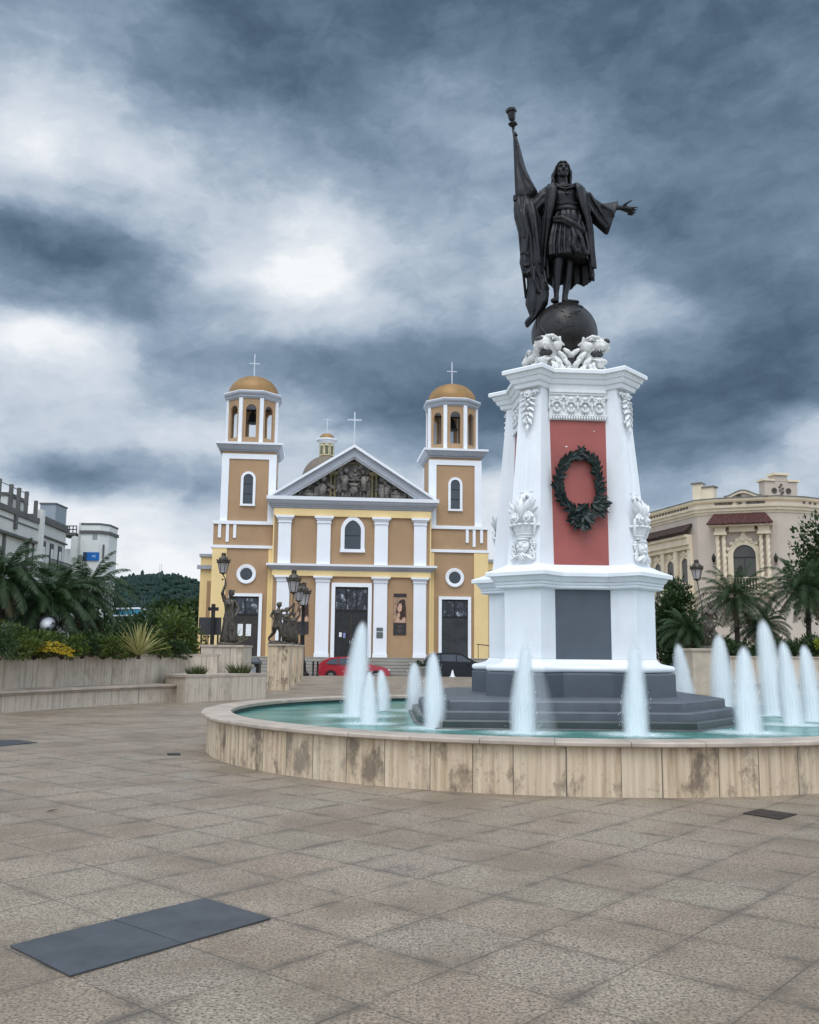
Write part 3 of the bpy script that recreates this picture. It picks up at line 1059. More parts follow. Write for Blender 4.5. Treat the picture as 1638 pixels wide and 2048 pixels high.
def cartouche():
    """carved basket of acanthus with volutes above a mask, on the foot of a pier (x across, -y outwards)"""
    mb_ = MB()
    M = Matrix.Identity(4)
    # basket
    R = []
    for z, rx, ry in ((0.36, 0.13, 0.07), (0.40, 0.155, 0.10), (0.46, 0.185, 0.125), (0.53, 0.225, 0.155), (0.55, 0.23, 0.155)):
        R.append([(rx * cos(pi + pi * k / 14), ry * sin(pi + pi * k / 14), z) for k in range(15)])
    mb_.rings(R, closed=False)
    for z, r in ((0.375, 0.14), (0.42, 0.165)):
        mb_.tube([(r * cos(pi + pi * k / 14), r * 0.66 * sin(pi + pi * k / 14), z) for k in range(15)], 0.012, 6)
    for k in range(7):                                   # scalloped rim
        a = pi + pi * (k + 0.5) / 7
        mb_.ball((0.245 * cos(a), 0.175 * sin(a), 0.56), (0.045, 0.05, 0.024), 8, 6)
    for sx in (-1, 1):
        spiral(mb_, (sx * 0.12, -0.13, 0.675), 0.085, 1.9, 0.026, M, sx)
        mb_.tube([(sx * 0.205, -0.10, 0.68), (sx * 0.235, -0.10, 0.60), (sx * 0.22, -0.08, 0.5), (sx * 0.20, -0.06, 0.42)], [0.024, 0.026, 0.024, 0.018], 7)
        leaf_blob(mb_, M, (sx * 0.16, -0.08, 0.74), 0.16, 0.045, sx * 0.9)
        leaf_blob(mb_, M, (sx * 0.05, -0.10, 0.74), 0.24, 0.05, sx * 0.35, 0.05)
        leaf_blob(mb_, M, (sx * 0.11, -0.09, 0.76), 0.24, 0.045, sx * 0.62, 0.04)
        leaf_blob(mb_, M, (sx * 0.10, -0.06, 0.88), 0.16, 0.035, sx * 0.25, 0.03)
        for q in range(4):                               # curls beside the mask
            mb_.torus((sx * (0.165 + 0.02 * (q % 2)), -0.05, 0.30 - 0.075 * q), 0.03, 0.014, 10, 6, RX(pi / 2))
            mb_.ball((sx * (0.20 - 0.03 * (q % 2)), -0.04, 0.27 - 0.075 * q), (0.03, 0.03, 0.024), 7, 5)
        mb_.torus((sx * 0.175, -0.045, 0.055), 0.042, 0.018, 12, 6, RX(pi / 2))
        leaf_blob(mb_, M, (sx * 0.08, -0.05, 0.10), 0.15, 0.035, sx * 2.2)
        mb_.ball((sx * 0.052, -0.105, 0.285), (0.036, 0.03, 0.018), 8, 6)     # brow
        mb_.ball((sx * 0.060, -0.09, 0.215), (0.042, 0.04, 0.036), 8, 6)      # cheek
    leaf_blob(mb_, M, (0, -0.11, 0.70), 0.30, 0.06, 0.0, 0.06)
    leaf_blob(mb_, M, (0, -0.08, 0.95), 0.12, 0.05, 0.0, 0.03)
    for k in range(5):
        mb_.ball((0.075 * cos(pi * k / 4), -0.05, 1.035 + 0.035 * sin(pi * k / 4)), (0.03, 0.035, 0.03), 7, 5)
    mb_.ball((0, -0.05, 1.05), (0.03, 0.04, 0.03), 7, 5)
    mb_.ball((0, -0.06, 0.24), (0.12, 0.07, 0.13), 12, 8)                      # mask
    mb_.ball((0, -0.13, 0.245), (0.026, 0.035, 0.042), 8, 6)
    mb_.ball((0, -0.105, 0.165), (0.055, 0.035, 0.018), 8, 6)
    mb_.ball((0, -0.09, 0.33), (0.13, 0.06, 0.024), 10, 6)
    for k in range(5):                                   # shell at the bottom
        leaf_blob(mb_, M, (0, -0.05, 0.135), 0.145, 0.032, pi + (k - 2) * 0.42, 0.035, 0.01)
    return mb_


def pendant():
    """fruit and leaf drop under the upper cornice (hangs from z = 0)"""
    mb_ = MB()
    M = Matrix.Identity(4)
    mb_.ball((0, -0.06, -0.09), (0.075, 0.06, 0.07), 10, 8)
    mb_.torus((0, -0.10, -0.09), 0.05, 0.022, 12, 6, RX(pi / 2))
    mb_.ball((0, -0.12, -0.09), (0.028, 0.03, 0.028), 8, 6)
    rr = random.Random(5)
    for sx in (-1, 1):
        spiral(mb_, (sx * 0.115, -0.05, -0.075), 0.052, 1.4, 0.02, M, sx, 16)
        for q, (z, a, L) in enumerate(((-0.16, 1.9, 0.14), (-0.22, 2.2, 0.15), (-0.31, 2.3, 0.14), (-0.40, 2.5, 0.14), (-0.50, 2.7, 0.13))):
            leaf_blob(mb_, M, (sx * 0.03, -0.04, z), L, 0.036, sx * a, 0.035)
            mb_.ball((sx * rr.uniform(0.03, 0.09), -0.055, z - 0.03), rr.uniform(0.022, 0.034), 8, 6)
    for q in range(6):
        mb_.ball((rr.uniform(-0.025, 0.025), -0.07, -0.20 - 0.075 * q), (0.036 - 0.003 * q, 0.04, 0.034), 8, 6)
    leaf_blob(mb_, M, (0, -0.04, -0.60), 0.14, 0.035, pi, 0.03)
    return mb_


ca, pe = cartouche(), pendant()
for k in range(4):
    s0, s1 = shaft(2.95), shaft(4.0)
    slope = atan2(s0[1] - s1[1], 1.05)
    M = RZ(k * pi / 2 - pi / 4) @ TR(0, -s0[1] + 0.015, 2.93) @ RX(-slope)
    m2 = MB()
    m2.add([M @ Vector(p) for p in ca.v], ca.f)
    m2.build('cartouche', carved_white, ped, smooth=60)
    s0 = shaft(5.76)
    M = RZ(k * pi / 2 - pi / 4) @ TR(0, -s0[1] + 0.015, 5.77) @ RX(-slope)
    m2 = MB()
    m2.add([M @ Vector(p) for p in pe.v], pe.f)
    m2.build('fruit_drop', carved_white, ped, smooth=60)
    # shallow flutes between the two ornaments
    m2 = MB()
    for sx in (-0.09, 0.09):
        sa, sb = shaft(4.05), shaft(5.02)
        M = RZ(k * pi / 2 - pi / 4)
        m2.rings([[M @ Vector((sx + dx_, -s_[1] - dy_, z_)) for dx_, dy_ in ((-0.045, -0.01), (-0.035, 0.012), (0.035, 0.012), (0.045, -0.01))] for s_, z_ in ((sa, 4.05), (sb, 5.02))])
    m2.build('flute_strip', white_paint, ped)


def lion_head():
    """roaring lion head on a scrolled collar, looking along +x, foot at z = 0; returns stone, dark patches"""
    q, D = MB(), {}

    def dk(n_):
        return D.setdefault(n_, MB())
    q.ball((-0.02, 0, 0.52), (0.18, 0.165, 0.165), 14, 10)                # skull
    q.ball((0.13, 0, 0.53), (0.13, 0.105, 0.085), 12, 8, RY(0.10))         # upper jaw
    q.ball((0.215, 0, 0.525), (0.07, 0.095, 0.075), 12, 8)                 # muzzle tip
    dk('nose').ball((0.262, 0, 0.565), (0.04, 0.062, 0.040), 10, 8)
    for k in range(3):                                                     # wrinkles
        q.torus((0.13 + 0.035 * k, 0, 0.545), 0.095 - 0.008 * k, 0.013, 16, 6, RY(pi / 2))
    for sy in (-1, 1):
        q.ball((0.20, sy * 0.07, 0.475), (0.075, 0.045, 0.05), 10, 8)      # flews
        q.tube([(0.19, sy * 0.055, 0.62), (0.11, sy * 0.115, 0.635), (0.03, sy * 0.155, 0.60)], [0.022, 0.034, 0.022], 8)   # brow
        q.ball((0.105, sy * 0.128, 0.575), (0.032, 0.024, 0.026), 10, 8)   # eyeball
        dk('pupil %d' % sy).ball((0.118, sy * 0.143, 0.575), (0.013, 0.011, 0.013), 8, 6)
        dk('eyelid %d' % sy).tube([(0.16, sy * 0.105, 0.560), (0.115, sy * 0.138, 0.548), (0.06, sy * 0.158, 0.556)], 0.007, 6)
        q.ball((0.04, sy * 0.145, 0.49), (0.085, 0.05, 0.07), 10, 8)       # cheek
        q.torus((-0.075, sy * 0.168, 0.600), 0.068, 0.026, 18, 8, RZ(sy * -0.25) @ RX(pi / 2))   # ear rim
        q.ball((-0.075, sy * 0.135, 0.590), (0.075, 0.045, 0.075), 10, 8)
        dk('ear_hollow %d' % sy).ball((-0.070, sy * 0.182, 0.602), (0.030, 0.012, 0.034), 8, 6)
        for t_, (x, z) in enumerate(((0.225, 0.435), (0.18, 0.43), (0.14, 0.43))):
            q.ball((x, sy * 0.06, z - 0.012), (0.012, 0.012, 0.028 if t_ == 0 else 0.018), 6, 5)   # teeth
        q.ball((0.20, sy * 0.05, 0.285), (0.012, 0.012, 0.028), 6, 5)
        # mane: curling locks
        for x, y, z, L, a, w in ((0.02, 0.15, 0.40, 0.22, -0.35, .05), (-0.06, 0.18, 0.46, 0.26, -0.7, .055), (-0.13, 0.17, 0.40, 0.26, -0.9, .055), (0.08, 0.13, 0.30, 0.20, -0.1, .045),
                                 (-0.03, 0.18, 0.30, 0.22, -0.35, .05), (-0.14, 0.18, 0.27, 0.20, -0.6, .05), (0.13, 0.11, 0.22, 0.16, 0.15, .04), (0.03, 0.17, 0.19, 0.18, -0.05, .045)):
            pp = [Vector((x + sin(a * (0.5 + t)) * L * t, sy * (y + 0.05 * sin(pi * t)), z - cos(a) * L * t * 0.85)) for t in (0, 0.25, 0.5, 0.75, 1.0)]
            q.tube(pp, [w * .4, w * .72, w * .74, w * .62, w * .2], 8)
            q.tube([p_ + Vector((-.035, sy * .015, -.02)) for p_ in pp], [w * .3, w * .6, w * .62, w * .5, w * .2], 8)
        spiral(q, (-0.29, 0.0, 0.33), 0.085, 1.7, 0.032, TR(0, sy * 0.20 + .03, 0), -1)
        spiral(q, (-0.13, 0.0, 0.10), 0.075, 1.6, 0.030, TR(0, sy * 0.22 + .03, 0), -1)
        spiral(q, (0.11, 0.0, 0.075), 0.062, 1.5, 0.026, TR(0, sy * 0.17 + .03, 0), 1)
        q.ball((-0.31, sy * 0.15, 0.17), (0.07, 0.06, 0.10), 10, 8)
    q.ball((0.12, 0, 0.275), (0.13, 0.085, 0.036), 12, 8, RY(0.42))         # lower jaw, wide open
    q.ball((0.205, 0, 0.25), (0.05, 0.07, 0.045), 10, 8)
    q.ball((0.15, 0, 0.215), (0.06, 0.06, 0.06), 8, 6)                      # beard
    q.ball((0.10, 0, 0.335), (0.085, 0.04, 0.020), 8, 6, RY(0.40))           # tongue
    q.ball((-0.01, 0, 0.33), (0.09, 0.125, 0.14), 12, 8)
    q.ball((-0.16, 0, 0.30), (0.17, 0.165, 0.27), 12, 8)                    # neck
    q.ball((-0.03, 0, 0.07), (0.26, 0.20, 0.085), 12, 8)
    for k in range(6):                                                      # tuft on the brow
        a = -1.2 + 2.4 * k / 5
        q.tube([(0.02, 0.03 * sin(a), 0.66), (-0.02, 0.07 * sin(a), 0.735), (-0.06, 0.10 * sin(a), 0.74 + 0.05 * cos(a))], [0.035, 0.034, 0.016], 7)
    q.ball((-0.03, 0, 0.77), (0.05, 0.055, 0.05), 8, 6)
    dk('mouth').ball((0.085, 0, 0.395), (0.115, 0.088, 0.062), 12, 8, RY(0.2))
    return q, D


lh, ld = lion_head()
for k in range(4):
    M = RZ(k * pi / 2 - 3 * pi / 4) @ TR(0.50, 0, 6.098) @ Matrix.Diagonal((1.22, 1.28, 1.10, 1))
    m2, m3 = MB(), MB()
    m2.add([M @ Vector(p) for p in lh.v], lh.f)
    o = m2.build('lion_head', lion_white, ped, smooth=True, remesh=0.008)
    for n_, dmb in ld.items():
        m3 = MB()
        m3.add([M @ Vector(p) for p in dmb.v], dmb.f)
        m3.build(n_.split()[0], lion_dark, o, smooth=True)

# ------------------------------------------------------------------ wreath on the red panel
wr = thing('wreath', 'dark green leaf wreath hanging on the red panel of the monument', 'wreath', (MX, MY, 0), MROT)
wc = Vector((0, 0, 0))
s_ = shaft(4.2)


def wpos(px, py):
    """photo pixel on the red panel -> pedestal coordinates"""
    y = -0.9
    for _ in range(4):
        z_ = 4.2
        P = None
        d = ray(px, py)
        # plane through the panel, solve for the ray in pedestal coordinates
        o_ = RZ(-MROT) @ Vector((-MX, -MY, EYE))
        dd = RZ(-MROT) @ d
        t = (y - o_.y) / dd.y
        P = o_ + dd * t
        y = -shaft(P.z)[0] - 0.05
    return P


rr = random.Random(11)
ctr = [wpos(1080 + x / 10.24, 880 + y / 10.24) for x, y in ((800, 300), (560, 400), (420, 590), (370, 790), (370, 1000), (430, 1180), (560, 1360), (740, 1470), (900, 1440), (1090, 1380),
                                                          (1200, 1200), (1210, 1000), (1180, 800), (1150, 600), (1120, 450), (960, 330))]
n = len(ctr)
loop = []
for i in range(n):
    for t in (0, 0.25, 0.5, 0.75):
        p0, p1, p2, p3 = ctr[i - 1], ctr[i], ctr[(i + 1) % n], ctr[(i + 2) % n]
        loop.append(0.5 * ((2 * p1) + (p2 - p0) * t + (2 * p0 - 5 * p1 + 4 * p2 - p3) * t * t + (3 * p1 - p0 - 3 * p2 + p3) * t ** 3))
mb = MB()
mb.tube(loop + [loop[0]], 0.022, 6)
mb.build('hoop', leaf_wreath, wr)


def add_leaf(mb_, p, d, up, L, w, bend=0.15):
    """one pointed leaf of six faces, slightly folded along its rib"""
    d = d.normalized()
    s = d.cross(up)
    s = s.normalized() if s.length > 1e-5 else Vector((1, 0, 0))
    nrm = s.cross(d)
    q = [p, p + d * L * 0.35 + s * w + nrm * L * bend * 0.5, p + d * L * 0.35 - nrm * w * 0.3 + nrm * L * bend * 0.5, p + d * L * 0.35 - s * w + nrm * L * bend * 0.5,
         p + d * L * 0.72 + s * w * 0.7 + nrm * L * bend * 0.7, p + d * L * 0.72 - nrm * w * 0.25 + nrm * L * bend * 0.7, p + d * L * 0.72 - s * w * 0.7 + nrm * L * bend * 0.7, p + d * L + nrm * L * bend * 0.6]
    mb_.add(q, [(0, 2, 1), (0, 3, 2), (1, 2, 5, 4), (2, 3, 6, 5), (4, 5, 7), (5, 6, 7)])


mb = MB()
m = len(loop)
cc = sum(loop, Vector()) / m
for i in range(m):
    p = loop[i]
    tg = (loop[(i + 1) % m] - loop[i - 1]).normalized()
    # both branches grow from the bottom to the top
    if tg.z < 0 or (abs(tg.z) < 0.3 and (p.x - cc.x) * tg.x > 0 and p.z < cc.z):
        tg = -tg
    outw = (p - cc)
    outw.y = 0
    outw.normalize()
    for k in range(4):
        s = rr.choice((-1, 1))
        d = tg * rr.uniform(0.4, 1.0) + outw * s * rr.uniform(0.25, 0.95) + Vector((0, -rr.uniform(0.0, 0.45), 0))
        add_leaf(mb, p + Vector((rr.uniform(-.025, .025), -rr.uniform(0, 0.05), rr.uniform(-.025, .025))), d, Vector((0, -1, rr.uniform(-.4, .4))), rr.uniform(0.10, 0.175), rr.uniform(0.022, 0.032), rr.uniform(-.1, .25))
bow = wpos(1080 + 800 / 10.24, 880 + 1580 / 10.24)
for k in range(70):
    a = rr.uniform(0, 2 * pi)
    d = Vector((cos(a) * 1.1, -rr.uniform(0, 0.6), sin(a) - 0.5))
    add_leaf(mb, bow + Vector((rr.uniform(-.10, .10), -0.02 - rr.uniform(0, .05), rr.uniform(-.10, .12))), d, Vector((0, -1, rr.uniform(-.5, .5))), rr.uniform(0.13, 0.24), rr.uniform(0.03, 0.045), rr.uniform(-.1, .25))
rb = wpos(1080 + 1180 / 10.24, 880 + 1400 / 10.24)
for k in range(34):
    a = rr.uniform(-1.5, 0.6)
    d = Vector((cos(a), -rr.uniform(0, 0.5), sin(a)))
    add_leaf(mb, rb + Vector((rr.uniform(-.12, .05), -0.02 - rr.uniform(0, .05), rr.uniform(-.08, .12))), d, Vector((0, -1, rr.uniform(-.5, .5))), rr.uniform(0.13, 0.21), rr.uniform(0.026, 0.036), 0.1)
mb.build('leaves', leaf_wreath, wr)

# ------------------------------------------------------------------ water jets


def water_jet(base_px, top_px, width, group='water jets rising from the fountain pool', z=WL, Y=None, label='', spread=1.0):
    if Y is None:
        b = on(*base_px, z)
    else:
        b = at(base_px[0], base_px[1], Y)
        b.z = z
    t = at(top_px[0], top_px[1], b.y)
    H = t.z - z
    root = thing('water_jet', label, 'water jet', b, 0.0, group)
    R0 = width * b.y / F_PX * 0.5
    lean = Vector((t.x - b.x, 0, 0))
    rnd = random.Random(int(base_px[0]))

    def shell(prof, seg=28):
        mb_ = MB()
        N = len(prof)
        P, F, U = [], [], []
        for i, (h, r) in enumerate(prof):
            for k in range(seg + 1):
                a = 2 * pi * k / seg
                q = r * R0 * (1 + 0.05 * sin(3 * a + h * 5 + base_px[0]))
                P.append((lean.x * h ** 1.5 + q * cos(a), q * sin(a), H * h))
        for i in range(N - 1):
            for k in range(seg):
                F.append((i * (seg + 1) + k, i * (seg + 1) + k + 1, (i + 1) * (seg + 1) + k + 1, (i + 1) * (seg + 1) + k))
                U.append([((k + dk) / seg * 2, prof[i + di][0]) for dk, di in ((0, 0), (1, 0), (1, 1), (0, 1))])
        mb_.add(P, F, U)
        return mb_
    hs = [1 - (1 - i / 18) ** 1.6 for i in range(19)]
    for f_, hh in ((1.18, 1.0), (0.98, .985), (.76, .97)):
        shell([(h * hh, f_ * (0.82 + 0.18 * min(1, h * 3)) * max(0.0, 1 - h) ** 0.44 + 0.003) for h in hs]).build('spray', jet_shell, root, smooth=True)
    if spread > 1.1:
        fan = shell([(h * .72, 1.55 * (1.0 - 0.25 * h) * max(0.0, 1 - h ** 2.4) ** 0.6 + 0.003) for h in hs]).build('falling_spray', jet_fan, root, smooth=True)
        fan.location = (R0 * 0.85, 0, 0)
    shell([(h * 0.94, 0.48 * (0.72 + 0.28 * min(1, h * 3)) * max(0.0, 1 - h) ** 0.55 + 0.003) for h in hs], 16).build('water_column', jet_core, root, smooth=True)
    # loose drops thrown off the column
    dm = MB()
    for k in range(60):
        h = rnd.random() ** 1.3 * 0.9
        a = rnd.uniform(0, 2 * pi)
        q = R0 * rnd.uniform(0.75, 1.25) * max(0.1, 1 - h ** 2) ** 0.6
        s = rnd.uniform(0.0018, 0.0038)
        dm.ball((lean.x * h ** 1.5 + q * cos(a), q * sin(a), H * h), (s, s, s * rnd.uniform(2.0, 5.0)), 4, 3)
    dm.build('droplets', foam_drop, root)['kind'] = 'stuff'
    fm = MB()
    fr = R0 * 3.7
    seg = 32
    P = [(0, 0, 0.006)] + [(fr * cos(2 * pi * k / seg), fr * sin(2 * pi * k / seg) * 0.9, 0.006) for k in range(seg)]
    U = [(0, 0)] + [(cos(2 * pi * k / seg), sin(2 * pi * k / seg)) for k in range(seg)]
    fm.add(P, [(0, 1 + k, 1 + (k + 1) % seg) for k in range(seg)], [[U[0], U[1 + k], U[1 + (k + 1) % seg]] for k in range(seg)])
    fm.build('foam_patch', foam_m, root)
    nz = MB().lathe([(0.05, -0.03), (0.05, 0.012), (0.035, 0.02), (0.0, 0.02)], 12)
    nz.build('nozzle', iron, root)


foam_drop = mat('foam_drop', (0.8, 0.87, 0.9), 0.5)
JETS = [((712, 1432), (726, 1236), 62, 1.0, None, 'tallest water jet on the near left, in front of the red car'),
        ((737, 1448), (739, 1338), 44, 1.0, None, 'short water jet just in front of the tallest left jet'),
        ((766, 1421), (762, 1336), 34, 1.0, None, 'small water jet behind the short left jet, below the red car'),
        ((829, 1422), (829, 1320), 42, 1.0, None, 'slim water jet behind its neighbour, before the flower planter'),
        ((868, 1457), (866, 1298), 52, 1.0, None, 'water jet before the dark car, left of the grey monument steps'),
        ((1046, 1466), (1052, 1278), 58, 1.25, None, 'wide fanning water jet in front of the left pier of the pedestal'),
        ((1273, 1470), (1268, 1280), 58, 1.0, None, 'water jet in front of the right pier of the pedestal'),
        ((1372, 1424), (1355, 1282), 46, 1.0, None, 'small water jet directly behind the right corner of the plinth'),
        ((1446, 1424), (1437, 1262), 56, 1.0, None, 'water jet before the cream pedestal of the right statue'),
        ((1498, 1466), (1486, 1286), 62, 1.0, None, 'nearest water jet to the right of the grey steps'),
        ((1546, 1430), (1524, 1232), 60, 1.0, None, 'tallest water jet of the right cluster'),
        ((1586, 1450), (1564, 1276), 52, 1.0, None, 'water jet just right of the tallest one in the right cluster'),
        ((1626, 1442), (1606, 1284), 50, 1.0, None, 'rightmost water jet, at the edge of the fountain')]
for bp, tp, w, sp, Y, lb in JETS:
    water_jet(bp, tp, w, label=lb, spread=sp, Y=Y)

# ------------------------------------------------------------------ globe and statue
GZ = 7.00
gl = thing('globe', 'dark bronze globe under the feet of the statue, between white lion heads', 'globe', (MX, MY, 0), MROT)
mb = MB().ball((0, 0, GZ), 0.575, 48, 32)
mb.build('sphere', globe_bronze, gl, smooth=True)
mb = MB()
mb.torus((0, 0, GZ), 0.575, 0.017, 64, 6, RZ(0.6) @ RX(0.95))
mb.torus((0, 0, GZ), 0.574, 0.010, 64, 6, RZ(1.3) @ RX(1.45) @ RY(0.3))
mb.torus((0, 0, GZ), 0.574, 0.010, 64, 6, RZ(-0.5) @ RX(1.1) @ RY(0.9))
mb.build('band', globe_bronze, gl, smooth=True)
mb = MB()
rr = random.Random(8)
for k in range(7):                                    # raised land masses
    a0, e0 = rr.uniform(-2.6, -0.6), rr.uniform(-0.1, 0.9)
    R = []
    N = 22
    for i in range(N):
        t = 2 * pi * i / N
        q = (0.10 + 0.17 * rr.random()) if i % 3 == 0 else (0.14 + 0.08 * sin(3 * t + k))
        a, e = a0 + q * 1.3 * cos(t), e0 + q * sin(t)
        R.append(Vector((cos(e) * cos(a), cos(e) * sin(a), sin(e))))
    c0 = sum(R, Vector()).normalized()
    P = [Vector((0, 0, GZ)) + c0 * 0.588] + [Vector((0, 0, GZ)) + r * 0.586 for r in R] + [Vector((0, 0, GZ)) + r * 0.57 for r in R]
    P2 = [Vector((0, 0, GZ)) + (c0 * 0.5 + r * 0.5).normalized() * 0.587 for r in R]
    P += P2
    F = [(0, 1 + 2 * N + i, 1 + 2 * N + (i + 1) % N) for i in range(N)] + [(1 + i, 1 + (i + 1) % N, 1 + 2 * N + (i + 1) % N, 1 + 2 * N + i) for i in range(N)]
    F += [(1 + i, 1 + N + i, 1 + N + (i + 1) % N, 1 + (i + 1) % N) for i in range(N)]
    mb.add(P, F)
mb.build('continents', globe_bronze, gl, smooth=35)

SX, SY, SZ = MX, MY, 7.56
st = thing('statue', 'dark bronze statue of a long-haired man with draped flag, standing on the globe', 'statue', (SX, SY, SZ))


def S(cx, cy):
    """outline point of the statue read off an enlarged crop -> statue coordinates (y = 0 plane)"""
    p = at(980 + cx / 4.097, 200 + cy / 4.097, SY)
    return Vector((p.x - SX, 0, p.z - SZ))


def SP(cx, cy, y=0.0):
    p = S(cx, cy)
    return Vector((p.x, y, p.z))


# --- body: legs, torso, neck, head and both hands as one skin
b = MB()
kw = dict(f=S)
b.sil([(512, 1180, 620, 1180, .13, -.04), (514, 1290, 603, 1290, .10, -.06), (508, 1330, 600, 1330, .10, -.07), (506, 1400, 590, 1400, .098, -.05), (506, 1450, 584, 1450, .10, -.03), (510, 1520, 572, 1520, .075, -.03),
       (520, 1590, 562, 1595, .058, -.03), (520, 1640, 563, 1640, .06, -.03)], 18, **kw)
b.tube([SP(541, 1655, 0.02), SP(530, 1662, -.08), SP(516, 1676, -.19), SP(508, 1686, -.27)], [(.052, .055), (.062, .06), (.05, .075), (.026, .055)], 12)
b.sil([(600, 1180, 720, 1180, .13, .03), (612, 1300, 692, 1300, .10, .04), (614, 1380, 688, 1380, .095, .05), (608, 1450, 680, 1450, .10, .075), (602, 1520, 662, 1520, .078, .07), (594, 1590, 644, 1595, .056, .06),
       (590, 1640, 642, 1640, .058, .05)], 18, **kw)
b.tube([SP(606, 1648, 0.09), SP(632, 1652, .03), SP(675, 1660, -.03), SP(722, 1668, -.08)], [(.05, .05), (.055, .06), (.042, .06), (.024, .045)], 12)
b.sil([(520, 1120, 700, 1130, .17), (505, 1010, 745, 1020, .19), (515, 930, 740, 935, .165), (505, 860, 735, 870, .18), (488, 800, 728, 810, .20), (480, 765, 735, 770, .18), (500, 735, 720, 740, .14), (535, 712, 665, 716, .10)], 24, **kw)
b.sil([(545, 735, 645, 735, .095), (550, 690, 640, 690, .085), (553, 650, 634, 650, .088, -.02)], 18, **kw)
# head, tilted back a little and seen from below
b.sil([(570, 652, 612, 652, .04, -.09), (556, 640, 628, 640, .085, -.065), (547, 620, 638, 621, .115, -.04), (542, 592, 642, 593, .14, -.01), (541, 565, 641, 566, .15, 0.0), (546, 545, 634, 546, .14, .01), (556, 530, 622, 531, .11, .02), (572, 520, 606, 521, .05, .03)], 22, **kw)
fy = -.145
b.tube([SP(592, 572, fy - .005), SP(592, 590, fy - .035), SP(592, 602, fy - .042)], [.017, .022, .026], 8)      # nose
b.ball(SP(592, 604, fy - .022), (.034, .022, .014), 8, 6)
for sx in (-1, 1):
    b.tube([SP(592 + sx * 8, 567, fy - .012), SP(592 + sx * 22, 563, fy - .008), SP(592 + sx * 37, 569, fy + .03)], [.015, .017, .012], 8)   # brow
    b.ball(SP(592 + sx * 24, 579, fy + .026), (.022, .018, .014), 8, 6)                       # eye
    b.ball(SP(592 + sx * 30, 600, fy + .035), (.034, .036, .034), 8, 6)                       # cheek
    b.ball(SP(592 + sx * 52, 590, -.01), (.016, .028, .042), 8, 6)                            # ear
b.tube([SP(576, 620, fy + .015), SP(592, 618, fy - .006), SP(608, 620, fy + .015)], [.008, .013, .008], 8)
b.tube([SP(579, 627, fy + .02), SP(592, 628, fy + .002), SP(605, 627, fy + .02)], [.008, .013, .008], 8)
b.ball(SP(592, 642, fy + .026), (.042, .035, .028), 8, 6)
# outstretched hand (palm up)
b.sil([(940, 870, 940, 930, .06, -.02), (1000, 866, 1000, 915, .052, -.04), (1060, 872, 1060, 912, .042, -.05)], 14, **kw)
b.sil([(1060, 872, 1060, 912, .042, -.05), (1095, 880, 1095, 926, .065, -.06), (1130, 890, 1135, 938, .078, -.07), (1150, 900, 1152, 940, .07, -.07)], 14, **kw)
for q, (x1, y1, x2, y2, x3, y3, yy) in enumerate(((1140, 903, 1170, 910, 1197, 908, -.125), (1145, 912, 1178, 922, 1196, 916, -.085), (1145, 925, 1172, 936, 1190, 930, -.045), (1138, 934, 1160, 944, 1174, 940, -.008))):
    b.tube([SP(x1 - 12, y1 + 6, yy), SP(x1, y1 + 4, yy), SP(x2, y2, yy - .006), SP(x3, y3, yy - .01)], [.020, .019, .017, .010], 8)
b.tube([SP(1085, 888, -.11), SP(1108, 874, -.135), SP(1130, 862, -.14), SP(1152, 851, -.14)], [.026, .022, .018, .010], 8)
# raised hand closed round the flag pole
b.tube([SP(345, 862, -.03), SP(300, 848, -.08), SP(245, 835, -.10), SP(222, 828, -.10)], [.07, .058, .045, .045], 12)
for q in range(4):
    zc = 812 + q * 12
    b.tube([SP(228, zc, -.13), SP(205, zc, -.155), SP(188, zc + 2, -.12), SP(196, zc + 3, -.075)], [.018, .018, .017, .012], 7)
b.tube([SP(232, 806, -.10), SP(215, 800, -.065), SP(198, 806, -.06)], [.02, .018, .012], 7)
b.build('body', bronze, st, remesh=0.0105, soften=1)

# --- hair: long wavy locks to the shoulders, brow left free
h = MB()
h.sil([(545, 575, 640, 577, .10, .10), (540, 548, 645, 550, .115, .075), (548, 526, 634, 529, .105, .05), (566, 514, 614, 517, .06, .035)], 20, **kw)
h.sil([(528, 688, 652, 690, .05, .13), (524, 640, 652, 640, .075, .12), (530, 590, 650, 590, .09, .09)], 20, (.06, 7, 0, .5), **kw)
rr = random.Random(4)
for sx in (-1, 1):
    for q in range(9):
        yy = -.035 + .026 * q
        ph = rr.uniform(0, 6.28)
        P = []
        for i in range(10):
            t = i / 9
            x = 592 + sx * (26 + 30 * min(1, t * 3.2) + (16 + 1.2 * q) * t + 7.5 * sin(ph + 9.5 * t) * min(1, 3 * t))
            P.append(SP(x, 519 + .8 * q + 172 * t ** 1.05, yy + .02 * sin(ph * 2 + 8 * t) + .03 * t - .02 * (1 - t)))
        h.tube(P, [.010, .015, .018, .019, .020, .020, .020, .019, .016, .008], 7)
for q in range(7):
    h.tube([SP(571 + 7 * q, 514 + .35 * (q - 3) ** 2, -.02), SP(572 + 7 * q, 521, -.075), SP(566 + 9 * q, 531, -.108)], [.016, .019, .008], 7)
h.build('hair', bronze, st, remesh=0.0072)

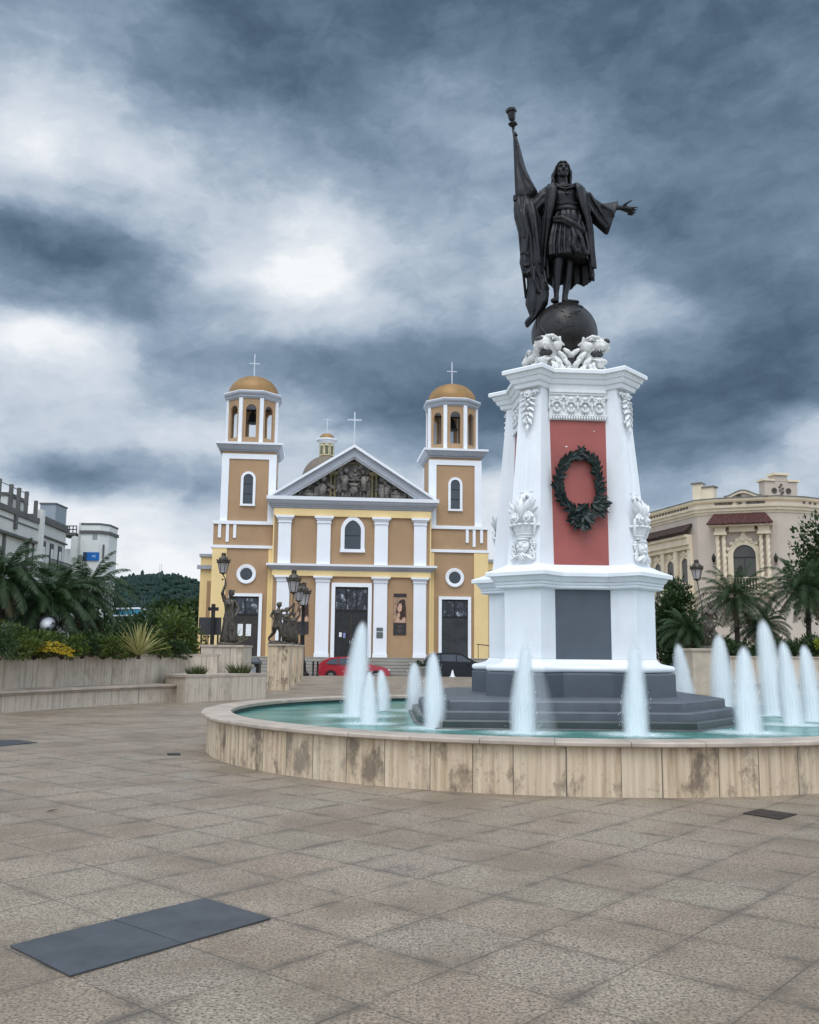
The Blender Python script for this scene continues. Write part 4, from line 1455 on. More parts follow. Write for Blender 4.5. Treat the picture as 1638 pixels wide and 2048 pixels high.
# --- tunic: bloused waist, belt, sash and pleated skirt
t = MB()
t.sil([(470, 1310, 800, 1325, .22, -.01), (452, 1296, 806, 1312, .26, -.01), (455, 1200, 800, 1220, .25), (466, 1100, 788, 1115, .235), (484, 1020, 775, 1040, .225), (500, 985, 770, 1000, .215), (520, 955, 752, 965, .19), (540, 940, 735, 945, .12)], 64, (.075, 11, .4, .10), **kw)
t.sil([(520, 1050, 768, 1062, .20), (500, 1010, 780, 1030, .245), (500, 975, 778, 990, .245), (515, 940, 760, 948, .215), (520, 925, 748, 930, .17)], 60, (.06, 15, 1.1, .25), **kw)
for q in range(9):                                    # front pleats
    x = 470 + q * 39 + rr.uniform(-8, 8)
    d = -.235 + .055 * ((q - 4) / 4) ** 2
    t.tube([SP(520 + q * 27, 1010, d + .03), SP(x * .6 + (520 + q * 27) * .4, 1120, d - .012), SP(x, 1230, d - .03), SP(x + 4, 1312, d - .03)], [.018, .028, .034, .03], 8)
t.tube([SP(500, 1010, -.20), SP(570, 1020, -.27), (SP(650, 1070, -.29)), SP(720, 1110, -.26), SP(775, 1130, -.17)], [.03, .05, .06, .055, .03], 10)     # sash
t.tube([SP(505, 1035, -.20), SP(575, 1050, -.27), (SP(650, 1098, -.285)), SP(715, 1135, -.25)], [.02, .032, .036, .03], 10)
t.tube([SP(650, 1110, -.28), SP(668, 1180, -.30), SP(655, 1250, -.30), SP(690, 1310, -.29)], [.035, .05, .055, .045], 10)
t.tube([SP(690, 1120, -.27), SP(725, 1190, -.28), SP(740, 1260, -.27), SP(765, 1318, -.25)], [.03, .042, .045, .035], 10)
t.build('tunic', bronze, st, remesh=0.013, soften=1)
bl = MB()
R = []
for rowz, ex in ((898, 1.0), (905, 1.05), (922, 1.05), (930, 1.0)):
    A, B = S(500, rowz), S(752, rowz + 8)
    c_, u_ = (A + B) / 2, (B - A) / 2
    R.append([c_ + u_ * (cos(2 * pi * k / 40) * ex) + Vector((0, -.20 * ex * sin(2 * pi * k / 40), 0)) for k in range(40)])
bl.rings(R)
bl.build('belt', bronze, st, smooth=40)
nk = MB()
nk.tube([SP(525, 725, -.13), SP(545, 752, -.185), SP(600, 776, -.215), SP(655, 758, -.19), SP(690, 728, -.13)], [.02] * 5, 8)
nk.tube([SP(520, 712, -.10), SP(545, 735, -.155), SP(598, 748, -.175), SP(655, 736, -.155), SP(692, 714, -.10)], [.026] * 5, 8)
nk.tube([SP(600, 800, -.215), SP(608, 812, -.222), SP(620, 816, -.224), SP(632, 808, -.22), SP(636, 796, -.215)], [.004, .014, .017, .014, .004], 8)
nk.tube([SP(515, 875, -.185), SP(570, 893, -.205), SP(625, 882, -.21), SP(690, 890, -.20), SP(735, 880, -.17)], [.012] * 5, 8)
nk.build('necklace', bronze, st, smooth=True)

# --- open coat: thick shell that wraps the back, with broad lapels
co = MB()
rows = [  # y, outer left x, outer right x, depth, opening half angle, centre y
    (705, 470, 715, .15, .70, .02), (735, 418, 770, .20, .72, .02), (775, 396, 800, .22, .80, .02), (850, 400, 800, .22, .88, .03), (950, 412, 800, .23, .95, .04), (1050, 418, 808, .24, 1.0, .05),
    (1150, 425, 822, .26, 1.05, .06), (1250, 430, 838, .275, 1.08, .07), (1350, 428, 850, .29, 1.10, .08), (1400, 428, 860, .30, 1.12, .08), (1440, 440, 858, .30, 1.15, .08)]
R = []
N = 90
for i, (yy, xl, xr, dp, al, cy) in enumerate(rows):
    A, B = S(xl, yy), S(xr, yy)
    c_, u_ = (A + B) / 2, (B - A) / 2
    ring = []
    for k in range(N + 1):
        th = al + (2 * pi - 2 * al) * k / N
        amp = .012 + .05 * (i / len(rows))
        w = 1 + amp * sin(13 * th + .25 * i) + amp * .6 * sin(7 * th + 1.1 + .12 * i)
        hem = 0.0 if i < len(rows) - 1 else .05 * sin(9 * th)
        ring.append(c_ + u_ * (sin(th) * (-1) * w) + Vector((0, cy - dp * cos(th) * w, hem - .035 * (1 + cos(th - pi)) * (1 if i > 8 else 0))))
    inner = []
    for k in range(N, -1, -1):
        p = ring[k]
        q = c_ + Vector((0, cy, 0))
        v = (p - q)
        inner.append(q + v * (1 - .055 / max(v.length, .1)))
    R.append(ring + inner)
co.rings(R)
# lapels
for sx, P in ((-1, ((508, 712, -.12), (494, 770, -.215), (488, 850, -.225), (478, 930, -.225), (466, 1010, -.20), (456, 1110, -.15), (444, 1250, -.10), (438, 1390, -.07))),
              (1, ((700, 715, -.12), (718, 770, -.22), (735, 850, -.23), (752, 930, -.225), (778, 1010, -.21), (795, 1110, -.20), (806, 1250, -.18), (826, 1400, -.15)))):
    co.tube([SP(*p) for p in P], [(.035, .05), (.045, .085), (.042, .08), (.04, .07), (.036, .05), (.028, .036), (.024, .03), (.02, .026)], 10)
    co.tube([SP(p[0] + sx * 26, p[1], p[2] + .06) for p in P], [.04, .055, .05, .045, .045, .04, .04, .036], 10)
# shoulders and wide hanging sleeve of the outstretched arm
co.sil([(690, 715, 690, 860, .16, .0), (745, 730, 745, 900, .175), (790, 752, 795, 950, .165), (830, 800, 835, 1000, .15), (870, 838, 880, 1040, .145, -.01), (915, 858, 915, 1075, .14, -.02), (965, 855, 940, 1098, .13, -.03),
        (1010, 846, 956, 1106, .115, -.03), (1048, 843, 966, 1104, .10, -.04)], 40, (.085, 6, .5, .35), **kw)
for P in (((800, 790, -.16), (850, 880, -.17), (900, 960, -.17), (950, 1040, -.15)), ((830, 840, -.155), (900, 900, -.17), (980, 940, -.15), (1005, 985, -.13)), ((790, 860, -.16), (830, 950, -.175), (890, 1030, -.16), (945, 1080, -.14))):
    co.tube([SP(*p) for p in P], [.02, .034, .034, .018], 8)
# other sleeve, bent arm
co.sil([(500, 715, 500, 880, .15), (450, 728, 452, 900, .175), (410, 752, 412, 930, .165, -.02), (375, 785, 385, 960, .14, -.04), (345, 815, 365, 975, .12, -.06), (322, 832, 345, 960, .095, -.07)], 36, (.06, 7, .2, .4), **kw)
co.build('coat', bronze, st, remesh=0.014, soften=1)

# --- flag on its pole
fl = MB()
fl.sil([(192, 318, 216, 318, .03, -.07), (196, 370, 232, 370, .05, -.07), (200, 440, 250, 440, .06, -.075), (203, 520, 270, 522, .075, -.08), (203, 590, 292, 596, .085, -.085), (204, 660, 322, 664, .10, -.09), (206, 715, 352, 722, .115, -.095),
        (206, 760, 378, 768, .12, -.10), (206, 790, 378, 786, .12, -.10), (212, 818, 345, 822, .11, -.10), (222, 836, 300, 838, .06, -.10)], 44, (.14, 5, .6, .18), **kw)
fl.sil([(200, 820, 330, 822, .07, -.10), (194, 850, 352, 850, .12, -.10), (190, 910, 374, 905, .15, -.11), (196, 980, 392, 980, .165, -.11), (222, 1080, 404, 1080, .165, -.11), (246, 1160, 412, 1180, .16, -.11), (246, 1290, 424, 1320, .16, -.11),
        (240, 1350, 430, 1400, .155, -.11), (262, 1440, 432, 1450, .14, -.10), (300, 1480, 452, 1520, .14, -.09), (302, 1540, 470, 1570, .14, -.09), (294, 1620, 472, 1610, .135, -.09), (288, 1690, 462, 1690, .13, -.10),
        (304, 1745, 425, 1750, .10, -.12), (318, 1790, 380, 1800, .07, -.13), (288, 1822, 350, 1835, .05, -.14), (274, 1845, 330, 1858, .035, -.14), (284, 1885, 305, 1890, .012, -.14)], 52, (.15, 6, .2, .14), **kw)
for P, w in ((((232, 1320, -.25), (262, 1300, -.28), (300, 1330, -.28)), .035), (((238, 1380, -.22), (270, 1410, -.27), (310, 1400, -.26)), .04), (((262, 1450, -.20), (290, 1465, -.24), (318, 1440, -.24)), .035),
             (((270, 860, -.23), (262, 1000, -.28), (290, 1150, -.29), (280, 1290, -.28)), .034), (((330, 860, -.22), (345, 1000, -.28), (365, 1180, -.29), (392, 1390, -.27)), .034), (((222, 900, -.20), (238, 1040, -.24), (262, 1180, -.26)), .03),
             (((340, 1420, -.25), (345, 1520, -.25), (390, 1620, -.24)), .03), (((430, 1430, -.2), (442, 1530, -.22), (472, 1590, -.18)), .028), (((225, 400, -.12), (240, 560, -.17), (300, 700, -.21), (360, 775, -.2)), .022)):
    P = [SP(*p) for p in P]
    fl.tube(P, [w * .6] + [w] * (len(P) - 2) + [w * .6], 8)
fl.build('flag', bronze, st, remesh=0.013, soften=1)
po = MB()
po.tube([SP(176, 190, -.06), SP(196, 330, -.08), SP(206, 600, -.085), SP(214, 830, -.10), SP(250, 1260, -.10), SP(290, 1640, -.09)], [.02, .024, .026, .026, .026, .024], 10)
po.build('flag_pole', bronze, st, smooth=True)
fi = MB()
for x, z, r in ((204, 305, .045), (201, 288, .03), (190, 248, .026), (184, 222, .05), (180, 200, .028)):
    fi.ball(SP(x, z, -.065), (r, r, r * .7), 12, 8)
for k in range(6):
    a = 2 * pi * k / 6
    fi.ball(SP(184, 218, -.065) + Vector((.06 * cos(a), .06 * sin(a), .01)), (.026, .026, .03), 8, 6)
fi.lathe([(.02, .0), (.05, .03), (.06, .05), (.075, .17), (.10, .19), (.10, .235), (.06, .26), (.018, .27)], 6, M=TR(*SP(180, 195, -.065)) @ RY(-.10))
fi.build('finial', bronze, st, smooth=30)

# ------------------------------------------------------------------ church
PHI = radians(5.8)
CO = Vector(((705 - 819) / F_PX * 64, 64, 0))
ch = thing('church', 'tan and yellow church with twin golden domed bell towers and carved pediment', 'church', CO, PHI)


def trim(name, m, boxes, parent=ch, **kw):
    mb_ = MB()
    for q in boxes:
        mb_.box(*q)
    return mb_.build(name, m, parent, **kw)


FL = 1.1
# masses
trim('nave_wall', tan_stucco, [(-5.35, 5.35, 0.0, 26, -0.4, 11.14)])
for s in (-1, 1):
    x0, x1 = sorted((s * 5.352, s * 9.5))
    trim('aisle_wall', tan_stucco, [(x0, x1, 0.5, 24, -0.4, 8.395), (x0, x1, 0.56, 12, 8.592, 10.045)])
    a, b = sorted((s * 5.352, s * 9.62))
    trim('band', church_white, [(a, b, 0.38, 24.1, 8.395, 8.592)])
    a, b = sorted((s * 5.352, s * 9.56))
    trim('parapet_coping', church_white, [(a, b, 0.44, 12.1, 10.045, 10.28)])
    for off_, zb in ((9.08, 9.1), (8.55, 8.82), (8.06, 9.1)):
        trim('parapet_bar', church_white, [(s * off_ - 0.10, s * off_ + 0.10, 0.48, 0.57, zb, 10.043)])
    a, b = sorted((s * 8.53, s * 9.5))
    trim('corner_strip', yellow_stucco, [(a, b, 0.42, 0.51, -0.4, 8.393), (a + (0.003 if s < 0 else 0.95), b + (-0.95 if s < 0 else 0.06), 0.511, 24, -0.4, 8.393)])
    a, b = sorted((s * 5.353, s * 5.72))
    trim('corner_strip', yellow_stucco, [(a, b, 0.44, 0.51, -0.4, 8.393)])
    # round window
    cx = s * 7.17
    M = TR(cx, 0.5, 6.63) @ RX(pi / 2)
    mb = MB()
    N = 40
    R = [[M @ Vector((r * cos(2 * pi * k / N), r * sin(2 * pi * k / N), z)) for k in range(N)] for r, z in ((0.42, 0.0), (0.42, 0.10), (0.52, 0.13), (0.64, 0.13), (0.67, 0.0))]
    mb.rings(R, caps=False)
    w = mb.build('round_window', church_white, ch, smooth=30)
    mb = MB().lathe([(0.43, 0.02), (0.0, 0.025)], 32, M=M)
    mb.build('pane', dark_glass, w)
    # side door
    w = trim('door_frame', church_white, [(cx - 1.13, cx - 0.92, 0.30, 0.52, FL, 5.31), (cx + 0.92, cx + 1.13, 0.30, 0.52, FL, 5.31), (cx - 0.919, cx + 0.919, 0.30, 0.52, 5.11, 5.31)])
    trim('door', dark_wood if s < 0 else mat('dark_panel', (0.035, 0.04, 0.042), 0.3, var=0.3, scale=1.2), [(cx - 0.918, cx - 0.01, 0.44, 0.498, FL, 3.82), (cx + 0.01, cx + 0.918, 0.44, 0.498, FL, 3.82)], w)
    trim('transom_frame', iron, [(cx - 0.917, cx + 0.917, 0.42, 0.499, 3.825, 3.95), (cx - 0.05, cx + 0.05, 0.42, 0.499, 3.951, 5.0), (cx - 0.917, cx + 0.917, 0.42, 0.499, 5.0, 5.108),
                                 (cx - 0.917, cx - 0.85, 0.42, 0.499, 3.951, 4.999), (cx + 0.85, cx + 0.917, 0.42, 0.499, 3.951, 4.999)], w)
    trim('transom_glass', glass_m, [(cx - 0.849, cx - 0.051, 0.45, 0.497, 3.952, 4.998), (cx + 0.051, cx + 0.849, 0.45, 0.497, 3.952, 4.998)], w)
    if s < 0:
        trim('notice', paper, [(cx - 0.45, cx - 0.10, 0.425, 0.438, 2.45, 3.25)], w)
        trim('notice', paper, [(cx + 0.10, cx + 0.45, 0.425, 0.438, 2.45, 3.25)], w)
    # outer wing
    a, b = sorted((s * 9.505, s * 10.55))
    trim('wing_wall', yellow_stucco, [(a, b, 3.0, 20, -0.4, 8.0)])
    trim('wing_coping', church_grey, [(a - (0.1 if s < 0 else 0), b + (0.1 if s > 0 else 0), 2.88, 20.1, 8.0, 8.2), (a - (0.22 if s < 0 else 0), b + (0.22 if s > 0 else 0), 2.78, 2.99, 7.12, 7.40)])
    a, b = sorted((s * 9.55, s * 10.05))
    trim('wing_panel', tan_stucco, [(a, b, 2.94, 2.998, 0.5, 6.3)])

# friezes and cornices of the centre
trim('frieze', yellow_stucco, [(-5.42, 5.42, -0.16, 0.012, 10.645, 11.14), (-5.42, 5.42, -0.16, 0.012, 6.535, 6.905)])
trim('side_return', yellow_stucco, [(-5.44, -5.352, -0.012, 0.43, -0.4, 10.64), (5.352, 5.44, -0.012, 0.43, -0.4, 10.64)])
mb = MB()


def cornice(mb_, x, y0, y1, prof):
    """stepped cornice box: prof = [(z, projection)]"""
    mb_.rings([[(-x - p, y0 - p, z), (x + p, y0 - p, z), (x + p, y1, z), (-x - p, y1, z)] for z, p in prof])


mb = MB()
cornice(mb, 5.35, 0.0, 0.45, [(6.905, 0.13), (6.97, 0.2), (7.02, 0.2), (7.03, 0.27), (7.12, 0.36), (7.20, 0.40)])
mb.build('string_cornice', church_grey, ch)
mb = MB()
cornice(mb, 5.35, 0.0, 0.45, [(7.202, 0.46), (7.34, 0.47)])
mb.build('cornice_fillet', church_white, ch)
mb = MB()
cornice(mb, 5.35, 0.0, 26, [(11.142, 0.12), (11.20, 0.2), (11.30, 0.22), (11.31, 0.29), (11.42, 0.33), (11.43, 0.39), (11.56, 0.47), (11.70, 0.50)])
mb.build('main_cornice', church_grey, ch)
mb = MB()
cornice(mb, 5.35, 0.0, 26, [(11.702, 0.56), (11.94, 0.58)])
mb.build('cornice_fillet', church_white, ch)

# pilasters
for z0, zc, z1 in ((7.342, 10.13, 10.643), (FL, 6.12, 6.533)):
    for cx, w in ((-4.64, .43), (-1.98, .46), (1.96, .46), (4.66, .43)):
        mb = MB()
        mb.box(cx - w, cx + w, -0.22, 0.01, z0, zc)
        h = z1 - zc
        mb.rings([[(cx - w - p, -0.22 - p, z), (cx + w + p, -0.22 - p, z), (cx + w + p, 0.01, z), (cx - w - p, 0.01, z)] for z, p in
                  ((zc + .001, 0.02), (zc + .06 * h, 0.06), (zc + .16 * h, 0.06), (zc + .17 * h, 0.015), (zc + .42 * h, 0.02), (zc + .45 * h, 0.06), (zc + .7 * h, 0.14), (zc + .72 * h, 0.19), (zc + h, 0.19))])
        if z0 < 3:
            mb.box(cx - w - 0.04, cx + w + 0.04, -0.26, -0.221, z0, z0 + 0.25)
        mb.build('pilaster', church_white, ch)


def arch_pts(cx, hw, z0, zs, point=0.0, n=12):
    """outline of an arched opening, from the left foot over the top to the right foot"""
    P = [(cx - hw, z0)]
    for k in range(n + 1):
        a = pi - pi * k / n
        P.append((cx + hw * cos(a), zs + hw * sin(a) * (1 + point * (1 - abs(cos(a))))))
    P.append((cx + hw, z0))
    return P


def arch_window(cx, y, hw, fw, z0, zs, sill=0.12, point=0.0, parent=ch, bars=2, frame_m=None, proud=0.13):
    o_, i_ = arch_pts(cx, hw + fw, z0 - 0.001, zs, point), arch_pts(cx, hw, z0, zs, point)
    mb_ = MB()
    for k in range(len(o_) - 1):
        A, B, C_, D = o_[k], o_[k + 1], i_[k + 1], i_[k]
        P = [(A[0], y - proud, A[1]), (B[0], y - proud, B[1]), (C_[0], y - proud, C_[1]), (D[0], y - proud, D[1]), (A[0], y + .01, A[1]), (B[0], y + .01, B[1]), (C_[0], y + .01, C_[1]), (D[0], y + .01, D[1])]
        mb_.add(P, [(0, 1, 2, 3), (0, 4, 5, 1), (3, 2, 6, 7)])
    if sill:
        mb_.box(cx - hw - fw - 0.04, cx + hw + fw + 0.04, y - proud - 0.06, y + 0.01, z0 - sill - 0.12, z0 - 0.002)
    w_ = mb_.build('window', frame_m or church_white, parent, recalc=True)
    g_ = MB().add([(x, y - 0.012, z) for x, z in i_], [tuple(range(len(i_)))])
    g_.build('pane', dark_glass, w_)
    if bars:
        gb = MB()
        for q in range(bars):
            z = z0 + (zs + hw - z0) * (q + 1) / (bars + 1)
            gb.box(cx - hw, cx + hw, y - 0.04, y - 0.013, z - 0.02, z + 0.02)
        gb.build('glazing_bar', iron, w_)
    return w_


arch_window(0, 0.0, 0.56, 0.26, 8.42, 9.75, 0.10, 0.22, bars=1)

# main door
w = trim('door_frame', church_white, [(-1.37, -1.12, -0.20, 0.012, FL, 6.10), (1.12, 1.37, -0.20, 0.012, FL, 6.10), (-1.119, 1.119, -0.20, 0.012, 5.83, 6.10)])
trim('door', mat('door_dark', (0.018, 0.017, 0.018), 0.25, var=0.3), [(-1.118, -0.012, -0.05, -0.004, FL, 4.12), (0.012, 1.118, -0.05, -0.004, FL, 4.12)], w)
trim('transom_frame', iron, [(-1.118, 1.118, -0.07, -0.003, 4.122, 4.30), (-1.118, 1.118, -0.07, -0.003, 5.72, 5.828), (-1.118, -1.05, -0.07, -0.003, 4.301, 5.719), (1.05, 1.118, -0.07, -0.003, 4.301, 5.719),
                             (-0.40, -0.32, -0.07, -0.003, 4.301, 5.719), (0.32, 0.40, -0.07, -0.003, 4.301, 5.719)], w)
trim('transom_glass', glass_m, [(-1.049, -0.401, -0.045, -0.005, 4.302, 5.718), (-0.319, 0.319, -0.045, -0.005, 4.302, 5.718), (0.401, 1.049, -0.045, -0.005, 4.302, 5.718)], w)
trim('sticker', paper, [(-0.80, -0.62, -0.056, -0.051, 2.45, 2.75)], w)
trim('sticker', mat('sticker_blue', (0.25, 0.3, 0.55), 0.6), [(-0.52, -0.37, -0.056, -0.051, 2.38, 2.72)], w)
trim('door_handle', chrome, [(-0.09, -0.05, -0.10, -0.051, 2.0, 2.25), (0.05, 0.09, -0.10, -0.051, 2.0, 2.25)], w)
trim('plaque', mat('plaque_grey', (0.11, 0.13, 0.12), 0.5), [(1.72, 2.16, -0.25, -0.221, 2.86, 3.10), (1.72, 2.16, -0.25, -0.221, 2.40, 2.80)])

# pediment
PA, PB, PH = 5.82, 11.945, 15.64
sl = (PH - PB) / PA
mb = MB()
mb.add([(-5.2, 0.30, PB), (5.2, 0.30, PB), (0, 0.30, PH - 0.45)], [(0, 1, 2)])
mb.build('tympanum', relief_back, ch)
for nm, m, t0, t1, pj in (('raking_cornice', church_grey, 0.14, 0.66, -0.30), ('raking_mould', church_white, 0.661, 0.74, -0.12), ('raking_fillet', church_white, -0.04, 0.138, -0.52)):
    mb = MB()
    for s in (-1, 1):
        L = [(s * (PA - t0 * 0.1), PB - t0 * 0), (0, PH - t0 * 1.18)]
        I = [(s * (PA - (t1) / sl * 1.18), PB), (0, PH - t1 * 1.18)]
        O_ = [(s * (PA - max(t0, 0) / sl * 1.18), PB), (0, PH - t0 * 1.18)]
        P = [(O_[0][0], pj, O_[0][1]), (O_[1][0], pj, O_[1][1]), (I[1][0], pj, I[1][1]), (I[0][0], pj, I[0][1])]
        P += [(x, (26 if nm == 'raking_fillet' else 0.29), z) for x, y, z in P]
        mb.add(P, [(0, 1, 2, 3), (4, 5, 1, 0), (3, 2, 6, 7), (4, 7, 6, 5), (0, 3, 7, 4)])
    mb.build(nm, m, ch)


def relief_figure(mb_, x, z, h, lean=0.0, arm=0.3, y=0.24, robe=True):
    r = h / 7.2
    top = Vector((x + lean * h, y - 0.10, z + h - r))
    mb_.ball(top, (r * .8, r * .9, r), 8, 6)
    mb_.ball(top + Vector((0, 0.03, r * .3)), (r * 1.05, r * .8, r * .9), 8, 6)
    mb_.tube([Vector((x, y, z)), Vector((x + lean * h * .3, y - .05, z + h * .35)), Vector((x + lean * h * .6, y - .07, z + h * .6)), top - Vector((0, 0, r * 1.3))],
             [(r * 1.6, r * 1.1) if robe else r * .9, (r * 1.7, r * 1.2), (r * 1.5, r * 1.1), r * .8], 9)
    for s_ in (-1, 1):
        sh = top + Vector((s_ * r * 1.3, 0, -r * 1.6))
        mb_.tube([sh, sh + Vector((s_ * r * 1.2 + arm * r * 2, -.08, -r * 1.3)), sh + Vector((arm * r * 5, -.12, -r * 1.2))], [r * .6, r * .5, r * .35], 7)
    for q in range(3):
        mb_.tube([Vector((x + (q - 1) * r * .9, y - .12, z)), Vector((x + lean * h * .4 + (q - 1) * r * .7, y - .16, z + h * .5))], [r * .3, r * .2], 6)


mb = MB()
for x, h, ln, am in ((-0.62, 1.55, .06, .6), (0.75, 1.5, -.05, -.6), (0.1, 0.95, 0, .2)):
    relief_figure(mb, x, 12.55 if abs(x) > .3 else 13.1, h, ln, am)
mb.ball((-0.95, .22, 14.0), (.22, .08, .5), 8, 6, RY(-.4))
mb.ball((0.95, .22, 14.05), (.30, .10, .50), 8, 6, RY(.5))
mb.ball((0.55, .22, 14.25), (.24, .09, .36), 8, 6, RY(.7))
mb.box(-.45, .45, .02, .28, 12.75, 13.05)
mb.tube([(-.42, .05, 13.05), (-.2, .0, 12.88), (.2, .0, 12.9), (.42, .05, 13.05)], .08, 7)
mb.ball((0, .1, 12.55), (.32, .2, .30), 10, 8)
for k in range(9):
    mb.tube([(-1.0 + .25 * k, .2, 12.0), (-1.0 + .25 * k, .2, 12.45)], .06, 6)
for x, h, ln, am in ((-2.15, 1.5, .05, .5), (-2.65, 1.15, .16, .5), (-3.2, .85, .15, .6), (-3.75, .62, .3, .4), (1.95, 1.55, .02, .4), (2.35, 1.3, -.12, -.5), (2.95, .95, -.1, -.5), (3.45, .72, -.1, -.5), (3.95, .5, -.3, -.3), (-4.2, .35, .4, .2), (4.35, .32, -.3, -.2)):
    relief_figure(mb, x, 11.98, h, ln, am)
for x, w_ in ((-3.1, .45), (3.15, .55), (-2.45, .3)):
    mb.box(x - w_, x + w_, .0, .25, 11.98, 12.32)
    mb.box(x - w_ - .08, x + w_ + .08, -.03, .24, 12.33, 12.42)
rr = random.Random(12)
for k in range(46):
    x = rr.uniform(-4.5, 4.5)
    zmax = PH - 1.1 - abs(x) * sl - 12
    mb.ball((x, .26, 12 + rr.uniform(0, max(.1, zmax * .55))), (rr.uniform(.08, .2), .10, rr.uniform(.08, .2)), 7, 5)
mb.build('carved_relief', relief_stone, ch, smooth=True)
mb = MB()
for k in range(16):
    a0, a1 = pi * k / 16, pi * (k + 1) / 16
    P = [(1.28 * cos(a), .16, 13.25 + 1.28 * sin(a)) for a in (a0, a1)] + [(1.16 * cos(a), .16, 13.25 + 1.16 * sin(a)) for a in (a1, a0)]
    P += [(x, .30, z) for x, y, z in P]
    mb.add(P, [(0, 1, 2, 3), (0, 4, 5, 1), (3, 2, 6, 7)])
for s in (-1, 1):
    for q in (0, .28):
        x = s * (1.30 + q)
        mb.lathe([(.12, 12.0), (.12, 12.12), (.085, 12.16), (.075, 13.45), (.12, 13.5), (.13, 13.62)], 10, M=TR(x, .12, 0))
    mb.box(s * 1.44 - .34, s * 1.44 + .34, .0, .28, 13.62, 13.85)
    mb.box(s * 1.44 - .34, s * 1.44 + .34, .02, .28, 11.96, 12.02)
mb.build('relief_columns', relief_gold, ch, smooth=40)
mb = MB()
mb.add([(1.16 * cos(pi * k / 16), .285, 13.25 + 1.16 * sin(pi * k / 16)) for k in range(17)] + [(-1.16, .285, 12.0), (1.16, .285, 12.0)], [tuple(range(19))])
mb.build('relief_niche', relief_stone, ch)
# main roof behind the pediment
mb = MB()
mb.add([(-5.8, 0.6, 11.95), (0, 0.6, 15.35), (5.8, 0.6, 11.95), (-5.8, 26, 11.95), (0, 26, 15.35), (5.8, 26, 11.95)], [(0, 1, 4, 3), (1, 2, 5, 4), (3, 4, 5), (0, 2, 1)])
mb.build('roof', church_grey, ch)


def cross(x, y, z0, z1, za, hw, t, parent=ch, m=steel):
    mb_ = MB()
    mb_.box(x - t, x + t, y - t, y + t, z0, z1)
    mb_.box(x - hw, x - t - .001, y - t * .9, y + t * .9, za - t, za + t)
    mb_.box(x + t + .001, x + hw, y - t * .9, y + t * .9, za - t, za + t)
    return mb_.build('cross', m, parent)


cross(0.0, 0.2, 15.55, 18.15, 17.59, 0.50, 0.045)

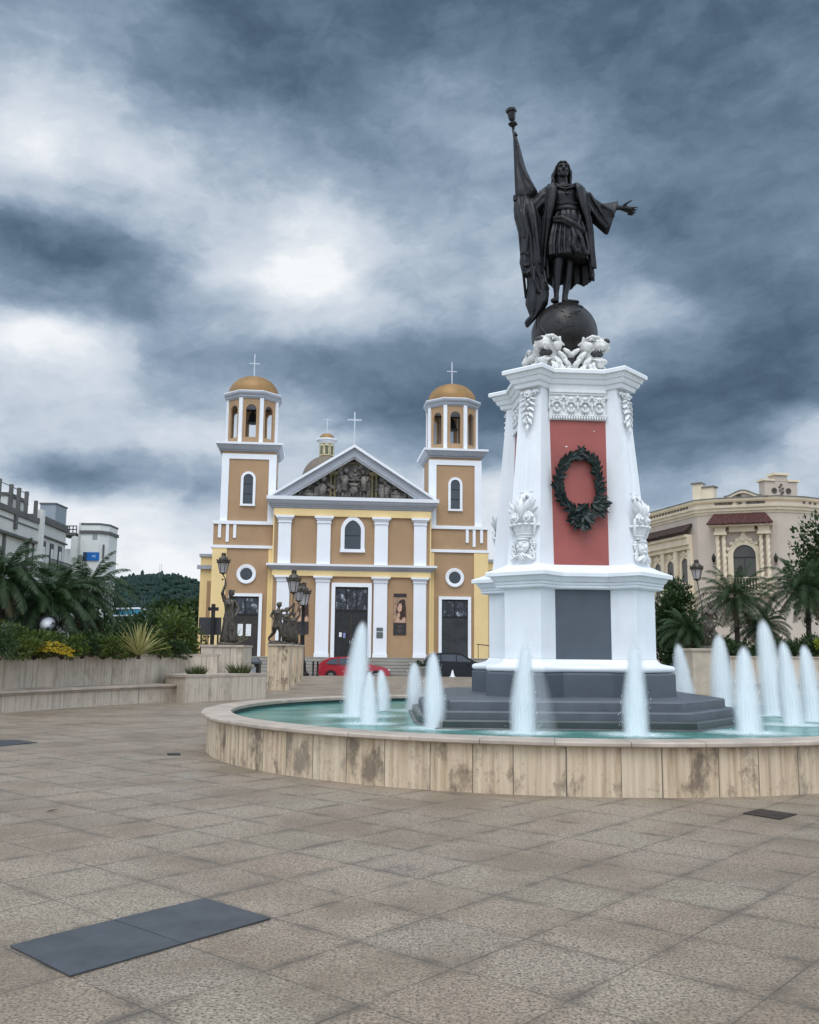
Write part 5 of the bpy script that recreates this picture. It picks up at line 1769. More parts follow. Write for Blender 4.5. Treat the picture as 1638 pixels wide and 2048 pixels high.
# bell towers
TY = 0.75
for s in (-1, 1):
    cx = s * 7.25
    hw = 1.84
    trim('tower_wall', tan_stucco, [(cx - hw, cx + hw, TY, TY + 2 * hw, 8.6, 15.25)])
    b = []
    for x0, x1 in ((cx - hw - .03, cx - hw + .47), (cx + hw - .47, cx + hw + .03)):
        b.append((x0, x1, TY - 0.07, TY + 0.45, 10.281, 14.66))
    b.append((cx - hw - .03, cx + hw + .03, TY - 0.07, TY + 0.45, 14.661, 15.02))
    for q_ in b:
        trim('tower_border', church_white, [q_])
    for x0, x1 in ((cx - hw - .06, cx - hw + .2), (cx + hw - .2, cx + hw + .06)):
        trim('tower_border', church_white, [(x0, x1, TY + 2 * hw - .45, TY + 2 * hw + .07, 10.281, 15.02)])
    arch_window(cx - .02, TY, 0.335, 0.17, 11.50, 13.27, 0.0, 0.0, bars=2)
    trim('window_ledge', church_white, [(cx - .545, cx + .505, TY - .14, TY + .01, 11.36, 11.498)])
    mb = MB()
    c0, cy = cx, TY + hw

    def ring_box(h, z):
        return [(c0 - h, cy - h, z), (c0 + h, cy - h, z), (c0 + h, cy + h, z), (c0 - h, cy + h, z)]
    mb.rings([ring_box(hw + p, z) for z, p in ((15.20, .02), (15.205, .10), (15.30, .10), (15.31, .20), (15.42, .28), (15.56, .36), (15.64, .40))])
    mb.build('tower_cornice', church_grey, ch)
    mb = MB()
    mb.rings([ring_box(hw + p, z) for z, p in ((15.642, .46), (15.79, .47))])
    mb.build('cornice_fillet', church_white, ch)
    # belfry: eight walls with real arched openings
    R8 = 1.88
    zb, zt, zo0, zos = 15.79, 19.10, 16.28, 18.28
    ap = R8 * cos(pi / 8)
    hw8 = R8 * sin(pi / 8)
    wall, post, inner = MB(), MB(), MB()
    for k in range(8):
        M = TR(cx, cy, 0) @ RZ(k * pi / 4)
        ow = 0.36
        for y0, th, tgt in ((-ap, .12, wall),):
            ar = arch_pts(0, ow, zo0, zos, 0, 8)
            # strips left, right, below, above the arch
            for yy in (y0, y0 + th):
                tgt.add([M @ Vector(p) for p in ((-hw8, yy, zb), (-ow, yy, zb), (-ow, yy, zt), (-hw8, yy, zt))], [(0, 1, 2, 3)])
                tgt.add([M @ Vector(p) for p in ((ow, yy, zb), (hw8, yy, zb), (hw8, yy, zt), (ow, yy, zt))], [(0, 1, 2, 3)])
                tgt.add([M @ Vector(p) for p in ((-ow, yy, zb), (ow, yy, zb), (ow, yy, zo0), (-ow, yy, zo0))], [(0, 1, 2, 3)])
                for i in range(1, len(ar) - 2):
                    (xa, za), (xb, zb_) = ar[i], ar[i + 1]
                    tgt.add([M @ Vector(p) for p in ((xa, yy, za), (xb, yy, zb_), (xb, yy, zt), (xa, yy, zt))], [(0, 1, 2, 3)])
            for i in range(len(ar) - 1):
                (xa, za), (xb, zb_) = ar[i], ar[i + 1]
                tgt.add([M @ Vector(p) for p in ((xa, y0, za), (xb, y0, zb_), (xb, y0 + th, zb_), (xa, y0 + th, za))], [(0, 1, 2, 3)])
            tgt.add([M @ Vector(p) for p in ((-ow, y0, zo0), (ow, y0, zo0), (ow, y0 + th, zo0), (-ow, y0 + th, zo0))], [(0, 1, 2, 3)])
        M2 = TR(cx, cy, 0) @ RZ(k * pi / 4 + pi / 8)
        post.box(-.13, .13, -R8 - .06, -R8 + .14, zb + .001, zt, M2)
    wall.build('belfry_wall', tan_stucco, ch, recalc=False)
    post.build('belfry_posts', church_white, ch)
    mb = MB()
    rot = pi / 8
    mb.lathe([(R8 + .05, 19.05), (R8 + .08, 19.10), (R8 + .15, 19.16), (R8 + .17, 19.28), (R8 + .26, 19.36), (R8 + .30, 19.44), (R8 + .30, 19.54), (1.3, 19.56)], 8, M=TR(cx, cy, 0) @ RZ(rot))
    mb.build('belfry_cornice', church_grey, ch)
    mb = MB()
    mb.lathe([(R8 + .20, 19.541), (R8 + .30, 19.545), (R8 + .30, 19.60), (1.5, 19.62)], 8, M=TR(cx, cy, 0) @ RZ(rot))
    mb.build('cornice_fillet', church_white, ch)
    mb = MB()
    pr = [(1.80, 19.60), (1.80, 19.74)] + [(1.78 * cos(a), 19.74 + 1.36 * sin(a)) for a in [pi / 2 * k / 12 for k in range(12)]] + [(0.02, 21.10)]
    mb.lathe(pr, 40, M=TR(cx, cy, 0))
    mb.build('dome', gold, ch, smooth=50)
    cross(cx, cy, 21.05, 22.85, 22.12, 0.37, 0.035)
    mb = MB()
    mb.lathe([(0.03, 18.6), (0.12, 18.45), (0.22, 18.35), (0.28, 18.1), (0.34, 17.9), (0.44, 17.72), (0.46, 17.66), (0.40, 17.66)], 16, M=TR(cx, cy, 0))
    mb.tube([(cx - 1.2, cy, 18.62), (cx + 1.2, cy, 18.62)], .06, 6)
    mb.build('bell', iron, ch, smooth=40)

# cupola over the crossing, behind the pediment
inv = Matrix.Translation(CO) @ RZ(PHI)
inv = inv.inverted()
cc_ = inv @ at(653, 915, 84)
dome_r = 2.2
mb = MB()
zc = cc_.z
mb.lathe([(dome_r, zc - 2.4), (dome_r, zc - 2.1)] + [(dome_r * cos(a), zc - 2.1 + 2.2 * sin(a)) for a in [pi / 2 * k / 14 for k in range(14)]] + [(.1, zc + .1)], 48, M=TR(cc_.x, cc_.y, 0))
mb.build('dome', mat('dome_tan', (0.17, 0.135, 0.10), 0.75, var=0.1), ch, smooth=50)
MB().lathe([(dome_r + .1, 8), (dome_r + .1, zc - 2.35), (dome_r - .3, zc - 2.3)], 48, M=TR(cc_.x, cc_.y, 0)).build('drum', church_white, ch)
MB().lathe([(.62, zc - .2), (.62, zc + 1.25)], 16, M=TR(cc_.x, cc_.y, 0)).build('lantern', tan_stucco, ch)
mb = MB()
for k in range(8):
    M = TR(cc_.x, cc_.y, 0) @ RZ(k * pi / 4)
    mb.box(-.23, .23, -.66, -.615, zc + .1, zc + .95, M)
    mb.lathe([(.23, -.66), (.23, -.615)], 12, M=M @ TR(0, 0, zc + .95) @ RX(pi / 2) @ TR(0, 0, 1.275))
mb.build('lantern_trim', mat('pale_yellow', (0.72, 0.66, 0.42), 0.8), ch)
mb = MB()
for k in range(8):
    M = TR(cc_.x, cc_.y, 0) @ RZ(k * pi / 4)
    mb.box(-.15, .15, -.68, -.661, zc + .2, zc + 1.0, M)
mb.build('lantern_pane', mat('olive_glass', (0.12, 0.11, 0.05), 0.4), ch)
MB().lathe([(.60, zc + 1.2), (.72, zc + 1.3), (.78, zc + 1.42), (.98, zc + 1.55), (.98, zc + 1.66), (.6, zc + 1.7)], 24, M=TR(cc_.x, cc_.y, 0)).build('lantern_cornice', church_white, ch, smooth=30)
MB().lathe([(.70, zc + 1.68)] + [(.70 * cos(a), zc + 1.72 + .52 * sin(a)) for a in [pi / 2 * k / 8 for k in range(8)]] + [(.02, zc + 2.26)], 24, M=TR(cc_.x, cc_.y, 0)).build('dome', gold, ch, smooth=50)
cross(cc_.x, cc_.y, zc + 2.24, zc + 3.65, zc + 3.52, 0.44, 0.035)

# front steps
N = 7
for k in range(N):
    zt = FL - k * 0.205
    trim('step', concrete, [(-9.4 + 0.003 * k, 9.4 - 0.003 * k, -0.9 - 0.34 * (k + 1), -0.9 - 0.34 * k if k else 0.5, -0.4, zt - 0.002), (-9.42, 9.42, -0.93 - 0.34 * (k + 1), -0.9 - 0.34 * k - 0.001, zt - 0.05, zt)])

# banners, one on each side of the door
def banner(x, label):
    bn = thing('banner', label, 'banner', CO + RZ(PHI) @ Vector((x, -0.03, 2.62)), PHI, 'religious banners on the church front')
    w, hgt = 0.44, 2.82
    MB().box(-w, w, -0.012, 0.0, 0, hgt).build('cloth', mat('banner_cloth', (0.42, 0.27, 0.17), 0.7, var=0.3, scale=2.2), bn)
    for za_, zb__ in ((hgt - 0.26, hgt), (0, 0.82)):
        MB().box(-w, w, -0.018, -0.013, za_, zb__).build('dark_strip', mat('banner_dark', (0.03, 0.024, 0.024), 0.7, var=0.1), bn)

    def flat(nm, m, P, y):
        q = MB()
        n_ = len(P)
        q.prism(P, 0, 0.003, M=TR(0, y, 0) @ RX(pi / 2))
        return q.build(nm, m, bn)
    skin = mat('banner_skin', (0.58, 0.36, 0.25), 0.7, var=0.15, scale=4)
    hair_m = mat('banner_hair', (0.05, 0.022, 0.014), 0.7, var=0.3, scale=6)
    flat('hair', hair_m, [(-.20, 1.25), (-.27, 1.65), (-.20, 2.05), (-.02, 2.36), (.22, 2.44), (.36, 2.34), (.40, 1.9), (.42, 1.2), (.30, .95), (.16, 1.2), (.1, 1.0)], -0.0135)
    flat('face', skin, [(-.15, 1.62), (-.19, 1.85), (-.08, 2.12), (.08, 2.16), (.14, 1.95), (.1, 1.66), (-.02, 1.55)], -0.0175)
    flat('arm', skin, [(-.36, .86), (-.20, 1.15), (-.17, 1.45), (-.05, 1.56), (0.02, 1.38), (-.06, 1.1), (.1, .95), (.3, 1.25), (.38, 1.1), (.36, .84)], -0.0175)
    tx = MB()
    for q, wd in ((.58, .22), (.48, .12), (.32, .30), (.25, .18)):
        tx.box(-wd / 1.4, wd / 1.4, -0.0215, -0.0182, q, q + .03)
    tx.box(-.03, .03, -0.0215, -0.0182, .12, .20)
    tx.build('lettering', mat('banner_text', (0.14, 0.12, 0.11), 0.7), bn)


banner(3.32, 'tall portrait banner of a praying long-haired figure, between the right pilasters')
banner(-3.30, 'portrait banner left of the church door, half hidden behind the lamp post')
# hand rail right of the church steps
hr = thing('handrail', 'thin dark handrail beside the right church door', 'handrail', CO + RZ(PHI) @ Vector((8.6, -0.2, FL)), PHI)
mb = MB()
mb.tube([(0, 0, .95), (.9, -.25, .86), (1.8, -.6, .70)], .03, 6)
mb.build('rail', iron, hr)
for x, y, z in ((0.1, -.02, .94), (.9, -.25, .86), (1.7, -.56, .72)):
    MB().tube([(x, y, -.3 if x > 1 else 0), (x, y, z)], .022, 6).build('post', iron, hr)

# ------------------------------------------------------------------ cars on the street before the church
def car(name, label, loc, rz, paint, L, W, H, prof, glass, wheel_r, wx):
    """prof: side outline (x, z) of the body; glass: list of window outlines (x, z); nose towards +x"""
    root = thing(name, label, 'car', loc, rz)
    mb_ = MB()
    n_ = len(prof)
    hw = W / 2
    secs = []
    for y, shr in ((-hw, 0.0), (-hw * .99, 0.0), (-hw * .55, 0.0), (hw * .55, 0.0), (hw * .99, 0.0), (hw, 0.0)):
        ring = []
        for x, z in prof:
            t = max(0.0, min(1.0, (z - H * .58) / (H * .42)))
            inset = .17 * t + (.05 if abs(y) > hw * .995 else 0) * (1 if z < H * .3 else .3)
            e = (abs(x) / (L / 2)) ** 6
            yy = y * (1 - inset) * (1 - .10 * e)
            zz = z + (.018 * (1 - abs(y) / hw) if z > H * .5 else 0)
            xx = x * (1 - .025 * (abs(y) / hw) ** 3)
            ring.append((xx, yy, zz))
        secs.append(ring)
    mb_.rings(secs)
    mb_.build('body', paint, root, smooth=32)
    for sy in (-1, 1):
        for g_ in glass:
            q = MB()
            P = []
            for x, z in g_:
                t = max(0.0, min(1.0, (z - H * .58) / (H * .42)))
                P.append((x, sy * (hw * (1 - .17 * t) + .004), z + .004))
            q.add(P, [tuple(range(len(P)))])
            q.build('side_window', dark_glass, root)
        for x in wx:
            M = TR(x, sy * (hw - .10), wheel_r) @ RX(pi / 2)
            q = MB()
            q.lathe([(wheel_r * .62, -.11), (wheel_r * .95, -.11), (wheel_r, -.07), (wheel_r, .07), (wheel_r * .95, .11), (wheel_r * .62, .11)], 24, M=M)
            wh = q.build('wheel', tyre, root, smooth=40)
            q = MB()
            q.lathe([(wheel_r * .62, -.115), (wheel_r * .58, -.09), (0.05, -.10), (0.0, -.11)], 20, M=M)
            q.lathe([(wheel_r * .62, .115), (wheel_r * .58, .09), (0.05, .10), (0.0, .11)], 20, M=M)
            q.build('rim', chrome, wh, smooth=40)
            q = MB()
            q.lathe([(wheel_r * 1.03, .0), (wheel_r * 1.18, .0), (wheel_r * 1.18, .018), (wheel_r * 1.03, .018)], 20, M=TR(x, sy * (hw + .002) - (.018 if sy < 0 else 0), wheel_r) @ RX(pi / 2) @ TR(0, 0, -.018 if sy > 0 else -.018), a0=0, a1=pi)
            q.build('wheel_arch', tyre, root)
        q = MB().ball((L * .455, sy * hw * .66, H * .46), (.16, .22, .075), 10, 8, RZ(-sy * .35))
        q.build('headlight', clear_lens, root, smooth=True)
        q = MB().ball((-L * .462, sy * hw * .74, H * .55), (.10, .18, .11), 10, 8, RZ(sy * .3))
        q.build('tail_light', tail_red, root, smooth=True)
        q = MB().ball((L * .15, sy * (hw + .09), H * .64), (.07, .10, .065), 8, 6)
        q.build('mirror', paint, root, smooth=True)
        q = MB()
        q.box(-L * .02, -L * .02 + .18, sy * (hw + .004) - .012, sy * (hw + .004) + .012, H * .555, H * .575)
        q.build('door_handle', chrome if paint is car_red else paint, root)
    return root


red_prof = [(-2.18, .32), (-2.24, .55), (-2.20, .82), (-2.12, 1.02), (-1.86, 1.26), (-1.55, 1.44), (-1.0, 1.52), (-.3, 1.53), (.25, 1.46), (.85, 1.18), (1.18, 1.02), (1.75, .92), (2.08, .78), (2.22, .58), (2.20, .36), (1.9, .24), (-1.9, .24)]
red_win = [[(-1.62, 1.08), (-1.42, 1.33), (-1.02, 1.42), (-.92, 1.42), (-.92, 1.04)], [(-.86, 1.04), (-.86, 1.425), (-.3, 1.44), (.02, 1.41), (.02, 1.02)], [(.08, 1.02), (.08, 1.40), (.25, 1.36), (.82, 1.06), (.80, 1.0)]]
blk_prof = [(-2.25, .36), (-2.32, .62), (-2.28, .95), (-2.20, 1.2), (-1.95, 1.5), (-1.7, 1.64), (-1.0, 1.72), (-.2, 1.72), (.3, 1.66), (.95, 1.32), (1.2, 1.18), (1.85, 1.06), (2.2, .92), (2.34, .68), (2.32, .42), (2.0, .28), (-2.0, .28)]
blk_win = [[(-1.75, 1.22), (-1.6, 1.52), (-1.2, 1.60), (-1.1, 1.60), (-1.1, 1.2)], [(-1.04, 1.2), (-1.04, 1.605), (-.3, 1.62), (-.10, 1.60), (-.10, 1.18)], [(-.04, 1.18), (-.04, 1.59), (.28, 1.55), (.88, 1.22), (.86, 1.16)]]
RDZ = -0.38
p0, p1 = at(632, 1345, 61), at(782, 1345, 61.3)
car('parked_car', 'red hatchback parked below the church steps, behind the tall left water jet', ((p0.x + p1.x) / 2, 61.2, RDZ), 0.03, car_red, 4.46 * 1.07, 1.82, 1.53, [(x * 1.075, z) for x, z in red_prof], [[(x * 1.075, z) for x, z in g_] for g_ in red_win], .32, (-1.42, 1.45))
p0 = at(842, 1330, 61.6)
car('parked_car', 'black sport utility car parked before the right church door', (p0.x + 2.30, 61.8, RDZ), 0.04, car_black, 4.68, 1.88, 1.72, [(x, z * 1.04 + .05) for x, z in blk_prof], [[(x, z * 1.04 + .05) for x, z in g_] for g_ in blk_win], .36, (-1.45, 1.48))
# bollards at the plaza edge
b0 = thing('bollard', 'left one of two black bollards beside the red car', 'bollard', at(626, 1349, 58.2).xy.to_3d(), 0, 'black bollards at the plaza edge')
MB().lathe([(.09, 0), (.09, .06), (.055, .10), (.05, .62), (.075, .66), (.075, .70), (.05, .73)], 12).build('post', iron, b0, smooth=40)
MB().ball((0, 0, .80), .075, 10, 8).build('knob', iron, b0, smooth=True)
dup(b0, at(635, 1349, 57.6).xy.to_3d(), label='right one of two black bollards beside the red car')
# low red box and waste bin left of the statue row
rbx = thing('utility_box', 'low dark red box standing by the church steps', 'utility box', (at(507, 1335, 57).x, 57, 0))
MB().box(-.36, .36, -.25, .25, 0, .36).build('case', mat('box_red', (0.16, 0.012, 0.015), 0.5), rbx, bevel=.02)
MB().box(-.40, .40, -.28, .28, .361, .42).build('lid', mat('box_red2', (0.13, 0.01, 0.012), 0.5), rbx, bevel=.015)
MB().lathe([(.05, .42), (.05, .6), (.09, .63), (.09, .72), (.03, .76)], 10, M=TR(.1, 0, 0)).build('cap', iron, rbx, smooth=40)
wb_ = thing('waste_bin', 'grey waste bin with a dark hood beside the left statue pedestal', 'waste bin', (at(500, 1340, 33.5).x, 33.5, 0))
MB().box(-.26, .26, -.25, .25, 0.02, .92).build('bin_body', mat('bin_grey', (0.40, 0.42, 0.43), 0.5, var=.1, scale=3), wb_, bevel=.02)
for s in (-1, 1):
    MB().box(s * .30 - .045, s * .30 + .045, -.28, .28, 0, 1.02).build('side_post', iron, wb_, bevel=.01)
MB().rings([[(-.36, -.32, 1.02), (.36, -.32, 1.02), (.36, .32, 1.02), (-.36, .32, 1.02)], [(-.36, -.32, 1.10), (.36, -.32, 1.10), (.36, .32, 1.10), (-.36, .32, 1.10)], [(-.26, -.2, 1.24), (.26, -.2, 1.24), (.26, .2, 1.24), (-.26, .2, 1.24)]]).build('hood', mat('bin_hood', (0.06, 0.075, 0.085), 0.5), wb_, bevel=.01)
MB().lathe([(.045, 0), (.045, .02), (0, .02)], 12, M=TR(-.02, -.25, .72) @ RX(pi / 2)).build('slot', iron, wb_)
# small white cone at the plaza edge
cn = thing('traffic_cone', 'tiny white cone at the plaza edge before the dark car', 'cone', (at(905, 1345, 58).x, 58, 0))
MB().lathe([(.20, 0), (.20, .03), (.13, .05), (.03, .42), (0, .43)], 14).build('cone_body', paper, cn, smooth=40)
MB().box(-.19, .19, -.19, .19, 0.0, .025).build('foot', mat('cone_foot', (.3, .3, .3), .7), cn)
# flower tub
tubp = at(836, 1325, 60.0)
ft = thing('flower_tub', 'stone tub of white flowers left of the dark car', 'planter', (tubp.x, 59.2, -.38))
MB().lathe([(.30, 0), (.42, .45), (.50, .85), (.54, .90), (.54, .98), (.46, .98), (.44, .90)], 20).build('tub', concrete, ft, smooth=40)
rr = random.Random(5)
mb, m2 = MB(), MB()
for k in range(240):
    a, r = rr.uniform(0, 6.28), rr.uniform(0, .55)
    p = Vector((r * cos(a), r * sin(a), .95 + rr.uniform(0, .40) * (1 - r / .8)))
    add_leaf(mb if rr.random() < .86 else m2, p, Vector((cos(a), sin(a), rr.uniform(.1, 1.2))), Vector((0, 0, 1)), rr.uniform(.10, .20), .05, .1)
mb.build('leaves', dark_leaf, ft)
m2.build('blossoms', paper, ft)


# ------------------------------------------------------------------ lanterns
def lantern(parent, M, h=1.0):
    """four sided crown lantern, foot at the origin of M, total height h"""
    def L_(v):
        return [(r * h, z * h) for r, z in v]
    q = MB().lathe(L_([(.03, 0), (.05, .03), (.09, .05), (.15, .07), (.16, .10)]), 12, M=M)
    q.build('lantern_foot', old_bronze, parent, smooth=40)
    MB().lathe(L_([(.145, .101), (.235, .52)]), 6, M=M).build('lantern_glass', lamp_glass, parent)
    q = MB()
    for k in range(6):
        a = 2 * pi * k / 6
        q.tube([M @ Vector((.15 * h * cos(a), .15 * h * sin(a), .10 * h)), M @ Vector((.245 * h * cos(a), .245 * h * sin(a), .53 * h))], .014 * h, 5)
    q.build('lantern_ribs', old_bronze, parent)
    q = MB().lathe(L_([(.25, .52), (.30, .54), (.31, .58), (.29, .60), (.30, .64), (.22, .68), (.19, .76), (.11, .82), (.10, .86), (.12, .88), (.10, .90)]), 12, M=M)
    for k in range(6):
        a = 2 * pi * k / 6
        q.ball(M @ Vector((.29 * h * cos(a), .29 * h * sin(a), .67 * h)), (.03 * h, .03 * h, .055 * h), 6, 5)
        q.ball(M @ Vector((.085 * h * cos(a), .085 * h * sin(a), .94 * h)), (.022 * h, .022 * h, .05 * h), 6, 5)
    q.lathe(L_([(.06, .88), (.03, .94), (.045, .97), (.01, 1.0)]), 8, M=M)
    q.build('lantern_crown', old_bronze, parent, smooth=40)


# street lamp at the end of the avenue
lp = at(603, 1347, 57.6)
sl = thing('street_lamp', 'dark post lamp standing beside the row of statue pedestals', 'street lamp', (lp.x, 57.6, 0))
MB().lathe([(.46, 0), (.46, .15), (.30, .25), (.24, .7), (.27, .75), (.16, 1.0), (.13, 2.4), (.15, 2.45), (.12, 2.5), (.10, 4.0), (.15, 4.08), (.10, 4.15)], 14).build('pole', iron, sl, smooth=40)
lantern(sl, TR(0, 0, 4.12), 1.55)


# ------------------------------------------------------------------ bronze figures holding lanterns
def figure(parent, h, joints, skirt=None, robe=None, wid=1.0, hair=True, f=1):
    """joints in fractions of h: dict of points; one continuous skin"""
    J = {k: Vector(v) * h for k, v in joints.items()}
    q = MB()
    u = h
    q.tube([J['pelvis'] - Vector((0, 0, .02 * u)), (J['pelvis'] + J['chest']) / 2, J['chest'], J['neck']], [(.085 * u * wid, .075 * u), (.075 * u * wid, .062 * u), (.105 * u * wid, .075 * u), .032 * u], 12)
    q.tube([J['neck'] - Vector((0, 0, .02 * u)), J['head']], [.032 * u, .03 * u], 8)
    hd = J['head']
    q.ball(hd + Vector((0, 0, .03 * u)), (.048 * u, .056 * u, .068 * u), 12, 8)
    fd = J['face'].normalized() if 'face' in J else Vector((0, -1, 0))
    q.ball(hd + fd * .052 * u + Vector((0, 0, .02 * u)), (.010 * u, .010 * u, .016 * u), 6, 5)
    q.ball(hd + fd * .030 * u + Vector((0, 0, -.015 * u)), (.024 * u, .024 * u, .02 * u), 6, 5)
    for s_ in 'LR':
        q.tube([J['chest'] + (J['sh' + s_] - J['chest']) * .4, J['sh' + s_], J['el' + s_], J['ha' + s_]], [.05 * u, .043 * u, .031 * u, .020 * u], 9)
        hp = J['ha' + s_]
        dv = (hp - J['el' + s_]).normalized()
        sd_ = dv.orthogonal().normalized()
        q.ball(hp + dv * .018 * u, (.022 * u, .020 * u, .026 * u), 8, 6)
        for k in range(4):
            b_ = hp + dv * .03 * u + sd_ * (.012 * u * (k - 1.5))
            q.tube([b_, b_ + dv * .028 * u, b_ + dv * (.045 + .004 * (k % 2)) * u], [.0075 * u, .007 * u, .005 * u], 6)
        q.tube([hp + sd_ * .015 * u, hp + sd_ * .038 * u + dv * .018 * u], [.009 * u, .006 * u], 6)
        q.tube([J['pelvis'], J['hip' + s_], J['kn' + s_], J['an' + s_]], [.08 * u, .075 * u, .048 * u, .028 * u], 10)
        toe = J.get('to' + s_, J['an' + s_] + Vector((0, -.10, -.02)) * u)
        q.tube([J['an' + s_] + Vector((0, .02 * u, -.015 * u)), (J['an' + s_] + toe) / 2 - Vector((0, 0, .012 * u)), toe], [.03 * u, .03 * u, .018 * u], 8)
    q.build('body', old_bronze, parent, remesh=.017, soften=1)
    if hair:
        q = MB()
        q.ball(hd + Vector((0, .012 * u, .045 * u)), (.058 * u, .062 * u, .058 * u), 12, 8)
        rn = random.Random(int(h * 100))
        for k in range(14):
            a = rn.uniform(0, 6.28)
            q.ball(hd + Vector((.05 * u * cos(a), .02 * u + .05 * u * sin(a), rn.uniform(0, .09) * u)), .02 * u, 6, 5)
        q.build('hair', old_bronze, parent, remesh=.014)
    for nm, rows in (('skirt', skirt), ('robe', robe)):
        if rows:
            R = []
            for i, (x, y, z, rx, ry) in enumerate(rows):
                R.append([Vector(((x + rx * cos(2 * pi * k / 44) * (1 + .09 * sin(9 * 2 * pi * k / 44 + i * .3))) * h, (y + ry * sin(2 * pi * k / 44) * (1 + .13 * sin(9 * 2 * pi * k / 44 + i * .3))) * h, z * h)) for k in range(44)])
            MB().rings(R).build(nm, old_bronze, parent, smooth=True)


def rocky_foot(parent, r):
    q = MB()
    rn = random.Random(2)
    q.ball((0, 0, .02), (r, r * .8, .12), 14, 8)
    for k in range(8):
        a = rn.uniform(0, 6.28)
        q.ball((r * .7 * cos(a), r * .55 * sin(a), .03), (rn.uniform(.1, .2), rn.uniform(.1, .2), .09), 8, 6)
    q.build('plinth', old_bronze, parent, remesh=.03)


# woman with a raised lantern on the end of the left planter
LP_Y = 31.0
ws = thing('lamp_statue', 'bronze robed woman raising a lantern, on the end block of the left planter', 'statue', (at(457, 1290, LP_Y).x, LP_Y, 1.665))
figure(ws, 1.78, dict(pelvis=(0, 0, .53), chest=(-.01, 0, .75), neck=(-.01, 0, .86), head=(.02, -.02, .91), face=(.7, -.7, 0), shL=(-.10, 0, .81), elL=(-.145, -.03, .95), haL=(-.105, -.02, 1.085), shR=(.10, 0, .80), elR=(.165, -.02, .66), haR=(.14, -.08, .56),
                      hipL=(-.05, 0, .48), knL=(-.05, -.04, .27), anL=(-.06, .02, .05), hipR=(.05, 0, .48), knR=(.06, -.06, .27), anR=(.07, -.02, .05)),
       robe=[(.0, 0, .03, .16, .13), (.0, 0, .10, .165, .13), (.0, 0, .25, .135, .115), (.0, -.01, .40, .115, .10), (0, 0, .55, .098, .085), (0, 0, .62, .082, .07), (0, 0, .70, .095, .075), (-.01, 0, .80, .105, .075), (-.01, 0, .845, .05, .045)])
rocky_foot(ws, .36)
hl = Vector((-.105, -.02, 1.085)) * 1.78
lt = at(444, 1107, LP_Y)
lb_ = at(446, 1148, LP_Y)
q = MB().tube([hl - Vector((0, 0, .12)), hl + Vector((.01, 0, .2)), Vector((lb_.x - ws.location.x, 0, lb_.z - 1.665))], [.02, .022, .018], 8)
q.ball((lb_.x - ws.location.x - .005, 0, lb_.z - 1.665 - .18), .035, 8, 6)
q.build('torch_stem', old_bronze, ws, smooth=True)
lantern(ws, TR(lb_.x - ws.location.x, 0, lb_.z - 1.665 - .03), lt.z - lb_.z + .06)

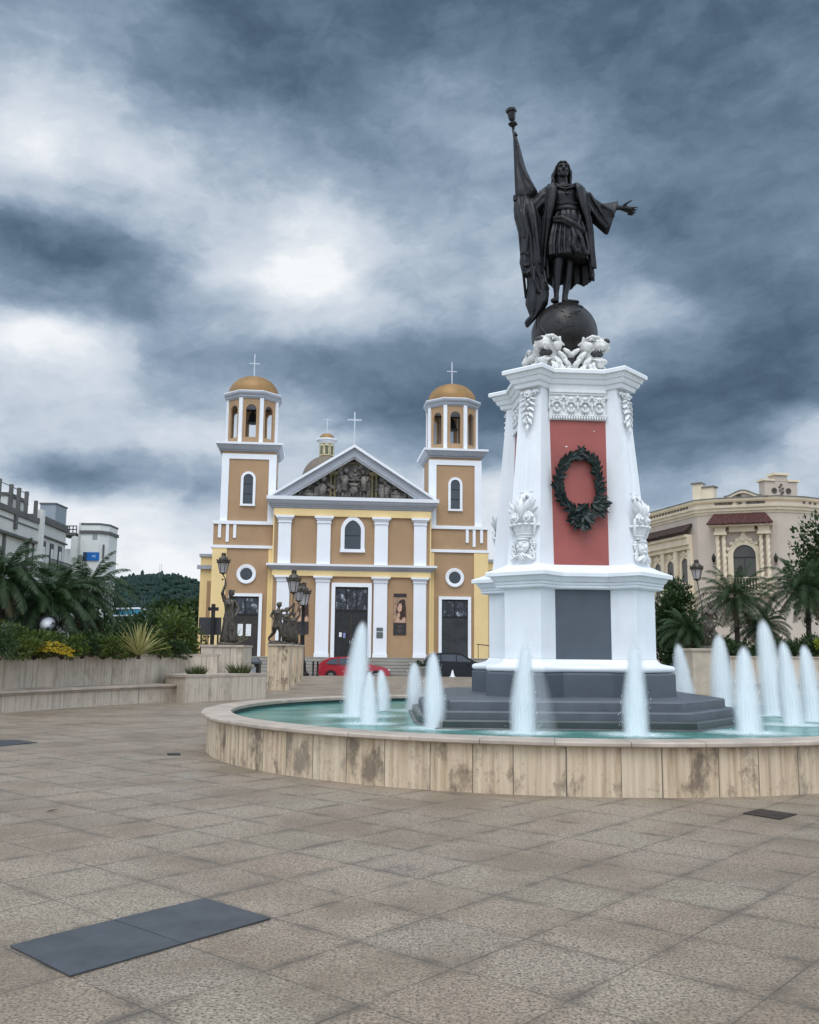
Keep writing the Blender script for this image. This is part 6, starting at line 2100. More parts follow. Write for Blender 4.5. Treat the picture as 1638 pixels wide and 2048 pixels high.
# three statues in a row on stone pedestals along the avenue
for i, (px0, px1, yb, ytop, Y) in enumerate(((534, 578, 1381, 1288, 36.3), (578, 592, 1372, 1289, 41.0), (592, 602, 1364, 1290, 46.5))):
    x0, x1 = at(px0, 1340, Y).x, at(px1, 1340, Y).x
    if i:
        x0 = x1 - .95
    zt = at(px1, ytop, Y).z
    pd = thing('pedestal', ('nearest travertine pedestal of the statue row left of the avenue', 'middle travertine pedestal of the statue row left of the avenue', 'farthest travertine pedestal of the statue row left of the avenue')[i],
               'pedestal', ((x0 + x1) / 2, Y + .5, 0), 0.0, 'pedestals in the statue row')
    w_ = (x1 - x0) / 2
    MB().prism([(-w_, -.48), (w_ - .12, -.48), (w_, -.36), (w_, .48), (-w_, .48)], 0, zt - .07, uv=True).build('shaft', trav, pd)
    MB().prism([(-w_ - .05, -.53), (w_ - .10, -.53), (w_ + .05, -.38), (w_ + .05, .53), (-w_ - .05, .53)], zt - .069, zt).build('cap', coping_stone, pd)
    h = 1.62
    fs = thing('lamp_statue', ('striding bronze youth in a tunic reaching up to a lantern, nearest in the statue row', 'bronze draped figure holding up a lantern, second in the statue row', 'bronze figure with a lantern, farthest in the statue row')[i],
               'statue', ((x0 + x1) / 2 + (-.12, -.05, .0)[i], Y + .4, zt), 0.0, 'bronze figures in the statue row')
    if i == 0:
        figure(fs, h, dict(pelvis=(0, 0, .52), chest=(.0, 0, .74), neck=(.01, 0, .85), head=(.02, -.01, .90), face=(.9, -.4, .1), shL=(-.11, .02, .79), elL=(-.17, .0, .66), haL=(-.09, -.09, .60), shR=(.11, -.02, .80), elR=(.24, -.04, .80), haR=(.36, -.03, .93),
                           hipL=(-.05, .02, .47), knL=(-.09, .04, .27), anL=(-.22, .08, .13), toL=(-.15, .02, .05), hipR=(.05, -.02, .47), knR=(.08, -.06, .27), anR=(.06, -.04, .05), toR=(.14, -.10, .02)),
               skirt=[(.0, 0, .34, .135, .11), (.0, 0, .42, .125, .10), (0, 0, .54, .092, .08), (0, 0, .62, .088, .075), (0, 0, .72, .10, .08), (0, 0, .80, .085, .07)])
        hd_ = Vector((.36, -.03, .93)) * h
    else:
        figure(fs, h, dict(pelvis=(0, 0, .52), chest=(.01, 0, .74), neck=(.01, 0, .85), head=(.0, -.01, .90), face=(.6, -.7, .1), shL=(-.10, .02, .79), elL=(-.16, -.05, .68), haL=(-.02, -.12, .66), shR=(.10, -.02, .80), elR=(.18, -.03, .90), haR=(.20, -.02, 1.04),
                           hipL=(-.05, .02, .47), knL=(-.06, -.03, .27), anL=(-.06, .05, .06), hipR=(.05, -.02, .47), knR=(.08, -.05, .27), anR=(.12, .0, .05)),
               robe=[(.02, 0, .05, .13, .11), (.02, 0, .25, .13, .11), (.0, 0, .42, .115, .10), (0, 0, .56, .10, .085), (0, 0, .64, .088, .075), (0, 0, .74, .10, .08), (0, 0, .82, .07, .06)])
        hd_ = Vector((.20, -.02, 1.04)) * h
    rocky_foot(fs, .34)
    if i < 2:
        lb_ = at((587, 597)[i], (1188, 1204)[i], Y + .4) - Vector(fs.location)
        lt_ = at((587, 597)[i], (1141, 1166)[i], Y + .4) - Vector(fs.location)
        MB().tube([Vector((lb_.x - .02, -.02, hd_.z - .25)), Vector((lb_.x, -.01, lb_.z))], .018, 8).build('torch_stem', old_bronze, fs, smooth=True)
        lantern(fs, TR(lb_.x, -.01, lb_.z - .02), lt_.z - lb_.z + .05)

# statue on the right planter
RY_ = 36.2
zt = at(1400, 1297, RY_).z
x0, x1 = at(1383, 1297, RY_).x, at(1446, 1297, RY_).x
rp = thing('pedestal', 'cream stone pedestal with moulded cap, behind the right water jets', 'pedestal', ((x0 + x1) / 2, RY_ + .6, 0))
w_ = (x1 - x0) / 2
MB().prism([(-w_ + .06, -.5), (w_ - .06, -.5), (w_ - .06, .5), (-w_ + .06, .5)], 0, zt - .12, uv=True).build('shaft', mat('cream_stone', (.46, .40, .31), .7, var=.12, scale=2), rp)
MB().rings([[(sx * (w_ - .05 + p), sy * (.5 + p), z) for sx, sy in ((-1, -1), (1, -1), (1, 1), (-1, 1))] for z, p in ((zt - .119, 0.0), (zt - .10, .05), (zt - .02, .08), (zt, .07))]).build('cap', mat('cream_stone2', (.52, .46, .37), .7, var=.1, scale=2), rp)
rs = thing('lamp_statue', 'mottled bronze man holding a long lantern pole, among the right palms', 'statue', (at(1420, 1290, RY_ + .5).x, RY_ + .5, zt))
figure(rs, 1.78, dict(pelvis=(0, 0, .53), chest=(.02, 0, .75), neck=(.03, 0, .86), head=(.035, -.02, .905), face=(-.4, -.9, 0), shL=(-.09, 0, .80), elL=(-.17, -.05, .72), haL=(-.17, -.12, .86), shR=(.13, 0, .80), elR=(.19, .0, .64), haR=(.13, -.06, .52),
                      hipL=(-.05, 0, .48), knL=(-.06, -.03, .27), anL=(-.07, .02, .05), hipR=(.05, 0, .48), knR=(.05, -.06, .27), anR=(.03, -.02, .05)),
       skirt=[(.0, 0, .36, .12, .10), (.0, 0, .45, .115, .10), (0, 0, .56, .092, .08)])
rocky_foot(rs, .34)
lt_, lb_ = at(1391, 1120, RY_ + .4) - Vector(rs.location), at(1394, 1161, RY_ + .4) - Vector(rs.location)
MB().tube([Vector((-.22, -.2, .3)), Vector((-.17, -.12, .86)) * 1.78, Vector((lb_.x, -.1, lb_.z))], [.02, .022, .02], 8).build('torch_stem', old_bronze, rs, smooth=True)
lantern(rs, TR(lb_.x, -.1, lb_.z - .03), lt_.z - lb_.z + .06)

# dark board and cross left of the church
bp_ = at(418, 1270, 50)
bd = thing('notice_board', 'plain dark board on legs at the foot of the church wing', 'sign', (bp_.x, 50, 0))
a, b = at(398, 1234.5, 50), at(441, 1270, 50)
MB().box(a.x - bp_.x, b.x - bp_.x, 0, .12, b.z, a.z).build('board', mat('board_dark', (.03, .03, .034), .5), bd, bevel=.01)
for x in (a.x - bp_.x + .15, b.x - bp_.x - .15):
    MB().box(x - .04, x + .04, .02, .10, 0, b.z - .002).build('leg', iron, bd)
cp_ = at(427, 1211, 49.8)
cr = thing('memorial_cross', 'plain black cross standing before the dark board', 'cross', (cp_.x, 49.8, 0))
MB().box(-.09, .09, -.09, .09, 0, at(427, 1208, 49.8).z).build('upright', iron, cr)
zc_ = at(427, 1218, 49.8).z
for s in (-1, 1):
    MB().box(*sorted((s * .091, s * .27)), -.08, .08, zc_ - .09, zc_ + .09).build('arm', iron, cr)
# second dark cross board in front of the church, right of the lamp

# ------------------------------------------------------------------ planters with bench
def offset_path(P, d):
    """shift an open path sideways (left of its direction) by d"""
    out = []
    for i, p in enumerate(P):
        a, b = Vector(P[max(i - 1, 0)]), Vector(P[min(i + 1, len(P) - 1)])
        t = (b - a).normalized()
        out.append((p[0] - t.y * d, p[1] + t.x * d))
    return out


def smooth_path(P, n=8):
    out = []
    for i in range(len(P) - 1):
        p0, p1, p2, p3 = Vector(P[max(i - 1, 0)]), Vector(P[i]), Vector(P[i + 1]), Vector(P[min(i + 2, len(P) - 1)])
        for k in range(n):
            t = k / n
            q = 0.5 * ((2 * p1) + (p2 - p0) * t + (2 * p0 - 5 * p1 + 4 * p2 - p3) * t * t + (3 * p1 - p0 - 3 * p2 + p3) * t ** 3)
            out.append((q.x, q.y))
    out.append(tuple(P[-1]))
    return out


def wall_strip(mb_, front, back, z0, z1, v0=None):
    """solid wall between two paths with UVs in metres on its faces"""
    n_ = len(front)
    P = [(x, y, z0) for x, y in front] + [(x, y, z1) for x, y in front] + [(x, y, z0) for x, y in back] + [(x, y, z1) for x, y in back]
    F, U = [], []
    s = 0.0
    for i in range(n_ - 1):
        L = math.hypot(front[i + 1][0] - front[i][0], front[i + 1][1] - front[i][1])
        F.append((i, i + 1, n_ + i + 1, n_ + i))
        U.append([(s, z0), (s + L, z0), (s + L, z1), (s, z1)])
        F.append((n_ + i, n_ + i + 1, 3 * n_ + i + 1, 3 * n_ + i))
        U.append([(s, 0), (s + L, 0), (s + L, .3), (s, .3)])
        F.append((2 * n_ + i, 3 * n_ + i, 3 * n_ + i + 1, 2 * n_ + i + 1))
        U.append([(s, z0), (s, z1), (s + L, z1), (s + L, z0)])
        F.append((i, 2 * n_ + i, 2 * n_ + i + 1, i + 1))
        U.append([(s, 0), (s, .3), (s + L, .3), (s + L, 0)])
        s += L
    w = .4
    F.append((0, n_, 3 * n_, 2 * n_))
    U.append([(0, z0), (0, z1), (w, z1), (w, z0)])
    F.append((n_ - 1, 2 * n_ - 1 + 2 * n_ - n_, 4 * n_ - 1, 2 * n_ - 1))
    U.append([(0, z0), (w, z0), (w, z1), (0, z1)])
    mb_.add(P, F, U)


def poly_block(name, poly, z0, z1, m, parent, rim=0.0, rim_m=None, capz=.07):
    MB().prism(poly, z0, z1 - (capz if rim_m else 0), uv=True).build(name, m, parent)
    if rim_m:
        cx_, cy_ = sum(p[0] for p in poly) / len(poly), sum(p[1] for p in poly) / len(poly)
        g_ = []
        for x, y in poly:
            L = math.hypot(x - cx_, y - cy_)
            g_.append((x + (x - cx_) / L * rim, y + (y - cy_) / L * rim))
        MB().prism(g_, z1 - capz + .001, z1).build('coping', rim_m, parent)


PT = 1.37
lp_ = thing('planter_wall', 'long curved travertine planter with a stone bench along its foot, on the left', 'planter wall')
A = smooth_path([(-11.9, 16.0), (-10.35, 19.8), (-9.44, 22.15), (-8.70, 24.05), (-7.80, 26.05), (-6.75, 27.85)])
B = offset_path(A, 0.95)
B2 = offset_path(A, 1.27)
mb = MB()
wall_strip(mb, A, offset_path(A, 0.9), -.02, .40)
mb.build('bench_foot', trav_soft, lp_)
mb = MB()
wall_strip(mb, offset_path(A, -.13), offset_path(A, 1.0), .452, .50)
mb.build('bench_seat', coping_stone, lp_)
mb = MB()
wall_strip(mb, offset_path(A, -.06), offset_path(A, 0.98), .401, .449)
mb.build('bench_seat', coping_stone, lp_)
ext = [(-6.75, 29.9)]
Bx = B + [(-7.05, 29.9)]
mb = MB()
wall_strip(mb, Bx, offset_path(Bx, .30), -.02, PT - .06)
mb.build('wall', trav_soft, lp_)
mb = MB()
wall_strip(mb, offset_path(Bx, -.05), offset_path(Bx, .34), PT - .059, PT)
mb.build('coping', coping_stone, lp_)
poly_block('low_block', [(-6.36, 27.24), (-4.51, 30.20), (-5.20, 30.65), (-7.10, 29.6), (-7.2, 28.3)], 0, .78, trav_soft, lp_, .05, coping_stone)
poly_block('end_block', [(-6.60, 30.15), (-5.36, 30.62), (-5.32, 32.2), (-6.9, 32.2)], 0, 1.665, trav_soft, lp_, .05, coping_stone)
poly_block('wall_end', [(-7.25, 29.62), (-6.02, 29.92), (-6.02, 30.16), (-7.35, 29.92)], 0, PT - .004, trav_soft, lp_, .04, coping_stone, .06)
mb = MB()
S1 = offset_path(Bx, .31)
S2 = [(x - 9, y + 2) for x, y in S1]
wall_strip(mb, S1, S2, .2, PT - .10)
tag(mb.build('soil', soil), kind='structure')

rp_ = thing('planter_wall', 'travertine planter with a stone bench behind the right water jets', 'planter wall')
A2 = smooth_path([(12.3, 36.6), (13.6, 36.0), (15.2, 35.6), (17.5, 35.6), (20.5, 36.3)])
for nm, o0, o1, z0, z1, m in (('bench_foot', 0, .9, -.02, .35, trav_soft), ('bench_seat', -.13, 1.0, .402, .45, coping_stone), ('bench_seat', -.06, .98, .351, .40, coping_stone), ('wall', .95, 1.25, -.02, PT + .03, trav_soft), ('coping', .90, 1.29, PT + .031, PT + .09, coping_stone)):
    mb = MB()
    wall_strip(mb, offset_path(A2, o0), offset_path(A2, o1), z0, z1)
    mb.build(nm, m, rp_)
poly_block('low_block', [(8.6, 37.9), (9.9, 36.75), (12.25, 36.55), (12.25, 38.3), (9.0, 39.2)], 0, .76, trav_soft, rp_, .05, coping_stone)
mb = MB()
S1 = offset_path(A2, 1.26)
wall_strip(mb, S1, [(x, y + 9) for x, y in S1], .2, PT - .05)
wall_strip(mb, [(8.7, 39.4), (12.2, 38.4)], [(8.7, 48), (12.2, 48)], .2, .70)
tag(mb.build('soil', soil), kind='structure')


# ------------------------------------------------------------------ plants
def frond(mb_, base, az_, el_, L, droop, rnd, n=30, leaf=.24, w=.011, vee=.5):
    d = Vector((cos(az_) * cos(el_), sin(az_) * cos(el_), sin(el_)))
    side = Vector((-sin(az_), cos(az_), 0))
    pts_ = []
    p = Vector(base)
    st_ = L / n
    for i in range(n + 1):
        pts_.append(p.copy())
        t = i / n
        d = (d + Vector((0, 0, -droop * st_ * (0.5 + 1.6 * t)))).normalized()
        p = p + d * st_
    for i in range(n):
        a, b = pts_[i], pts_[i + 1]
        t = i / n
        up = side.cross(b - a).normalized()
        r = .012 * (1 - t) + .003
        mb_.add([a - side * r, a + side * r, b + side * r, b - side * r], [(0, 1, 2, 3)])
        if t < .10:
            continue
        ll = leaf * (sin(pi * min(1, .12 + .88 * t)) ** .6) * rnd.uniform(.85, 1.12) + .04
        tg = (b - a).normalized()
        for s_ in (-1, 1):
            for q in (0.0, 0.5):
                o_ = a.lerp(b, q)
                dv = (side * s_ * rnd.uniform(.75, 1.0) + tg * rnd.uniform(.45, .85) + up * (vee + rnd.uniform(-.2, .2)) - Vector((0, 0, .12))).normalized()
                e = o_ + dv * ll - Vector((0, 0, .10 * ll))
                m_ = o_ + dv * ll * .55
                wv = tg * w
                mb_.add([o_ - wv * .6, o_ + wv * .6, m_ + wv, e, m_ - wv], [(0, 1, 2, 4), (4, 2, 3)])


def palm(name, label, loc, crown_z, R, seed, n=46, group=None, fronds=True, trunk_r=.10, leaf=.24, up=1.0):
    rnd = random.Random(seed)
    root = thing(name, label, 'palm', loc, 0.0, group)
    q = MB()
    zs = [i / 14 for i in range(15)]
    q.tube([(.04 * sin(3 * t), .03 * sin(2 * t), crown_z * t) for t in zs], [trunk_r * (1.15 - .25 * t) * (1 + .10 * (i % 2)) for i, t in enumerate(zs)], 10)
    for k in range(40):
        t = rnd.uniform(.45, 1.0)
        a = rnd.uniform(0, 6.28)
        b_ = Vector((trunk_r * cos(a), trunk_r * sin(a), crown_z * t))
        q.tube([b_, b_ + Vector((cos(a) * .07, sin(a) * .07, .08))], [.022, .008], 5)
    q.build('trunk', trunk, root, smooth=40)
    c = MB()
    for k in range(n):
        a = k * 2.39996 + rnd.uniform(-.15, .15)
        u = (k + .5) / n
        el_ = 1.35 - 1.75 * u ** .85
        frond(c, (.05 * cos(a), .05 * sin(a), crown_z + .05), a, el_ * up, R * rnd.uniform(.9, 1.1) * (.85 + .25 * sin(pi * u)), (1.15 + .35 * rnd.random()) / R, rnd, leaf=leaf)
    c.build('crown', palm_leaf, root, recalc=False)
    if fronds:
        c = MB()
        for k in range(7):
            a = rnd.uniform(0, 6.28)
            frond(c, (.05 * cos(a), .05 * sin(a), crown_z - .05), a, -.75, R * .75, .6, rnd, n=20, leaf=leaf * .8)
        c.build('dry_fronds', dry_frond, root, recalc=False)
    return root


GPL = 'feathery palms in the left planter'
GPR = 'feathery palms in the right planter'
p = at(2, 1160, 25.0)
palm('palm_tree', 'feathery palm cut off by the left edge, tallest in the left planter', (p.x, p.y, 1.2), p.z - 1.2, 1.55, 1, 50, GPL)
p = at(98, 1205, 26.2)
palm('palm_tree', 'feathery palm behind the round floodlight in the left planter', (p.x, p.y, 1.2), p.z - 1.2, 1.55, 2, 52, GPL)
p = at(168, 1190, 27.6)
palm('palm_tree', 'feathery palm below the small turret with the blue sign', (p.x, p.y, 1.2), p.z - 1.2, 1.65, 3, 54, GPL)
p = at(48, 1230, 28.5)
palm('palm_tree', 'low feathery palm between its taller neighbours on the far left', (p.x, p.y, 1.2), p.z - 1.2, 1.5, 4, 46, GPL)
p = at(1470, 1195, 42)
palm('palm_tree', 'feathery palm before the arched window of the theatre', (p.x, p.y, 1.3), p.z - 1.3, 2.0, 5, 54, GPR, leaf=.28)
p = at(1612, 1180, 41)
palm('palm_tree', 'feathery palm with forked trunk near the right edge', (p.x, p.y, 1.3), p.z - 1.3, 2.15, 6, 60, GPR, leaf=.28)
p = at(1378, 1262, 41)
palm('palm_tree', 'low bushy palm left of the right lantern statue', (p.x, p.y, .6), p.z - .6, 1.5, 7, 44, GPR, leaf=.28)
p = at(1520, 1255, 44)
palm('palm_tree', 'low dark palm behind the tallest right water jet', (p.x, p.y, 1.3), p.z - 1.3, 1.5, 8, 40, GPR, leaf=.28)


def bush(name, label, cat, loc, rx, ry, h, n, leaf_m, seed, L=(.08, .16), w=.028, group=None, lobes=14, trunk_h=0.0, trunk_r=.08, limbs=0):
    """leaf cloud spread through many uneven lobes, on real stems"""
    rnd = random.Random(seed)
    root = thing(name, label, cat, loc, 0.0, group)
    lob = []
    for k in range(lobes):
        a = rnd.uniform(0, 6.28)
        r = sqrt(rnd.random()) * .78
        zz = rnd.random()
        sz = rnd.uniform(.22, .42)
        lob.append((Vector((rx * r * cos(a) * (1 - .35 * zz), ry * r * sin(a) * (1 - .35 * zz), trunk_h + h * (.18 + .68 * zz))), sz))
    q = MB()
    if trunk_h > .3:
        q.tube([(0, 0, 0), (.03, .02, trunk_h * .5), (-.02, .03, trunk_h), (0, 0, trunk_h + h * .3)], [trunk_r * 1.3, trunk_r, trunk_r * .9, trunk_r * .5], 9)
    for c_, sz in lob[:max(6, limbs)]:
        q.tube([(0, 0, trunk_h * .8), (c_ * .5) + Vector((0, 0, trunk_h * .3)), c_], [trunk_r * .6, trunk_r * .35, trunk_r * .12], 6)
    q.build('stems' if trunk_h <= .3 else 'trunk', trunk, root)
    c = MB()
    for k in range(n):
        c_, sz = lob[rnd.randrange(lobes)]
        v = Vector((rnd.gauss(0, 1), rnd.gauss(0, 1), rnd.gauss(0, 1))).normalized()
        rr_ = sz * (.55 + .5 * rnd.random())
        p_ = c_ + Vector((v.x * rx * rr_, v.y * ry * rr_, v.z * h * rr_ * .75))
        if p_.z < .02:
            p_.z = .02
        d = (v + Vector((rnd.uniform(-.7, .7), rnd.uniform(-.7, .7), rnd.uniform(-.3, .8)))).normalized()
        s_ = d.orthogonal().normalized()
        s_ = Matrix.Rotation(rnd.uniform(0, 6.28), 3, d) @ s_
        ll = rnd.uniform(*L)
        ww = w * rnd.uniform(.7, 1.2)
        m_ = p_ + d * ll * .5 + s_.cross(d) * ll * .1
        c.add([p_, m_ + s_ * ww, p_ + d * ll, m_ - s_ * ww], [(0, 1, 2, 3)])
    c.build('foliage' if trunk_h <= .3 else 'crown', leaf_m, root, recalc=False)
    return root


GH = 'low shrubs along the left planter wall'
rr = random.Random(21)
# row of low shrubs behind the left wall, each its own plant
for i, (px, Y, hh, rx, lbl) in enumerate(((-20, 21.8, .62, .75, 'low green shrub at the left edge of the planter'), (28, 22.9, .66, .75, 'low shrub left of the yellow flowers'), (70, 23.6, .52, .6, 'shrub right behind the yellow flowers, below the floodlight'),
                                        (125, 24.6, .55, .7, 'shrub with trailing sprigs right of the yellow flowers'), (165, 25.4, .58, .75, 'rounded shrub below the turret palm'), (205, 26.3, .50, .75, 'shrub left of the striped spiky plant'),
                                        (240, 27.2, .42, .7, 'low shrub just left of the striped spiky plant'), (300, 28.4, .34, .8, 'low spreading shrub right of the striped spiky plant'), (345, 29.3, .40, .7, 'low shrub near the end block of the planter'))):
    p = at(px, 1300, Y)
    bush('shrub', lbl, 'shrub', (p.x, Y, PT - .12), rx, rx * .8, hh * 1.15, 1900, shrub_leaf if i % 4 else dark_leaf, 30 + i, L=(.06, .13), w=.024, group=GH)
p = at(92, 1296, 23.15)
q_ = bush('flowering_plant', 'clump of yellow flowers spilling over the planter wall', 'flowers', (p.x + .1, 23.25, PT - .05), .52, .30, .36, 420, shrub_leaf, 50, L=(.05, .10), w=.02)
c = MB()
rnd = random.Random(6)
for k in range(520):
    a = rnd.uniform(0, 6.28)
    r = sqrt(rnd.random())
    x, y = .62 * r * cos(a), -.10 + .26 * r * sin(a)
    z = .10 + .26 * (1 - r * r) * rnd.random() - (.30 * max(0, x - .15) if y < -.1 else 0)
    for s_ in range(3):
        d = Vector((rnd.uniform(-1, 1), rnd.uniform(-1, .2), rnd.uniform(-.2, 1))).normalized()
        o_ = d.orthogonal().normalized() * .017
        P_ = Vector((x, y, z))
        c.add([P_, P_ + d * .02 + o_, P_ + d * .045, P_ + d * .02 - o_], [(0, 1, 2, 3)])
c.build('blossoms', yellow_leaf, q_, recalc=False)


def spiky(label, loc, L, n, m, seed, w=.035, tilt=.9):
    rnd = random.Random(seed)
    root = thing('spiky_plant', label, 'plant', loc, 0.0, None)
    c = MB()
    for k in range(n):
        a = rnd.uniform(0, 6.28)
        e = rnd.uniform(1.5 - tilt, 1.5)
        d = Vector((cos(a) * cos(e), sin(a) * cos(e), sin(e)))
        s_ = Vector((-sin(a), cos(a), 0)) * w
        ll = L * rnd.uniform(.75, 1.05)
        n1 = s_.normalized().cross(d) * .012
        P = []
        for t, ws in ((0, .6), (.35, 1), (.7, .75), (1, .04)):
            c_ = d * ll * t - Vector((0, 0, .16 * ll * t * t * cos(e)))
            P += [c_ - s_ * ws, c_ + n1, c_ + s_ * ws]
        c.add(P, [(3 * i + j, 3 * i + j + 1, 3 * i + j + 4, 3 * i + j + 3) for i in range(3) for j in range(2)])
    c.build('blades', m, root, recalc=False)
    MB().tube([(0, 0, -.1), (0, 0, .12)], [.06, .04], 8).build('stem', trunk, root)


p = at(278, 1296, 27.0)
spiky('large plant of stiff yellow-striped blades above the planter wall', (p.x, p.y, PT - .05), 1.05, 66, stripe_leaf, 3, tilt=1.15)
p = at(238, 1290, 27.6)
spiky('smaller pale striped blades left of the large spiky plant', (p.x, p.y, PT - .05), .75, 22, stripe_leaf, 4, tilt=1.0)
p = at(466, 1291, 31.5)
spiky('striped spiky plant at the feet of the robed lantern statue', (p.x, 31.6, 1.66), .62, 16, stripe_leaf, 5, tilt=1.3)


def tuft(label, loc, r, h, seed):
    rnd = random.Random(seed)
    root = thing('grass_tuft', label, 'grass tuft', loc, 0.0, 'grass tufts in the low planter blocks')
    c = MB()
    for k in range(260):
        a, q = rnd.uniform(0, 6.28), sqrt(rnd.random()) * r * .8
        b_ = Vector((q * cos(a), q * sin(a) * .6, 0))
        d = Vector((cos(a) * q / r * .8 + rnd.uniform(-.3, .3), sin(a) * q / r * .5, 1)).normalized()
        ll = h * rnd.uniform(.35, 1.5) * (1.2 - .6 * q / r)
        s_ = d.orthogonal().normalized() * .009
        c.add([b_ - s_, b_ + s_, b_ + d * ll * .6 + s_ * .7 + Vector((0, 0, 0)), b_ + d * ll + Vector((cos(a), sin(a), -.3)) * ll * .15, b_ + d * ll * .6 - s_ * .7], [(0, 1, 2, 4), (4, 2, 3)])
    c.build('blades', grass_leaf, root, recalc=False)


p = at(390, 1346, 28.2)
tuft('grassy tuft on the low block, beside the stone bench', (p.x, 28.4, .78), .34, .24, 1)
p = at(475, 1344, 29.6)
tuft('grassy tuft on the low block, beside the waste bin', (p.x, 29.9, .78), .40, .30, 2)
p = at(1400, 1340, 37.6)
tuft('reddish grassy tuft at the foot of the cream statue pedestal', (p.x - .2, 37.4, .76), .40, .30, 3)

GB = 'shrubs in the right planter'
for i, (px, py, Y, rx, hh, lbl) in enumerate(((1440, 1312, 38.6, 1.0, .9, 'dark shrub right behind the right lantern statue'), (1490, 1312, 37.9, 1.0, .75, 'shrub between the two tall right water jets'), (1548, 1312, 37.5, 1.1, .85, 'shrub behind the tallest right jet'),
                                              (1596, 1310, 37.6, 1.0, .95, 'shrub below the forked palm'), (1636, 1310, 37.8, .9, 1.0, 'shrub with bright tips at the right edge'))):
    p = at(px, py, Y)
    bush('shrub', lbl, 'shrub', (p.x, Y, 1.25), rx, rx * .8, hh, 1500, dark_leaf, 70 + i, L=(.09, .18), w=.03, group=GB)
p = at(1632, 1284, 37.5)
bush('shrub', 'small bright yellow-green shrub at the right edge', 'shrub', (p.x, 37.0, 1.75), .35, .3, .35, 300, leaf_mat('lime_leaf', (.12, .16, .01), (.30, .34, .03)), 81, L=(.08, .15), w=.03)

# trees
GT = 'leafy trees round the plaza'
p = at(1338, 1330, 45)
bush('leafy_tree', 'dark narrow tree right behind the monument pedestal', 'tree', (p.x + .1, 45, 0), 1.3, 1.2, 3.9, 4200, dark_leaf, 90, L=(.14, .28), w=.06, group=GT, lobes=26, trunk_h=.9, trunk_r=.12, limbs=14)
p = at(1375, 1310, 47)
bush('leafy_tree', 'low dark tree left of the right lantern pole', 'tree', (p.x, 47, 0), 1.2, 1.1, 2.4, 2600, dark_leaf, 91, L=(.14, .26), w=.055, group=GT, lobes=20, trunk_h=.5, trunk_r=.1, limbs=10)
p = at(1652, 1110, 50)
bush('leafy_tree', 'broad dark tree cut off by the right edge', 'tree', (p.x, 50, 0), 2.6, 2.4, 5.0, 6500, dark_leaf, 92, L=(.18, .36), w=.08, group=GT, lobes=34, trunk_h=3.6, trunk_r=.2, limbs=20)
p = at(352, 1290, 36)
bush('leafy_tree', 'low dark bushy tree right of the spiky plant, before the church wing', 'tree', (p.x, 36, 0), 1.25, 1.1, 2.3, 3600, shrub_leaf, 93, L=(.10, .2), w=.045, group=GT, lobes=24, trunk_h=.6, trunk_r=.09, limbs=12)
p = at(320, 1290, 43)
bush('leafy_tree', 'dark bush behind the striped spiky plant', 'tree', (p.x, 43, 0), 1.6, 1.4, 2.5, 3200, dark_leaf, 94, L=(.13, .25), w=.055, group=GT, lobes=22, trunk_h=.5, trunk_r=.1, limbs=12)
p = at(255, 1290, 44)
bush('leafy_tree', 'dark bush below the blue roof', 'tree', (p.x, 44, 0), 1.9, 1.4, 2.2, 3200, dark_leaf, 95, L=(.13, .25), w=.055, group=GT, lobes=22, trunk_h=.4, trunk_r=.1, limbs=12)
for i, (px, Y, h, rx, lb) in enumerate(((372, 95, 6.0, 4.5, 'distant tree touching the church wing'), (330, 112, 5.5, 5.5, 'distant tree right of the blue roof'), (232, 100, 5.2, 4.5, 'distant tree left of the blue roof'), (285, 102, 3.6, 3.8, 'low distant tree in front of the blue roof'),
                                        (352, 125, 7.0, 6.0, 'distant tree below the hill, nearest the church'))):
    p = at(px, 1300, Y)
    bush('leafy_tree', lb, 'tree', (p.x, Y, -.5), rx, rx * .8, h, 2600, dark_leaf, 100 + i, L=(.4, .8), w=.22, group='distant trees below the hill', lobes=24, trunk_h=1.0, trunk_r=.25, limbs=8)

# floodlight on a pole in the left planter
p = at(95, 1248, 24.9)
fl_ = thing('floodlight', 'round black floodlight with white lens in the left planter', 'floodlight', (p.x, p.y, 1.2))
M = TR(0, 0, p.z - 1.2) @ RZ(.62) @ RX(pi / 2 + .35) @ Matrix.Scale(1.1, 4)
MB().lathe([(.02, -.30), (.12, -.28), (.17, -.18), (.215, -.02), (.225, .03), (.205, .035), (.20, 0.0)], 28, M=M).build('housing', iron, fl_, smooth=40)
MB().lathe([(.19, .012), (.0, .03)], 28, M=M).build('lens', mat('lens_white', (.72, .74, .76), .25, var=.03), fl_, smooth=True)
MB().tube([(0, .1, -.2), (0, .08, p.z - 1.5), (0, .04, p.z - 1.28)], .035, 8).build('pole', iron, fl_)
MB().box(-.24, .24, -.05, .12, p.z - 1.48, p.z - 1.44).build('bracket', iron, fl_)

# ------------------------------------------------------------------ plaza details: slabs, drains, leaf
def slab(name, label, cat, corners, m, z=.004, t=.006, group=None):
    P = [on(x, y, 0) for x, y in corners]
    c0 = sum(P, Vector()) / len(P)
    mb_ = MB().prism([(q_.x - c0.x, q_.y - c0.y) for q_ in P], 0.002, z + t)
    o = mb_.build(name, m)
    o.location = (c0.x, c0.y, 0)
    return tag(o, label, cat, group)


